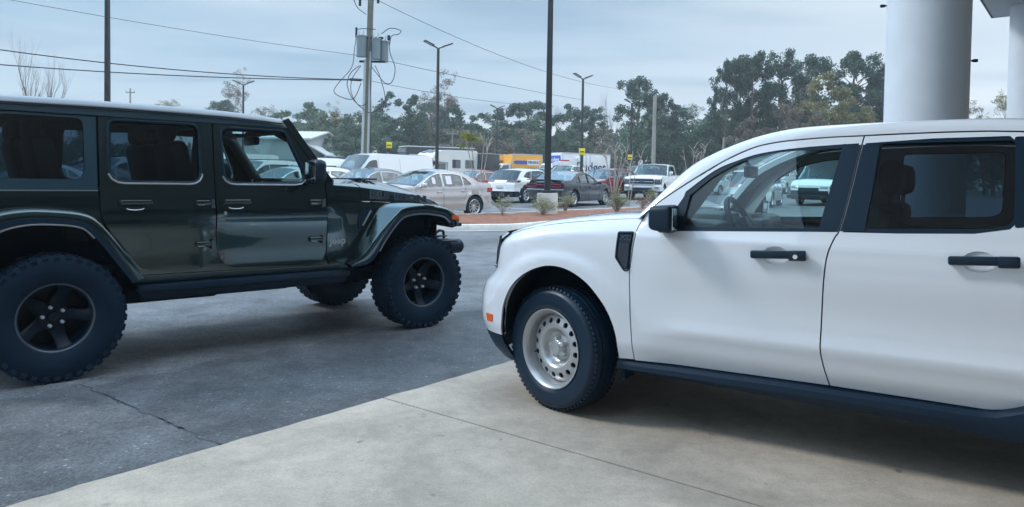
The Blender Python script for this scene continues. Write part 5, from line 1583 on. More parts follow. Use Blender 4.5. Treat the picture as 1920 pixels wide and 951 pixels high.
    # ---- wheels
    steel_wheel(T, (0, 0.795, 0.366), 1, radians(-17), 0.1)
    steel_wheel(T, (0, -0.795, 0.366), -1, radians(-17), 0.4)
    steel_wheel(T, (-3.076, 0.80, 0.366), 1, 0, 0.2)
    steel_wheel(T, (-3.076, -0.80, 0.366), -1, 0, 0.3)
    return T


build_pickup()
# ================================================================== VEHICLES OF THE LOT
def at(px, d):
    """world point on the lot, in photo column px at distance d along the view"""
    return ((px - 960) / 1387 * d, d)


WHEELS = {}


def lot_wheel(parent, loc, side, R=0.33, w=0.22, style='ten', dark=False):
    key = (R, w, style, dark)
    if key not in WHEELS:
        m = MB(); h = w / 2; rr = R * 0.68
        m.lathe([(rr, -h * 0.9), (R - 0.03, -h), (R, -h * 0.75), (R, h * 0.75), (R - 0.03, h), (rr + 0.01, h * 0.95), (rr, h * 0.8)], 36)
        o = m.build('tyre', RUBBER, None, 40); t_me = o.data; bpy.data.objects.remove(o)
        m = MB()
        m.lathe([(rr - 0.02, -h * 0.8), (rr - 0.02, h * 0.5), (rr, h * 0.88), (rr - 0.012, h * 0.93), (rr - 0.03, h * 0.7)], 36)
        m.lathe([(0, h * 0.62), (0.05, h * 0.6), (0.07, h * 0.45)], 20)
        n = {'ten': 10, 'five': 5, 'six': 6}[style]
        for k in range(n):
            a = 2 * pi * k / n
            wd = 0.026 if n == 10 else 0.045
            m.grid([[(r, y - 0.03, -q), (r, y, -q * 0.7), (r, y, q * 0.7), (r, y - 0.03, q)] for r, q, y in ((0.04, wd, h * 0.55), (rr * 0.6, wd * 0.8, h * 0.62), (rr - 0.015, wd * 1.05, h * 0.72))], M=Matrix.Rotation(-a, 4, 'Y'))
        o = m.build('rim', RIMBLACK if dark else ALU, None, 40); r_me = o.data; bpy.data.objects.remove(o)
        m = MB(); m.lathe([(rr - 0.03, -h * 0.05), (0.02, -h * 0.1), (0.0, -h * 0.1)], 24); 
        o = m.build('brake', GAP, None, 40); b_me = o.data; bpy.data.objects.remove(o)
        WHEELS[key] = (t_me, r_me, b_me)
    wo = empty('wheel', loc, 0 if side > 0 else pi, parent)
    for nm, me in zip(('tyre', 'rim', 'brake'), WHEELS[key]): link(nm, me, wo)
    return wo


def lot_car(name, label, cat, pos, rot, paint, P, group=None, z=None):
    """P: edge = [(x, z, bow_x, bow_z, segment material)] from the front lip over hood, screen, roof, tail to the rear lip"""
    C_ = empty(name, (pos[0], pos[1], gz(pos[1]) if z is None else z), radians(rot))
    # lie on the gentle slope of the lot
    if pos[1] > 8 and pos[1] < 62:
        sl = 0.0165
        hx, hy = cos(radians(rot)), sin(radians(rot))
        C_.rotation_euler = (math.atan(sl * hx), -math.atan(sl * hy), radians(rot))
    tag(C_, label, cat, group)
    W2 = P['W'] / 2; L2 = P['L'] / 2 + 0.10; belt = P['belt']; R = P['R']; xf, xr = P['axles']; sill = P.get('sill', 0.22)
    tum = P.get('tumble', 0.36); pw = P.get('pw', 4.5); crease = P.get('crease', 0.7)

    def yf(x, zz):
        t = min(0.97, abs(x) / L2)
        y = W2 * (1 - t ** pw) ** (1 / pw)
        y -= 0.10 * max(0, (0.48 - zz) / 0.3) ** 2 * 0.6
        if zz > belt(x): y -= (zz - belt(x)) * tum + 0.01 * sstep(0, 0.03, zz - belt(x))
        y += 0.012 * math.exp(-((zz - crease) / 0.04) ** 2) - 0.012 * math.exp(-((zz - crease + 0.14) / 0.08) ** 2)
        for xa in (xf, xr):
            r = hypot(x - xa, zz - R)
            y += P.get('flare', 0.02) * sstep(R + 0.16, R + 0.06, r)
        return y
    E = P['edge']
    top = [(e[0], e[1]) for e in E]
    ar = R + P.get('archgap', 0.05)

    def archpts(xa):
        a0 = math.asin(max(-1, min(1, (sill - R) / ar)))
        return [(xa + ar * cos(a0 + (pi - 2 * a0) * k / 14), R + ar * sin(a0 + (pi - 2 * a0) * k / 14)) for k in range(15)]
    bottom = archpts(xr)[::-1] + archpts(xf)[::-1]
    outl = top + bottom
    sd = P.get('cladding')
    for s in (1, -1):
        body = panel('body_side', outl, P['windows'], yf, paint, C_, s, 0.06, P.get('g', 0.13))
        for wd in P['windows']:
            panel('window', wd, [], lambda x, zz: yf(x, zz) - 0.012, P.get('sideglass', LOTGLASS), C_, s, 0.003, 0.3)
        if P['windows']:
            for wd in P['windows']:
                b = MB()
                b.tube([(p[0], s * (yf(*p) + 0.002), p[1]) for p in dens(inset(wd, -0.008), 0.12)], 0.009 if P.get('chrome') else 0.012, 5, closed=True)
                b.build('window_surround', CHROME if P.get('chrome') else BLACKP, C_)
        for sm in P.get('seams', []):
            b = MB()
            pts = dens([(a, b_) for a, b_ in sm] , 0.1) if False else sm
            pp = []
            for i in range(len(sm) - 1):
                for k in range(6): pp.append((sm[i][0] + (sm[i + 1][0] - sm[i][0]) * k / 6, sm[i][1] + (sm[i + 1][1] - sm[i][1]) * k / 6))
            pp.append(sm[-1])
            b.tube([(p[0], s * yf(*p), p[1]) for p in pp], 0.005, 4)
            b.build('shut_line', GAP, C_)
        for (hx, hz) in P.get('handles', []):
            b = MB(); b.box((hx, s * (yf(hx, hz) + 0.02), hz), (0.20, 0.03, 0.035), bev=0.01); b.build('handle', P.get('handlemat', paint), C_)
        if sd:
            for cl in sd:
                panel('cladding', cl, [], lambda x, zz: yf(x, zz) + 0.008, BLACKP, C_, s, 0.015, 0.13)
        for xa in (xf, xr):
            b = MB()
            a_ = archpts(xa)
            b.grid([[(p[0], s * (yf(*p) - 0.03), p[1]), (p[0], s * (W2 - 0.38), p[1])] for p in a_])
            b.add([(p[0], s * (W2 - 0.38), p[1]) for p in a_], [tuple(range(len(a_)))])
            b.build('wheel_well', GAP, C_)
        mx_ = P.get('mirror')
        if mx_:
            b = MB()
            yb_ = yf(mx_[0], mx_[1])
            b.box((mx_[0], s * (yb_ + 0.13), mx_[1] + 0.05), (0.11, 0.21, mx_[2] if len(mx_) > 2 else 0.13), bev=0.035)
            b.box((mx_[0] + 0.02, s * (yb_ + 0.02), mx_[1]), (0.05, 0.1, 0.03), bev=0.01)
            b.build('mirror', P.get('mirrormat', paint), C_, 50)
        lot_wheel(C_, (xf, s * (W2 - P.get('tw', 0.22) / 2 - 0.015), R), s, R, P.get('tw', 0.22), P.get('wheel', 'ten'), P.get('darkwheel', False))
        lot_wheel(C_, (xr, s * (W2 - P.get('tw', 0.22) / 2 - 0.015), R), s, R, P.get('tw', 0.22), P.get('wheel', 'ten'), P.get('darkwheel', False))
    # skin across the car
    segs = []
    for i in range(len(E) - 1):
        nm = E[i][4]
        if segs and segs[-1][0] == nm and nm not in ('windscreen', 'rear_window'): segs[-1][1].append(i + 1)
        else: segs.append([nm, [i, i + 1]])
    acc = {}

    def row(i):
        x, zz, bx, bz = E[i][:4]
        y = yf(x, zz)
        r = []
        for k in range(-8, 9):
            f = k / 8
            ff = (abs(f) ** 2.2)
            r.append((x + bx * (1 - ff), y * f, zz + bz * (1 - ff)))
        return r

    def cat_rows(i, j):
        # smooth in-between rows along a segment
        rows = []
        A_, B_ = row(i), row(j)
        for q in range(4):
            t = q / 4
            rows.append([tuple(A_[k][c] + (B_[k][c] - A_[k][c]) * t for c in range(3)) for k in range(17)])
        return rows
    for nm, ids in segs:
        rows = []
        for a, b_ in zip(ids[:-1], ids[1:]): rows += [row(a)]
        rows.append(row(ids[-1]))
        xm_ = sum(E[i][0] for i in ids) / len(ids)
        if nm == 'panel': nm = 'hood' if xm_ > 0 else 'tail_panel'
        if nm == 'dark_panel': nm = 'front_bumper' if xm_ > P['L'] * 0.36 else ('cowl_trim' if xm_ > 0 else ('rear_bumper' if xm_ < -P['L'] * 0.36 else 'bed_rail_trim'))
        acc.setdefault((nm, 0 if nm in ('windscreen', 'rear_window') else len(acc)), []).append(rows)
    for (nm, _), lst in acc.items():
        b = MB()
        for rows in lst: b.grid(rows)
        m_ = {'windscreen': P.get('screenglass', GLASS), 'rear_window': P.get('rearglass', P.get('sideglass', LOTGLASS)), 'front_bumper': BLACKP, 'cowl_trim': BLACKP, 'rear_bumper': BLACKP, 'bed_rail_trim': BLACKP, 'roof_panel': P.get('roofmat', paint)}.get(nm, paint)
        b.build({'roof_panel': 'roof'}.get(nm, nm), m_, C_, 32)
    # cabin
    b = MB()
    x0, x1 = P['cabin']
    b.box(((x0 + x1) / 2, 0, sill + 0.12), (P['L'] * 0.82, P['W'] - 0.4, 0.16))
    b.box(((x0 + x1) / 2, 0, belt(0) - 0.32), (abs(x1 - x0), P['W'] - 0.25, 0.06))
    b.build('floor_pan', GAP, C_)
    if P.get('seats', True):
        b = MB(); b.box((x1 - 0.10, 0, belt(0) - 0.10), (0.45, P['W'] - 0.3, 0.20), bev=0.06)
        b.build('dashboard', DARK, C_)
        for sx in P.get('seatrows', [(x0 + x1) / 2 + 0.1, x0 + 0.45]):
            for sy in (-0.36, 0.36):
                b = MB()
                b.box((0, 0, 0.0), (0.14, 0.46, 0.62), Matrix.Translation((sx, sy, belt(0) - 0.08)) @ Matrix.Rotation(-0.2, 4, 'Y'), bev=0.05)
                b.box((sx - 0.09, sy, belt(0) + 0.31), (0.09, 0.24, 0.16), bev=0.04)
                b.build('seat', DARK, C_)
    # lamps etc: list of (part, material, y, z, dy, dz, front?) bent round the corner
    for (nm, m_, y0, y1, z0, z1, end, wrap) in P.get('lamps', []):
        for s in (1, -1):
            b = MB()
            pts = []
            # ride on the skin at that end
            def skin_x(y, zz):
                ks = [i for i in range(len(E)) if (E[i][0] > 0) == (end > 0)]
                ks = [i for i in ks if abs(E[i][0]) > P['L'] * 0.30]
                ks.sort(key=lambda i: E[i][1])
                x = interp(zz, [E[i][1] for i in ks], [E[i][0] for i in ks]); bx = interp(zz, [E[i][1] for i in ks], [E[i][2] for i in ks])
                yy = yf(x, zz)
                return x + bx * (1 - min(1, abs(y) / yy) ** 2.2)
            rows = []
            for zz in (z0, z0 * 0.5 + z1 * 0.5, z1):
                r = []
                for k in range(7):
                    y = y0 + (y1 - y0) * k / 6
                    r.append((skin_x(y, zz) + end * 0.012, s * y, zz))
                if wrap:
                    xe = skin_x(y1, zz)
                    for k in range(1, 5):
                        xx = xe - end * wrap * k / 4
                        r.append((xx, s * (yf(xx, zz) + 0.008), zz))
                rows.append(r)
            b.grid(rows)
            b.build(nm, m_, C_, 60)
            if y0 <= 0.001 and y0 + y1 == 0: break
    for (nm, m_, x, y, zz, dx_, dy_, dz_) in P.get('extras', []):
        for s in ((1, -1) if y else (1,)):
            b = MB(); b.box((x, s * y, zz), (dx_, dy_, dz_), bev=min(dx_, dy_, dz_) * 0.3); b.build(nm, m_, C_)
    return C_


def sedan(L=4.7, W=1.82, H=1.45, hood=0.98, deck=1.08, muscle=False, **kw):
    h = L / 2
    # x measured from the middle, front is +
    xb = 0.78          # base of the windscreen
    E = [(h - 0.22, 0.22, 0.22, 0, 'dark_panel'), (h - 0.16, 0.40, 0.20, 0, 'panel'), (h - 0.15, 0.62, 0.19, 0, 'panel'), (h - 0.26, 0.74, 0.20, 0.0, 'panel'),
         (h - 0.55, hood - 0.13, 0.14, 0.03, 'panel'), (h - 1.0, hood - 0.05, 0.05, 0.05, 'panel'), (xb + 0.12, hood, 0.12, 0.045, 'dark_panel'), (xb + 0.02, hood + 0.03, 0.16, 0.03, 'windscreen'),
         (xb - 0.42, 1.23, 0.10, 0.025, 'windscreen'), (xb - 0.82, H - 0.05, 0.05, 0.035, 'roof_panel'), (-0.35, H - 0.005, 0, 0.05, 'roof_panel'), (-0.75, H - 0.02, 0, 0.05, 'roof_panel'), (-1.02, H - 0.075, -0.03, 0.045, 'rear_window'),
         (-1.40, 1.22, -0.06, 0.03, 'rear_window'), (-1.66, deck + 0.01, -0.10, 0.015, 'panel'), (-1.85, deck, -0.10, 0.02, 'panel'), (-h + 0.24, deck - 0.02, -0.16, 0.015, 'panel'), (-h + 0.17, deck - 0.09, -0.17, 0, 'panel'),
         (-h + 0.22, 0.76, -0.19, 0, 'panel'), (-h + 0.17, 0.55, -0.17, 0, 'panel'), (-h + 0.20, 0.36, -0.17, 0, 'dark_panel'), (-h + 0.28, 0.24, -0.18, 0, 'dark_panel')]
    bl = lambda x: 0.90 + 0.035 * (0.8 - x) / 2
    w1 = rnd([(0.72, 0.955), (0.30, 1.245), (0.02, 1.335), (-0.10, 1.345), (-0.14, 0.975)], [0.02, 0.1, 0.1, 0.02, 0.02])
    w2 = rnd([(-0.20, 0.975), (-0.17, 1.345), (-0.62, 1.345), (-0.90, 1.285), (-0.94, 0.995)], [0.02, 0.02, 0.15, 0.02, 0.02])
    w3 = rnd([(-0.985, 0.998), (-0.955, 1.27), (-1.10, 1.20), (-1.30, 1.03)], [0.02, 0.02, 0.05, 0.03])
    P = dict(L=L, W=W, belt=bl, R=0.335, axles=(1.42, -1.42), edge=E, windows=[w1, w2, w3], cabin=(-1.3, 0.8), crease=0.72,
             seams=[[(0.86, 0.93), (0.90, 0.6), (0.84, 0.26)], [(-0.16, 0.93), (-0.18, 0.5), (-0.16, 0.25)], [(-1.02, 0.93), (-1.06, 0.75), (-0.96, 0.5)]], handles=[(0.0, 0.80), (-0.98 + 0.05, 0.82)],
             mirror=(0.66, 0.96), chrome=True,
             lamps=[('headlight', LENS_CLEAR, 0.48, 0.80, 0.62, 0.74, 1, 0.22), ('taillight', LENS_RED, 0.48, 0.80, 0.78, 0.92, -1, 0.24), ('grille', BLACKP, 0.0, 0.40, 0.44, 0.68, 1, 0)],
             extras=[('licence_plate', mat('plate_white', (0.6, 0.6, 0.6), 0.5), -h - 0.01, 0, 0.66, 0.02, 0.32, 0.14)])
    P.update(kw)
    return P


def suv(L=4.6, W=1.86, H=1.68, k=1.0, **kw):
    h = L / 2; xb = 0.95; hood = 1.04
    E = [(h - 0.22, 0.28, 0.20, 0, 'dark_panel'), (h - 0.15, 0.48, 0.18, 0, 'panel'), (h - 0.14, 0.72, 0.17, 0, 'panel'), (h - 0.22, 0.88, 0.18, 0.0, 'panel'),
         (h - 0.50, hood - 0.08, 0.12, 0.04, 'panel'), (xb + 0.12, hood + 0.02, 0.10, 0.05, 'dark_panel'), (xb + 0.02, hood + 0.06, 0.14, 0.03, 'windscreen'),
         (xb - 0.38, 1.36, 0.09, 0.03, 'windscreen'), (xb - 0.72, H - 0.08, 0.05, 0.04, 'roof_panel'), (-0.1, H - 0.02, 0, 0.045, 'roof_panel'), (-0.9, H - 0.03, 0, 0.045, 'roof_panel'), (-1.55, H - 0.09, -0.03, 0.04, 'roof_panel'), (-1.72, H - 0.14, -0.06, 0.02, 'rear_window'),
         (-h + 0.36, 1.12, -0.10, 0.0, 'rear_window'), (-h + 0.27, 1.02, -0.12, 0.0, 'panel'), (-h + 0.18, 0.92, -0.14, 0, 'panel'), (-h + 0.18, 0.72, -0.14, 0, 'panel'), (-h + 0.14, 0.58, -0.14, 0, 'dark_panel'), (-h + 0.18, 0.40, -0.14, 0, 'dark_panel'), (-h + 0.26, 0.28, -0.14, 0, 'dark_panel')]
    bl = lambda x: 1.02 + 0.03 * (0.9 - x) / 2
    w1 = rnd([(0.84, 1.075), (0.52, 1.34), (0.24, 1.50), (0.05, 1.545), (0.0, 1.09)], [0.02, 0.08, 0.08, 0.02, 0.02])
    w2 = rnd([(-0.06, 1.09), (-0.02, 1.55), (-0.85, 1.545), (-0.95, 1.11)], [0.02, 0.02, 0.03, 0.02])
    w3 = rnd([(-1.02, 1.115), (-0.93, 1.54), (-1.42, 1.50), (-1.66, 1.28), (-1.60, 1.16)], [0.02, 0.02, 0.1, 0.04, 0.03])
    P = dict(L=L, W=W, belt=bl, R=0.36, axles=(1.38, -1.32), edge=E, windows=[w1, w2, w3], cabin=(-1.6, 0.95), tumble=0.30, crease=0.82, flare=0.03, sill=0.28,
             seams=[[(1.0, 1.03), (1.02, 0.7), (0.9, 0.32)], [(-0.03, 1.05), (-0.06, 0.6), (-0.03, 0.3)], [(-1.0, 1.06), (-1.02, 0.8), (-0.88, 0.55)]], handles=[(0.15, 0.92), (-0.82, 0.94)], mirror=(0.80, 1.09, 0.15),
             lamps=[('headlight', LENS_CLEAR, 0.45, 0.82, 0.76, 0.90, 1, 0.28), ('taillight', LENS_RED, 0.42, 0.83, 0.90, 1.04, -1, 0.24), ('grille', BLACKP, 0.0, 0.42, 0.56, 0.84, 1, 0)],
             sideglass=PRIVACY, extras=[('licence_plate', mat('plate_white', (0.6, 0.6, 0.6), 0.5), -h - 0.0, 0, 0.74, 0.02, 0.32, 0.14), ('roof_rail', BLACKP, -0.45, 0.62, H + 0.02, 1.9, 0.03, 0.03)])
    P.update(kw)
    return P


def cargo_van(L=5.2, W=2.0, H=2.15, rows_win=False, **kw):
    h = L / 2; xb = 1.65
    E = [(h - 0.20, 0.28, 0.18, 0, 'dark_panel'), (h - 0.14, 0.50, 0.16, 0, 'dark_panel'), (h - 0.12, 0.72, 0.15, 0, 'panel'), (h - 0.18, 0.95, 0.15, 0.02, 'panel'), (h - 0.42, 1.14, 0.12, 0.04, 'panel'), (xb + 0.12, 1.24, 0.10, 0.05, 'dark_panel'), (xb + 0.04, 1.28, 0.13, 0.03, 'windscreen'),
         (xb - 0.42, 1.72, 0.10, 0.03, 'windscreen'), (xb - 0.72, H - 0.10, 0.06, 0.05, 'roof_panel'), (xb - 1.1, H - 0.02, 0, 0.05, 'roof_panel'), (-h + 0.3, H - 0.03, 0, 0.04, 'roof_panel'), (-h + 0.10, H - 0.12, -0.02, 0.02, 'panel'), (-h + 0.05, 1.3, -0.05, 0, 'panel'), (-h + 0.03, 0.6, -0.05, 0, 'dark_panel'), (-h + 0.05, 0.32, -0.05, 0, 'dark_panel')]
    bl = lambda x: 1.22
    w1 = rnd([(1.50, 1.30), (1.02, 1.76), (0.82, 1.83), (0.62, 1.83), (0.58, 1.20), (1.12, 1.20)], [0.03, 0.08, 0.08, 0.05, 0.05, 0.08])
    P = dict(L=L, W=W, belt=bl, R=0.34, axles=(1.62, -1.55), edge=E, windows=[w1], cabin=(0.5, 1.7), tumble=0.16, crease=0.9, flare=0.015, pw=9, sill=0.30, seatrows=[0.55],
             seams=[[(1.62, 1.15), (1.60, 0.7), (1.15, 0.34)], [(0.52, 1.95), (0.52, 1.0), (0.55, 0.34)], [(-0.72, 1.95), (-0.72, 0.34)]], handles=[(0.66, 1.05)], handlemat=BLACKP, mirror=(1.42, 1.30, 0.26), mirrormat=BLACKP,
             lamps=[('headlight', LENS_CLEAR, 0.55, 0.86, 0.82, 1.02, 1, 0.25), ('taillight', LENS_RED, 0.82, 0.95, 0.75, 1.15, -1, 0.06), ('grille', BLACKP, 0.0, 0.5, 0.62, 0.86, 1, 0)])
    P.update(kw)
    return P


def big_pickup(**kw):
    L, W, H = 5.85, 2.03, 1.95; h = L / 2; xb = 1.05
    E = [(h - 0.16, 0.48, 0.10, 0, 'panel'), (h - 0.10, 0.74, 0.09, 0, 'panel'), (h - 0.16, 0.80, 0.09, 0, 'panel'), (h - 0.15, 1.12, 0.08, 0, 'panel'), (h - 0.22, 1.20, 0.08, 0.03, 'panel'), (h - 0.5, 1.25, 0.05, 0.06, 'panel'), (xb + 0.12, 1.30, 0.10, 0.06, 'dark_panel'), (xb + 0.02, 1.33, 0.13, 0.03, 'windscreen'),
         (xb - 0.42, 1.68, 0.09, 0.03, 'windscreen'), (xb - 0.66, H - 0.08, 0.05, 0.05, 'roof_panel'), (0.0, H - 0.03, 0, 0.05, 'roof_panel'), (-0.90, H - 0.05, 0, 0.045, 'roof_panel'), (-1.10, H - 0.12, -0.03, 0.03, 'rear_window'), (-1.22, 1.36, -0.02, 0, 'panel'), (-1.23, 1.32, 0, 0, 'dark_panel'), (-h + 0.12, 1.33, 0, -0.02, 'panel'), (-h + 0.06, 1.3, -0.02, 0, 'panel'), (-h + 0.06, 0.75, -0.02, 0, 'dark_panel'), (-h + 0.02, 0.55, -0.02, 0, 'dark_panel')]
    bl = lambda x: 1.30
    w1 = rnd([(0.94, 1.345), (0.55, 1.70), (0.36, 1.80), (0.10, 1.83), (0.05, 1.34)], [0.02, 0.08, 0.08, 0.02, 0.02])
    w2 = rnd([(-0.02, 1.34), (0.03, 1.83), (-0.80, 1.82), (-0.98, 1.55), (-1.0, 1.36)], [0.02, 0.02, 0.06, 0.05, 0.03])
    CH = CHROME
    P = dict(L=L, W=W, belt=bl, R=0.42, axles=(1.95, -1.74), edge=E, windows=[w1, w2], cabin=(-1.1, 1.05), tumble=0.26, crease=1.0, flare=0.03, sill=0.50, pw=12, tw=0.27, archgap=0.09, wheel='six',
             seams=[[(1.12, 1.28), (1.12, 0.8), (1.06, 0.52)], [(0.02, 1.3), (0.0, 0.54)], [(-1.06, 1.32), (-1.04, 0.54)], [(-1.2, 1.3), (-1.2, 0.54)]], handles=[(0.18, 1.12), (-0.88, 1.12)], handlemat=CH, mirror=(0.84, 1.38, 0.22), mirrormat=CH,
             lamps=[('headlight', mat('dark_lamp', (0.05, 0.065, 0.08), 0.1, coat=1), 0.66, 0.97, 0.84, 1.14, 1, 0.16), ('taillight', LENS_RED, 0.85, 0.98, 0.9, 1.25, -1, 0.08)],
             extras=[('running_board', BLACKP, 0.05, 0.98, 0.46, 2.1, 0.16, 0.06), ('licence_plate', mat('plate_white', (0.6, 0.6, 0.6), 0.5), -h - 0.0, 0, 0.66, 0.02, 0.32, 0.14)])
    P.update(kw)
    return P


SILVER = mat('silver_sedan_paint', (0.50, 0.49, 0.495), 0.3, metal=0.45, coat=0.8)
GREY = mat('grey_sedan_paint', (0.20, 0.205, 0.215), 0.3, metal=0.4, coat=0.8)
RED = mat('red_car_paint', (0.36, 0.025, 0.04), 0.28, coat=1.0)
DRED = mat('deep_red_suv_paint', (0.20, 0.016, 0.032), 0.28, coat=1.0)
GUN = mat('gunmetal_blue_paint', (0.011, 0.017, 0.031), 0.28, coat=1.0)
STICK = mat('window_sticker_paper', (0.72, 0.72, 0.76), 0.7)
PLATE = mat('plate_white', (0.6, 0.6, 0.6), 0.5)

# --- silver sedan behind the off-roader's nose, rear wheel on the painted stall
c_ = radians(224)
rw = Vector(at(886, 23.2)); fwd = Vector((cos(c_), sin(c_))); lft = Vector((-fwd.y, fwd.x))
pos = rw - fwd * (-1.42) - lft * 0.78
sv = lot_car('sedan', 'silver four-door sedan with paper stickers in its side windows parked beyond the off-roader bonnet', 'car', (pos.x, pos.y), 224, SILVER, sedan(L=4.85), 'cars parked in the lot')
for v_, nm, x_, w_, z_, h_ in ((0, 'window_sticker', -0.42, 0.22, 1.16, 0.25), (1, 'window_sticker', 0.16, 0.13, 1.14, 0.2)):
    b = MB()
    yy = 0.905
    poly = rnd([(x_ - w_ / 2, z_ - h_ / 2), (x_ + w_ / 2, z_ - h_ / 2), (x_ + w_ / 2, z_ + h_ / 2), (x_ - w_ / 2, z_ + h_ / 2)], 0.03 if v_ == 0 else 0.06)
    zb_ = 0.915
    b.add([(p[0], 0.894 - (p[1] - 0.921) * 0.36, p[1]) for p in poly], [tuple(range(len(poly)))])
    b.add([(p[0], 0.892 - (p[1] - 0.921) * 0.36, p[1]) for p in poly], [tuple(range(len(poly)))[::-1]])
    b.build(nm, STICK, sv, recalc=False)

# neighbours to the left
lot_car('sedan', 'grey four-door sedan between the silver sedan and the white sedan', 'car', at(682, 27.0), 229, GREY, sedan(L=4.85, H=1.46, roofmat=mat('dark_roof', (0.06, 0.065, 0.07), 0.25, coat=1)), 'cars parked in the lot')
lot_car('sedan', 'white sedan just past the windscreen of the dark off-roader', 'car', at(590, 28.0), 229, WHITEPAINT, sedan(L=4.6, H=1.47), 'cars parked in the lot')
lot_car('suv', 'large white sport utility with dark side glass left of the white cargo van', 'suv', at(592, 35.5), 200, WHITEPAINT, suv(L=5.1, W=2.0, H=1.92), 'sport utilities in the lot')
lot_car('cargo_van', 'plain white windowless cargo van parked behind the grey sedan', 'van', at(704, 35.0), 227, WHITEPAINT, cargo_van(L=5.8), 'vans in the lot')
# seen through the off-roader
lot_car('suv', 'white sport utility seen through the front window of the dark off-roader', 'suv', at(486, 30.0), 229, WHITEPAINT, suv(H=1.74), 'sport utilities in the lot')
lot_car('cargo_van', 'white cargo van seen through the driver window behind the steering wheel', 'van', at(430, 40.0), 231, WHITEPAINT, cargo_van(), 'vans in the lot')
lot_car('sedan', 'white sedan seen low through the front window over the dashboard', 'car', at(530, 24.5), 229, WHITEPAINT, sedan(H=1.46), 'cars parked in the lot')
lot_car('sedan', 'silver sedan seen through the rear door window between the seats', 'car', at(330, 27.0), 229, SILVER, sedan(H=1.46), 'cars parked in the lot')
lot_car('suv', 'white sport utility seen through the rear door window behind the seat', 'suv', at(225, 29.0), 229, WHITEPAINT, suv(H=1.76), 'sport utilities in the lot')
lot_car('sedan', 'white sedan seen through the rear quarter window', 'car', at(55, 26.0), 229, WHITEPAINT, sedan(H=1.46), 'cars parked in the lot')
lot_car('sedan', 'grey sedan seen through the front edge of the rear quarter window', 'car', at(150, 27.5), 229, GREY, sedan(H=1.46), 'cars parked in the lot')

# --- red sedan past the silver sedan's tail
lot_car('sedan', 'bright red sedan between the silver sedan and the white crossover', 'car', at(884, 38.5), 226, RED, sedan(L=4.65, H=1.44, mirrormat=RED), 'cars parked in the lot')

# --- white crossover with black lower body, seen from behind
xv = suv(L=4.4, W=1.80, H=1.56, wheel='five', tumble=0.34)
hh = 2.2
xv['edge'] = [e for e in xv['edge'][:9]] + [(-0.1, 1.545, 0, 0.04, 'roof_panel'), (-0.8, 1.53, 0, 0.04, 'roof_panel'), (-1.35, 1.46, -0.03, 0.035, 'dark_panel'), (-1.52, 1.43, -0.06, 0.02, 'rear_window'), (-1.86, 1.10, -0.10, 0, 'rear_window'), (-1.93, 1.03, -0.12, 0, 'panel'), (-2.02, 0.94, -0.14, 0, 'panel'), (-2.06, 0.80, -0.14, 0, 'panel'), (-2.03, 0.64, -0.14, 0, 'panel'), (-2.06, 0.54, -0.14, 0, 'dark_panel'), (-2.04, 0.40, -0.14, 0, 'dark_panel'), (-1.96, 0.28, -0.14, 0, 'dark_panel')]
xv['windows'] = [rnd([(0.84, 1.075), (0.52, 1.30), (0.24, 1.41), (0.05, 1.445), (0.0, 1.085)], [0.02, 0.08, 0.08, 0.02, 0.02]), rnd([(-0.06, 1.085), (-0.02, 1.45), (-0.70, 1.44), (-0.86, 1.11)], [0.02, 0.02, 0.05, 0.02]), rnd([(-0.93, 1.12), (-0.80, 1.43), (-1.14, 1.38), (-1.42, 1.20)], [0.02, 0.02, 0.05, 0.05])]
xv['axles'] = (1.36, -1.28)
ac = lambda xa, r0: [(xa + r0 * cos(pi * k / 14), 0.36 + r0 * sin(pi * k / 14)) for k in range(15)]
xv['cladding'] = [ac(-1.28, 0.505) + [(-1.28 - 0.42, 0.36)] + ac(-1.28, 0.415)[::-1][1:-1] + [(-1.28 + 0.42, 0.36)], ac(1.36, 0.505) + [(0.94, 0.36)] + ac(1.36, 0.415)[::-1][1:-1] + [(1.78, 0.36)], [(-0.78, 0.285), (0.86, 0.285), (0.86, 0.42), (-0.78, 0.44)], [(-2.06, 0.54), (-1.80, 0.54), (-1.74, 0.36), (-1.80, 0.29), (-1.98, 0.29), (-2.05, 0.40)]]
xv['lamps'] = [('headlight', LENS_CLEAR, 0.45, 0.80, 0.76, 0.88, 1, 0.28), ('taillight', mat('dark_red_lens', (0.12, 0.012, 0.02), 0.15, coat=1), 0.34, 0.77, 0.945, 1.03, -1, 0.26)]
xv['extras'] = [('licence_plate', PLATE, -2.19, 0, 0.74, 0.02, 0.34, 0.15), ('exhaust', STEEL, -2.1, 0.5, 0.33, 0.1, 0.1, 0.06)]
c_ = radians(55); fwd = Vector((cos(c_), sin(c_))); lft = Vector((-fwd.y, fwd.x))
rw = Vector(at(984, 33.6)); pos = rw - fwd * (-1.28) - lft * (-0.80)
lot_car('crossover', 'white crossover with black lower cladding seen from behind left of the lamp pole', 'crossover', (pos.x, pos.y), 55, WHITEPAINT, xv, 'sport utilities in the lot')

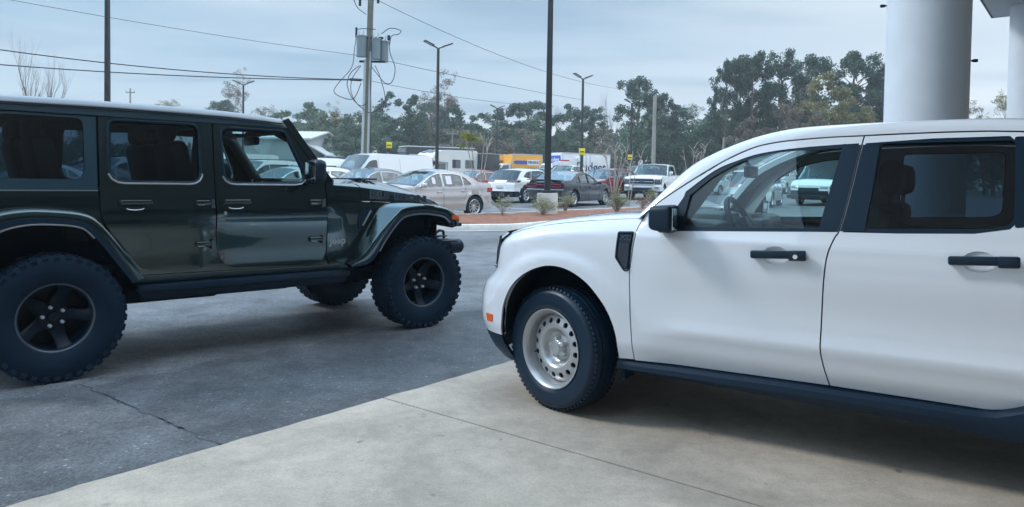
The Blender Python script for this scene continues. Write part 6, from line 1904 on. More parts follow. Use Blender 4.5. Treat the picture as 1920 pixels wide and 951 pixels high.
# --- dark muscle sedan behind the lamp pole
ch = sedan(L=5.0, W=1.90, H=1.46, hood=1.02, deck=1.10, wheel='five', chrome=False, roofmat=GUN, crease=0.80, flare=0.035)
ch['R'] = 0.355; ch['axles'] = (1.55, -1.48); ch['tw'] = 0.25
ch['lamps'] = [('headlight', LENS_CLEAR, 0.48, 0.82, 0.64, 0.76, 1, 0.2), ('tail_panel', BLACKP, 0.0, 0.86, 0.80, 0.985, -1, 0.05)]
ch['extras'] = [('rear_spoiler', BLACKP, -2.34, 0, 1.115, 0.22, 1.62, 0.03)]
c_ = radians(58); fwd = Vector((cos(c_), sin(c_))); lft = Vector((-fwd.y, fwd.x))
rw = Vector(at(1073, 30.6)); pos = rw - fwd * (-1.48) - lft * (-0.83)
mc = lot_car('sedan', 'dark gunmetal blue muscle sedan with black rear spoiler behind the lamp pole pedestal', 'car', (pos.x, pos.y), 58, GUN, ch, 'cars parked in the lot')
for s in (1, -1):
    b = MB()
    lp = rnd([(0.30, 0.855), (0.80, 0.835), (0.80, 0.935), (0.30, 0.955)], 0.03)
    b.tube([(-2.505 + 0.02 * (p[0] ** 2) * 5 * 0.9 - 0.02, s * p[0], p[1]) for p in lp], 0.008, 6, closed=True)
    b.build('taillight', mat('lit_red_lens', (0.6, 0.03, 0.05), 0.3), mc)
b = MB(); b.tube([(-2.53 + 0.018 * (y / 0.3) ** 2, y, 0.925) for y in [-0.3 + 0.06 * k for k in range(11)]], 0.007, 6); b.build('light_bar', mat('lit_red_lens', (0.6, 0.03, 0.05), 0.3), mc)
b = MB(); b.tube([(-2.48 + 0.16 * abs(k / 8) ** 2.5, 0.86 * k / 8, 0.72) for k in range(-8, 9)], 0.022, 6); b.build('bumper_edge', mat('bumper_light_edge', (0.30, 0.32, 0.36), 0.3, coat=1), mc)

# --- red sport utility and white full-size pickup
lot_car('suv', 'deep red sport utility between the dark muscle sedan and the white pickup', 'suv', at(1134, 41.0), 226, DRED, suv(L=4.7, H=1.66, W=1.85, sideglass=LOTGLASS, mirrormat=DRED), 'sport utilities in the lot')
c_ = radians(246); fwd = Vector((cos(c_), sin(c_))); lft = Vector((-fwd.y, fwd.x))
fwp = Vector(at(1240, 40.0)); pos = fwp - fwd * 1.95 - lft * 0.86
fp_ = lot_car('pickup_truck', 'white full-size pickup facing forward with a black and chrome grille', 'pickup', (pos.x, pos.y), 246, WHITEPAINT, big_pickup(), 'pickups in the lot')
xg = 2.925 - 0.15 + 0.10
b = MB()
b.prism(rnd([(-0.62, 0.83), (0.62, 0.83), (0.67, 0.98), (0.62, 1.15), (-0.62, 1.15), (-0.67, 0.98)], 0.06), -0.03, 0.03, M=Matrix.Translation((xg, 0, 0)) @ Matrix.Rotation(pi / 2, 4, 'Z'))
gr_ = b.build('grille', BLACKP, fp_)
b = MB()
for zz in (1.13, 0.985, 0.85):
    b.tube([(xg + 0.035, y, zz) for y in (-0.60, -0.2, 0.2, 0.60)], 0.018 if zz != 0.985 else 0.022, 6)
b.tube([(xg + 0.03, p[0], p[1]) for p in rnd([(-0.63, 0.83), (0.63, 0.83), (0.68, 0.98), (0.63, 1.15), (-0.63, 1.15), (-0.68, 0.98)], 0.06)], 0.015, 6, closed=True)
b.build('grille_bar', mat('satin_chrome', (0.45, 0.47, 0.5), 0.3, metal=0.8), gr_)
b = MB(); b.lathe([(0.0, 0.02), (0.10, 0.018), (0.118, 0.0)], 32, M=Matrix.Translation((xg + 0.05, 0, 0.985)) @ Matrix.Rotation(-pi / 2, 4, 'Z') @ Matrix.Diagonal((1.15, 1, 0.46, 1))); b.build('oval_badge', mat('badge_blue', (0.05, 0.10, 0.25), 0.3, coat=1), gr_)
b = MB(); b.box((xg + 0.02, 0, 0.60), (0.10, 1.1, 0.13), bev=0.03); b.box((xg - 0.03, 0, 0.47), (0.12, 1.6, 0.10), bev=0.03); b.build('lower_grille', BLACKP, fp_)
for s in (1, -1):
    b = MB(); b.box((xg + 0.0, s * 0.80, 0.67), (0.06, 0.24, 0.05), bev=0.01); b.build('fog_lamp', mat('dark_lamp', (0.05, 0.065, 0.08), 0.1, coat=1), fp_)
b = MB(); b.box((xg - 0.3, 0, 0.42), (0.5, 0.25, 0.14), bev=0.03); b.build('skid_plate', DARK, fp_)

# --- beyond the windows of the white pickup
lot_car('suv', 'white sport utility seen from behind through the front side window of the near white pickup', 'suv', at(1418, 34.5), 62, WHITEPAINT, suv(L=4.6, W=1.88, H=1.70, sideglass=LOTGLASS, rearglass=PRIVACY), 'sport utilities in the lot')
tv = lot_car('cargo_van', 'white van with black bumper seen at the rear edge of the pickup front window', 'van', at(1556, 38.0), 226, WHITEPAINT, cargo_van(H=2.35, L=5.6, cladding=[[(-2.6, 0.32), (-1.98, 0.32), (-2.0, 0.52), (-2.6, 0.52)], [(-1.10, 0.32), (1.16, 0.32), (1.16, 0.52), (-1.10, 0.52)]]), 'vans in the lot')
lot_car('pickup_truck', 'small looking white pickup far back behind the steering wheel', 'pickup', at(1462, 58.0), 235, WHITEPAINT, big_pickup(), 'pickups in the lot')
lot_car('sedan', 'white sedan farther back seen under the rear view mirror', 'car', at(1345, 52.0), 229, WHITEPAINT, sedan(), 'cars parked in the lot')
lot_car('suv', 'white sport utility showing through the rear door window', 'suv', at(1700, 42.0), 226, WHITEPAINT, suv(), 'sport utilities in the lot')

# --- back row
lot_car('pickup_truck', 'white pickup mostly hidden behind the red sport utility', 'pickup', at(1203, 54.0), 238, WHITEPAINT, big_pickup(), 'pickups in the lot')
lot_car('suv', 'black roofed white sport utility left of the white full-size pickup cab', 'suv', at(1222, 62.0), 232, WHITEPAINT, suv(roofmat=BLACKP), 'sport utilities in the lot')
lot_car('suv', 'white sport utility right of the white full-size pickup behind the pruned stems', 'suv', at(1300, 60.0), 220, WHITEPAINT, suv(), 'sport utilities in the lot')
lot_car('sedan', 'pale sedan in the back row right of the far white boxes', 'car', at(1150, 64.0), 232, WHITEPAINT, sedan(), 'cars parked in the lot')
lot_car('suv', 'grey sport utility between the yellow box truck and the lamp pole', 'suv', at(1008, 62.0), 232, GREY, suv(), 'sport utilities in the lot')
lot_car('pickup_truck', 'white pickup in front of the far boom lift', 'pickup', at(1062, 60.0), 232, WHITEPAINT, big_pickup(), 'pickups in the lot')
lot_car('sedan', 'dark car roof between the white sport utility and the white cargo van', 'car', at(652, 50.0), 229, GUN, sedan(), 'cars parked in the lot')


# --- trucks, motorhome, trailers
def truck_wheels(p, xs, W2, R):
    for x in xs:
        for s in (1, -1): lot_wheel(p, (x, s * (W2 - 0.15), R), s, R, 0.26, 'five', True)


def box_truck(label, px, d, rot, Lb, Hb, boxmat, cabmat, name='box_truck'):
    x, y = at(px, d)
    T = empty(name, (x, y, gz(y)), radians(rot)); tag(T, label, 'truck', 'rental box trucks')
    h = Lb / 2
    b = MB(); b.box((0, 0, 0.9 + (Hb - 0.9) / 2), (Lb, 2.4, Hb - 0.9), bev=0.04); b.build('cargo_box', boxmat, T)
    b = MB()
    for s in (1, -1):
        for zz in (0.93, Hb - 0.03): b.box((0, s * 1.2, zz), (Lb + 0.02, 0.05, 0.07), bev=0.01)
        for xx in (-h, h): b.box((xx, s * 1.19, 0.9 + (Hb - 0.9) / 2), (0.06, 0.06, Hb - 0.92), bev=0.01)
    b.build('box_edge', ALU, T)
    # cab with sloping nose
    prof = [(h + 0.02, 0.55), (h + 1.95, 0.55), (h + 2.05, 0.85), (h + 1.98, 1.25), (h + 1.30, 1.42), (h + 0.85, 2.15), (h + 0.60, 2.28), (h + 0.02, 2.30)]
    cp = rnd(prof, [0, 0.1, 0.1, 0.12, 0.08, 0.1, 0.1, 0])
    b = MB(); b.prism(cp, -0.98, 0.98); b.build('cab', cabmat, T)
    for s in (1, -1):
        b = MB(); b.prism(rnd([(h + 0.25, 1.42), (h + 1.18, 1.45), (h + 0.80, 2.05), (h + 0.25, 2.1)], 0.06), 0, 0.02, M=Matrix.Translation((0, s * 0.985 - (0.02 if s < 0 else 0), 0))); b.build('window', CARGLASS, T)
        b = MB(); b.box((h + 1.15, s * 1.18, 1.6), (0.10, 0.24, 0.4), bev=0.03); b.build('mirror', BLACKP, T)
        b = MB(); b.box((h + 2.0, s * 0.8, 1.02), (0.1, 0.3, 0.2), bev=0.03); b.build('headlight', LENS_CLEAR, T)
    b = MB(); b.add([(h + 1.30, -0.86, 1.47), (h + 1.30, 0.86, 1.47), (h + 0.92, 0.8, 2.10), (h + 0.92, -0.8, 2.10)], [(0, 1, 2, 3)]); o = b.build('windscreen', CARGLASS, T); 
    o.data.transform(Matrix.Translation((0.035, 0, 0.018)))
    b = MB(); b.box((h + 2.02, 0, 0.95), (0.06, 1.0, 0.35), bev=0.02); b.build('grille', BLACKP, T)
    b = MB(); b.box((0, 0, 0.72), (Lb * 0.95, 0.9, 0.25)); b.box((-h - 0.05, 0, 0.55), (0.1, 2.2, 0.12)); b.build('chassis', DARK, T)
    truck_wheels(T, (h + 1.15, -h * 0.45), 1.1, 0.42)
    return T


BXW = mat('white_box_panel', (0.68, 0.69, 0.71), 0.4, var=0.06, vscale=1.5)
YEL = mat('yellow_truck_paint', (0.80, 0.36, 0.02), 0.4, coat=0.3)
BLUE = mat('blue_sign_vinyl', (0.02, 0.09, 0.42), 0.4)
NAVY = mat('navy_lettering', (0.012, 0.03, 0.13), 0.5)
WSIGN = mat('white_sign_vinyl', (0.75, 0.75, 0.76), 0.5)
BLK = mat('black_lettering', (0.01, 0.01, 0.012), 0.6)


def side_text(T, txt, size, x, z, ymat, s=1, y=1.2, name='lettering', sx=1.0, bold=0.0):
    M = Matrix.Translation((x, s * y, z)) @ (Matrix.Rotation(pi, 4, 'Z') if s > 0 else Matrix.Identity(4)) @ Matrix.Rotation(pi / 2, 4, 'X')
    return lettering(txt, size, M, ymat, T, name, depth=0.006, sx=sx, bold=bold)


bt = box_truck('white rental box truck with large navy lettering right of the lamp pole', 1084, 70, 212, 5.6, 3.25, BXW, WHITEPAINT)
side_text(bt, 'Budget', 1.25, -0.55, 1.95, NAVY, 1, 1.206, bold=0.012)
b = MB(); b.box((2.82, 0, 2.62), (0.03, 1.9, 0.75), bev=0.01); sg = b.build('front_sign', BLUE, bt)
lettering('Budget', 0.55, Matrix.Translation((2.84, 0, 2.62)) @ Matrix.Rotation(pi / 2, 4, 'Z') @ Matrix.Rotation(pi / 2, 4, 'X'), WSIGN, sg, depth=0.006)
pk = box_truck('yellow rental box truck with a blue stripe and white name plate', 979, 72, 200, 3.1, 3.15, YEL, WHITEPAINT)
b = MB(); b.prism(rnd([(-1.3, 2.20), (1.25, 2.20), (1.42, 2.37), (1.25, 2.54), (-1.3, 2.54)], 0.06), 0, 0.012, M=Matrix.Translation((0, 1.202, 0))); st = b.build('side_stripe', BLUE, pk)
b = MB(); b.prism(rnd([(-1.25, 2.10), (0.0, 2.10), (0.0, 2.64), (-1.25, 2.64)], 0.04), 0, 0.02, M=Matrix.Translation((0, 1.202, 0))); npl = b.build('name_plate', WSIGN, pk)
side_text(pk, 'PENSKE', 0.33, -0.63, 2.37, BLK, 1, 1.226, sx=0.95, bold=0.008)
pk2 = box_truck('white cab rental truck with yellow box left of the bigger yellow box truck', 938, 75, 228, 3.6, 3.2, YEL, WHITEPAINT)
side_text(pk2, 'PENSKE', 0.62, 0.6, 2.35, BLK, 1, 1.21, sx=0.9, bold=0.01)

# motorhome
x, y = at(845, 58)
R_ = empty('motorhome', (x, y, gz(y)), radians(222)); tag(R_, 'white motorhome with an overcab bulge and roof skylights behind the silver sedan', 'motorhome')
CREAM = mat('motorhome_shell', (0.66, 0.66, 0.64), 0.35, coat=0.4)
b = MB()
prof = [(-1.7, 0.55), (1.15, 0.55), (1.15, 1.95), (2.45, 2.05), (2.62, 2.25), (2.30, 2.70), (1.5, 2.92), (-1.6, 2.95), (-1.75, 2.8)]
b.prism(rnd(prof, [0.08, 0, 0, 0.1, 0.12, 0.25, 0.2, 0.1, 0.1]), -1.12, 1.12); b.build('body', CREAM, R_)
b = MB(); cp = rnd([(1.12, 0.5), (3.3, 0.5), (3.38, 0.9), (3.2, 1.2), (2.5, 1.42), (1.95, 1.97), (1.12, 1.97)], [0, 0.1, 0.1, 0.12, 0.05, 0.05, 0]); b.prism(cp, -0.98, 0.98); b.build('cab', CREAM, R_)
b = MB(); b.add([(2.46, -0.85, 1.46), (2.46, 0.85, 1.46), (1.99, 0.8, 1.95), (1.99, -0.8, 1.95)], [(0, 1, 2, 3)]); o = b.build('windscreen', CARGLASS, R_); o.data.transform(Matrix.Translation((0.03, 0, 0.02)))
for s in (1, -1):
    b = MB(); b.prism(rnd([(1.3, 1.35), (2.30, 1.38), (1.88, 1.88), (1.3, 1.88)], 0.06), 0, 0.02, M=Matrix.Translation((0, s * 0.985 - (0.02 if s < 0 else 0), 0))); b.build('window', CARGLASS, R_)
    for wx, ww in ((0.35, 0.8), (-0.95, 0.9)):
        b = MB(); b.prism(rnd([(wx - ww / 2, 1.55), (wx + ww / 2, 1.55), (wx + ww / 2, 2.2), (wx - ww / 2, 2.2)], 0.08), 0, 0.02, M=Matrix.Translation((0, s * 1.122 - (0.02 if s < 0 else 0), 0))); b.build('window', CARGLASS, R_)
    b = MB(); b.box((2.3, s * 1.2, 1.5), (0.1, 0.25, 0.35), bev=0.03); b.build('mirror', BLACKP, R_)
for sx in (-0.55, 0.35):
    b = MB(); b.box((0, sx, 0), (0.65, 0.62, 0.04), Matrix.Translation((1.98, 0, 2.83)) @ Matrix.Rotation(0.34, 4, 'Y'), bev=0.012); b.build('skylight', CARGLASS, R_)
b = MB(); b.box((0.6, 0, 0.55), (4.4, 1.6, 0.2)); b.build('chassis', DARK, R_)
truck_wheels(R_, (2.35, -0.9), 1.05, 0.37)

# long dark fifth-wheel trailer behind the van
DT = mat('dark_trailer_skin', (0.012, 0.016, 0.022), 0.25, coat=0.6)
x, y = at(818, 63)
R_ = empty('trailer', (x, y, gz(y)), radians(205)); tag(R_, 'long dark trailer with a pale rounded roof edge behind the white cargo van', 'trailer')
b = MB(); b.prism(rnd([(-3.1, 0.8), (2.2, 0.8), (2.5, 1.5), (3.1, 1.7), (3.1, 3.25), (-3.1, 3.25)], [0.1, 0.1, 0.2, 0.2, 0.3, 0.15]), -1.2, 1.2); b.build('body', DT, R_)
b = MB(); b.box((0, 0, 3.28), (6.1, 2.3, 0.10), bev=0.05); rf_ = b.build('roof', mat('trailer_roof', (0.5, 0.52, 0.54), 0.5), R_)
b = MB(); b.box((-0.6, 0.2, 3.43), (1.0, 0.8, 0.22), bev=0.09); b.build('roof_unit', DT, rf_)
for s in (1, -1):
    b = MB(); b.box((0, s * 1.205, 2.6), (5.6, 0.03, 0.10)); b.build('awning_rail', ALU, R_)
    b = MB(); b.box((0.6, s * 1.205, 1.9), (1.2, 0.03, 0.6), bev=0.01); b.build('window', CARGLASS, R_)
truck_wheels(R_, (-0.9, -1.8), 1.1, 0.38)
x, y = at(907, 59)
R_ = empty('trailer', (x, y, gz(y)), radians(222)); tag(R_, 'short black box trailer right of the motorhome behind the young tree', 'trailer')
b = MB(); b.box((0, 0, 1.65), (1.6, 1.9, 2.1), bev=0.06); b.build('body', DT, R_)
b = MB()
b.box((0, 0, 2.72), (1.64, 1.94, 0.05))
b.build('edge_trim', ALU, R_)
b = MB(); b.box((1.2, 0, 0.55), (1.0, 0.12, 0.12)); b.cyl((1.6, 0, 0.0), (1.6, 0, 0.6), 0.04, n=8); b.build('drawbar', DARK, R_)
truck_wheels(R_, (-0.3,), 1.05, 0.36)
# boom lift on a service truck
x, y = at(1062, 64)
R_ = empty('boom_lift', (x, y, gz(y)), radians(200)); tag(R_, 'white boom lift with folded arms in front of the white box truck lettering', 'lift')
b = MB(); b.box((0, 0, 0.9), (2.6, 1.6, 0.7), bev=0.1); b.build('body', WHITEPAINT, R_)
b = MB(); b.box((0, 0, 0), (2.6, 0.22, 0.24), Matrix.Translation((0.1, 0, 2.35)) @ Matrix.Rotation(0.22, 4, 'Y')); b.box((0, 0, 0), (2.0, 0.2, 0.2), Matrix.Translation((-0.1, 0, 1.75)) @ Matrix.Rotation(-0.35, 4, 'Y')); b.cyl((-1.1, -0.2, 2.6), (-1.1, 0.2, 2.6), 0.2, n=12); b.box((-0.6, 0, 1.4), (0.4, 0.5, 0.6), bev=0.05)
ar_ = b.build('boom', BXW, R_)
b = MB(); b.box((0.3, 0.12, 2.42), (0.9, 0.02, 0.1)); b.build('red_stripe', mat('red_vinyl', (0.45, 0.03, 0.04), 0.5), ar_)
b = MB()
for yy in (-0.4, 0.4):
    b.tube([(-1.35, yy, 1.9), (-1.35, yy, 2.9), (-2.0, yy, 2.9), (-2.0, yy, 1.9)], 0.03, 6, closed=True)
b.box((-1.68, 0, 1.92), (0.7, 0.85, 0.06)); b.build('basket', STEEL, R_)
truck_wheels(R_, (0.9, -0.9), 0.85, 0.40)
# ================================================================== BUILDINGS FAR BEHIND
def gable_building(name, label, px0, px1, d, wall_h, ridge_h, wallm, roofm, depth=14, rot=0, windows=0, lean=None):
    x0, _ = at(px0, d); x1, _ = at(px1, d)
    cx = (x0 + x1) / 2; w = x1 - x0; z0 = gz(d)
    B = empty(name, (cx, d, z0), radians(rot)); tag(B, label, 'building')
    h = w / 2
    b = MB(); b.box((0, depth / 2, wall_h / 2), (w, depth, wall_h)); b.prism([(-h, 0), (h, 0), (0, 0)], 0, 1) if False else None
    b.add([(-h, 0, wall_h), (-h, depth, wall_h), (-h, depth / 2, ridge_h - 0.1), (h, 0, wall_h), (h, depth, wall_h), (h, depth / 2, ridge_h - 0.1)], [(0, 1, 2), (3, 5, 4)])
    b.build('wall', wallm, B, smooth=False)
    b = MB()
    for s in (0, 1):
        ye = -0.4 if s == 0 else depth + 0.4
        b.add([(-h - 0.4, ye, wall_h - 0.1), (h + 0.4, ye, wall_h - 0.1), (h + 0.4, depth / 2, ridge_h), (-h - 0.4, depth / 2, ridge_h), (-h - 0.4, ye, wall_h + 0.1), (h + 0.4, ye, wall_h + 0.1), (h + 0.4, depth / 2, ridge_h + 0.2), (-h - 0.4, depth / 2, ridge_h + 0.2)], [(0, 1, 2, 3), (4, 5, 6, 7), (0, 1, 5, 4), (1, 2, 6, 5), (0, 3, 7, 4)])
    b.build('roof', roofm, B, smooth=False)
    for k in range(windows):
        b = MB(); b.box((-h + w * (k + 0.5) / windows, -0.02, wall_h * 0.5), (1.1, 0.06, 1.2)); b.build('window', CARGLASS, B, smooth=False)
    if lean:
        lx0 = (lean[0] - px0) / (px1 - px0) * w - h; lx1 = (lean[1] - px0) / (px1 - px0) * w - h
        b = MB(); b.add([(lx0, -0.2, lean[2]), (lx1, -0.2, lean[3]), (lx1, depth * 0.7, lean[3]), (lx0, depth * 0.7, lean[2]), (lx0, -0.2, lean[2] - 0.15), (lx1, -0.2, lean[3] - 0.15), (lx1, depth * 0.7, lean[3] - 0.15), (lx0, depth * 0.7, lean[2] - 0.15)], [(0, 1, 2, 3), (4, 5, 6, 7), (0, 1, 5, 4), (1, 2, 6, 5)])
        b.build('lean_to_roof', roofm, B, smooth=False)
        b = MB()
        for q in (0.0, 1.0): b.box((lx1 - 0.2, 0.2 + q * depth * 0.6, lean[3] / 2), (0.18, 0.18, lean[3]))
        b.build('lean_to_post', wallm, B, smooth=False)
    return B


MW = mat('metal_siding', (0.42, 0.45, 0.48), 0.5, var=0.08, vscale=0.6)
MR = mat('metal_roof', (0.50, 0.52, 0.54), 0.5, var=0.06)
gable_building('warehouse', 'pale metal warehouse with a lean-to roof past the off-roader windscreen', 395, 578, 86, 5.1, 6.3, MW, MR, 16, lean=(578, 612, 4.5, 3.3))
gable_building('house', 'low white roofed house left of the yellow sign behind the van', 672, 704, 100, 3.2, 4.9, MW, mat('pale_shingle', (0.48, 0.47, 0.46), 0.8, var=0.15), 9, 8, 2)
gable_building('house', 'low white roofed house right of the utility pole and yellow sign', 716, 752, 104, 3.2, 4.7, MW, mat('pale_shingle', (0.48, 0.47, 0.46), 0.8, var=0.15), 9, -6, 2)
gable_building('house', 'small white house glimpsed through the trees behind the full-size pickup', 1236, 1266, 110, 4.4, 6.6, mat('white_siding', (0.7, 0.7, 0.7), 0.6), MR, 9, 12, 2)
gable_building('house', 'small pale house behind the yellow box truck', 995, 1022, 118, 3.6, 5.6, mat('white_siding', (0.7, 0.7, 0.7), 0.6), mat('pale_shingle', (0.48, 0.47, 0.46), 0.8, var=0.15), 9, 0, 2)

# ================================================================== POLES, LAMPS, WIRES
POLE = mat('dark_bronze_pole', (0.018, 0.021, 0.026), 0.42, metal=0.2)
WOOD2 = mat('treated_pole_wood', (0.12, 0.13, 0.10), 0.85, var=0.25, vscale=1.2)
WOOD = mat('weathered_pole_wood', (0.26, 0.25, 0.22), 0.85, var=0.25, vscale=1.2)
GALV = mat('galvanised_conduit', (0.42, 0.44, 0.46), 0.45, metal=0.4)
PEDC = concrete('pedestal_concrete', (0.46, 0.45, 0.42), 0.3)


def lamp_post(label, px, d, H=7.75, r=0.09, rot=0.0, heads=2, ped=True):
    x, y = at(px, d)
    z = gz(y)
    Lp = empty('lamp_post', (x, y, z), rot); tag(Lp, label, 'lamp post', 'parking lot lamp posts')
    zp = 0.78 if ped else 0.0
    if ped:
        b = MB(); b.lathe([(0, -0.3), (0.335, -0.3), (0.335, zp - 0.03), (0.31, zp), (0, zp)], 40, M=Matrix.Rotation(pi / 2, 4, 'X') )
        o = b.build('pedestal', PEDC, Lp, 40)
        b = MB(); b.box((0, 0, zp + 0.05), (0.36, 0.36, 0.10), bev=0.03); b.build('base_cover', POLE, Lp)
    b = MB(); b.grid([[(q * rr, w_ * rr, zz) for q, w_ in ((1, 0.92), (0.92, 1), (-0.92, 1), (-1, 0.92), (-1, -0.92), (-0.92, -1), (0.92, -1), (1, -0.92), (1, 0.92))] for zz, rr in ((zp, r), (zp + H, r * 0.72))]); b.build('pole', POLE, Lp, 40)
    for k in range(heads):
        s = 1 if k == 0 else -1
        b = MB()
        M = Matrix.Translation((0, 0, zp + H)) @ Matrix.Rotation(-s * 0.38, 4, 'Y')
        b.box((s * 0.20, 0, 0.0), (0.34, 0.08, 0.07), M, bev=0.02)
        b.box((s * 0.62, 0, 0.02), (0.62, 0.34, 0.075), M, bev=0.03)
        hd_ = b.build('lamp_head', POLE, Lp)
        b = MB(); b.box((s * 0.64, 0, -0.022), (0.46, 0.26, 0.012), M); b.build('lens', mat('lamp_lens_off', (0.4, 0.42, 0.44), 0.3), hd_)
    return Lp


lamp_post('tall dark lamp post on a concrete pedestal in the pine straw island', 1026, 23.6, 7.9, 0.105)
lamp_post('tall dark lamp post rising behind the roof of the dark off-roader', 201, 24.6, 7.9, 0.08)
lamp_post('dark twin headed lamp post right of the utility pole by the motorhome', 818, 42, 7.5, 0.085, 0.5)
lamp_post('dark twin headed lamp post with a yellow sign in front of the white box truck', 1089, 55, 7.5, 0.085, 0.6)
lamp_post('dark twin headed lamp post above the front of the off-roader roof', 455, 62, 7.45, 0.09, 0.2)
lamp_post('small far lamp post against the trees above the yellow box truck', 930, 83, 7.9, 0.09, 0.4)
lamp_post('far lamp post with a yellow sign left of the pale wooden pole', 1181, 72, 7.5, 0.09, 0.5)


def yellow_sign(label, px, d, z, post=False, size=0.46):
    x, y = at(px, d)
    s_ = empty('parking_sign', (x, y - 0.12, gz(y) if post else z), 0.1); tag(s_, label, 'sign', 'yellow lot signs')
    o = z - (gz(y) if post else z)
    b = MB(); b.box((0, -0.05, o), (size, 0.03, size * 1.08), bev=0.008); b.build('panel', mat('yellow_sign_face', (0.72, 0.60, 0.02), 0.5), s_)
    b = MB(); b.box((0, -0.07, o - 0.01), (size * 0.72, 0.012, size * 0.16)); b.build('dark_bar', BLK, s_)
    if post:
        b = MB(); b.cyl((0, 0.0, 0), (0, 0.0, o + 0.1), 0.05, n=8); b.build('post', POLE, s_)
    else:
        b = MB(); b.box((0, 0.02, o), (0.06, 0.12, 0.06)); b.build('bracket', POLE, s_)


yellow_sign('yellow square sign on the lamp post in front of the white box truck', 1089, 55, 3.70)
yellow_sign('yellow square sign on the far lamp post left of the white full-size pickup', 1179, 72, 3.95)
yellow_sign('yellow square sign on a short post above the white cargo van', 729, 60, 4.2, True)
yellow_sign('yellow square sign seen through the near pickup window above the rear view mirror', 1425, 66, 3.2, True)
yellow_sign('yellow square sign seen through the near pickup window by the pillar', 1467, 66, 3.2, True)
yellow_sign('small yellow sign just left above the yellow box truck', 926, 70, 3.75, True, 0.4)


def U(px, py, d):
    """point at distance d along the view through a photo pixel (roll allowed for)"""
    hz = 342 + 0.0157 * (px - 960)
    return ((px - 960 + (py - 382) * 0.0157) / 1387 * d, d, 1.37 + (hz - py) / 1387 * d)


x, y = at(683, 38.0)
up = empty('utility_pole', (x, y, gz(y)), 0); tag(up, 'wooden utility pole with three grey transformers and looping cables', 'utility pole')
b = MB(); b.tube([(0.0, 0, 0), (0.12, 0, 5), (0.28, 0, 12.5)], [0.19, 0.17, 0.14], 14); b.build('pole', WOOD2, up)
for ox, rr in ((-0.13, 0.07), (0.15, 0.06)):
    b = MB(); b.tube([(ox - 0.02, -0.17, 0), (ox + 0.05, -0.17, 3), (ox + 0.13 - 0.05 * ox, -0.15, 7.0 if ox < 0 else 7.4)], rr, 10); b.build('conduit', GALV, up)
TG = mat('transformer_grey', (0.13, 0.18, 0.20), 0.45, coat=0.2)
for tx, ty, tz, rr in ((-0.16, -0.32, 7.10, 0.28), (0.58, -0.30, 6.98, 0.25), (0.90, 0.10, 6.92, 0.26)):
    b = MB(); b.cyl((tx, ty, tz), (tx, ty, tz + 1.02), rr * 0.9, rr * 0.9, 24); b.cyl((tx, ty, tz + 1.02), (tx, ty, tz + 1.07), rr * 1.03, rr * 0.9, 24)
    t_ = b.build('transformer', TG, up, 30)
    b = MB(); b.cyl((tx + 0.08, ty, tz + 1.07), (tx + 0.10, ty, tz + 1.34), 0.05, 0.03, 8); b.cyl((tx - 0.1, ty, tz + 1.07), (tx - 0.13, ty, tz + 1.30), 0.045, 0.03, 8); b.build('bushing', GALV, t_)
for zz, a, c__ in ((6.9, -0.3, 1.0), (8.1, -0.2, 0.9)): 
    b = MB(); b.box(((a + c__) / 2, -0.1, zz), (c__ - a, 0.1, 0.10)); b.build('bracket', DARK, up)
b = MB(); b.box((0.0, 0, 10.1), (1.1, 0.10, 0.1)); b.build('cross_arm', DARK, up)
for q, zz in ((-0.60, 10.25), (-0.30, 9.95), (0.62, 10.1)):
    b = MB(); b.box((0, 0, 0), (0.12, 0.11, 0.5), Matrix.Translation((q, -0.1, zz)) @ Matrix.Rotation(0.25 if q < -0.5 else 0.0, 4, 'Y'), bev=0.03); b.build('cutout', DARK, up)
CABLE = mat('black_cable', (0.012, 0.014, 0.017), 0.55)
b = MB()
loops = [[(-0.5, -0.2, 9.0), (-0.62, -0.2, 8.2), (-0.75, -0.3, 7.2), (-1.5, -0.35, 6.35), (-1.75, -0.3, 5.9), (-1.2, -0.3, 5.6), (-0.6, -0.3, 5.6), (-0.2, -0.25, 6.4)],
         [(-0.3, -0.3, 7.3), (-0.8, -0.3, 6.9), (-1.0, -0.3, 6.3), (-0.7, -0.3, 5.6), (-0.2, -0.3, 5.2), (0.2, -0.3, 5.4)],
         [(-0.2, -0.35, 7.3), (-0.7, -0.35, 6.6), (-0.75, -0.35, 5.9), (-0.4, -0.35, 5.3), (0.0, -0.3, 5.0)],
         [(0.35, -0.3, 7.3), (0.7, -0.3, 6.9), (1.2, -0.3, 6.4), (1.6, -0.3, 6.5), (1.75, -0.3, 7.2), (1.45, -0.3, 8.0), (1.35, -0.2, 8.9)],
         [(0.6, -0.3, 7.3), (0.9, -0.3, 6.7), (1.2, -0.3, 5.6), (0.9, -0.3, 5.1), (0.4, -0.3, 4.85), (0.15, -0.3, 4.9)],
         [(-0.5, -0.2, 9.2), (0.0, -0.2, 9.25), (0.6, -0.25, 9.2)], [(0.9, -0.1, 9.0), (1.4, -0.1, 9.3), (2.0, -0.1, 9.2), (1.9, -0.1, 9.0), (1.5, -0.1, 8.9), (1.4, -0.2, 8.4)],
         [(0.0, -0.2, 4.0), (-0.45, -0.2, 3.5), (-0.5, -0.2, 3.0), (-0.2, -0.2, 2.4)], [(-0.9, -0.1, 11.6), (-0.6, -0.1, 10.5), (0.0, -0.1, 10.0)],
         [(0.3, -0.25, 7.2), (0.38, -0.22, 4.5), (0.30, -0.22, 1.5)]]
loops = [[(0.08 + (p[0] - 0.08) * 0.88, p[1], p[2] * 0.97 - 0.42) for p in lp] for lp in loops]
for lp in loops:
    b = MB(); b.tube(spl(lp, 6), 0.020, 6); b.build('cable', CABLE, up)
b = MB(); b.box((-0.45, -0.2, 8.35), (0.10, 0.1, 0.5), Matrix.Translation((0, 0, 0)), bev=0.02); b.build('fuse_holder', DARK, up)
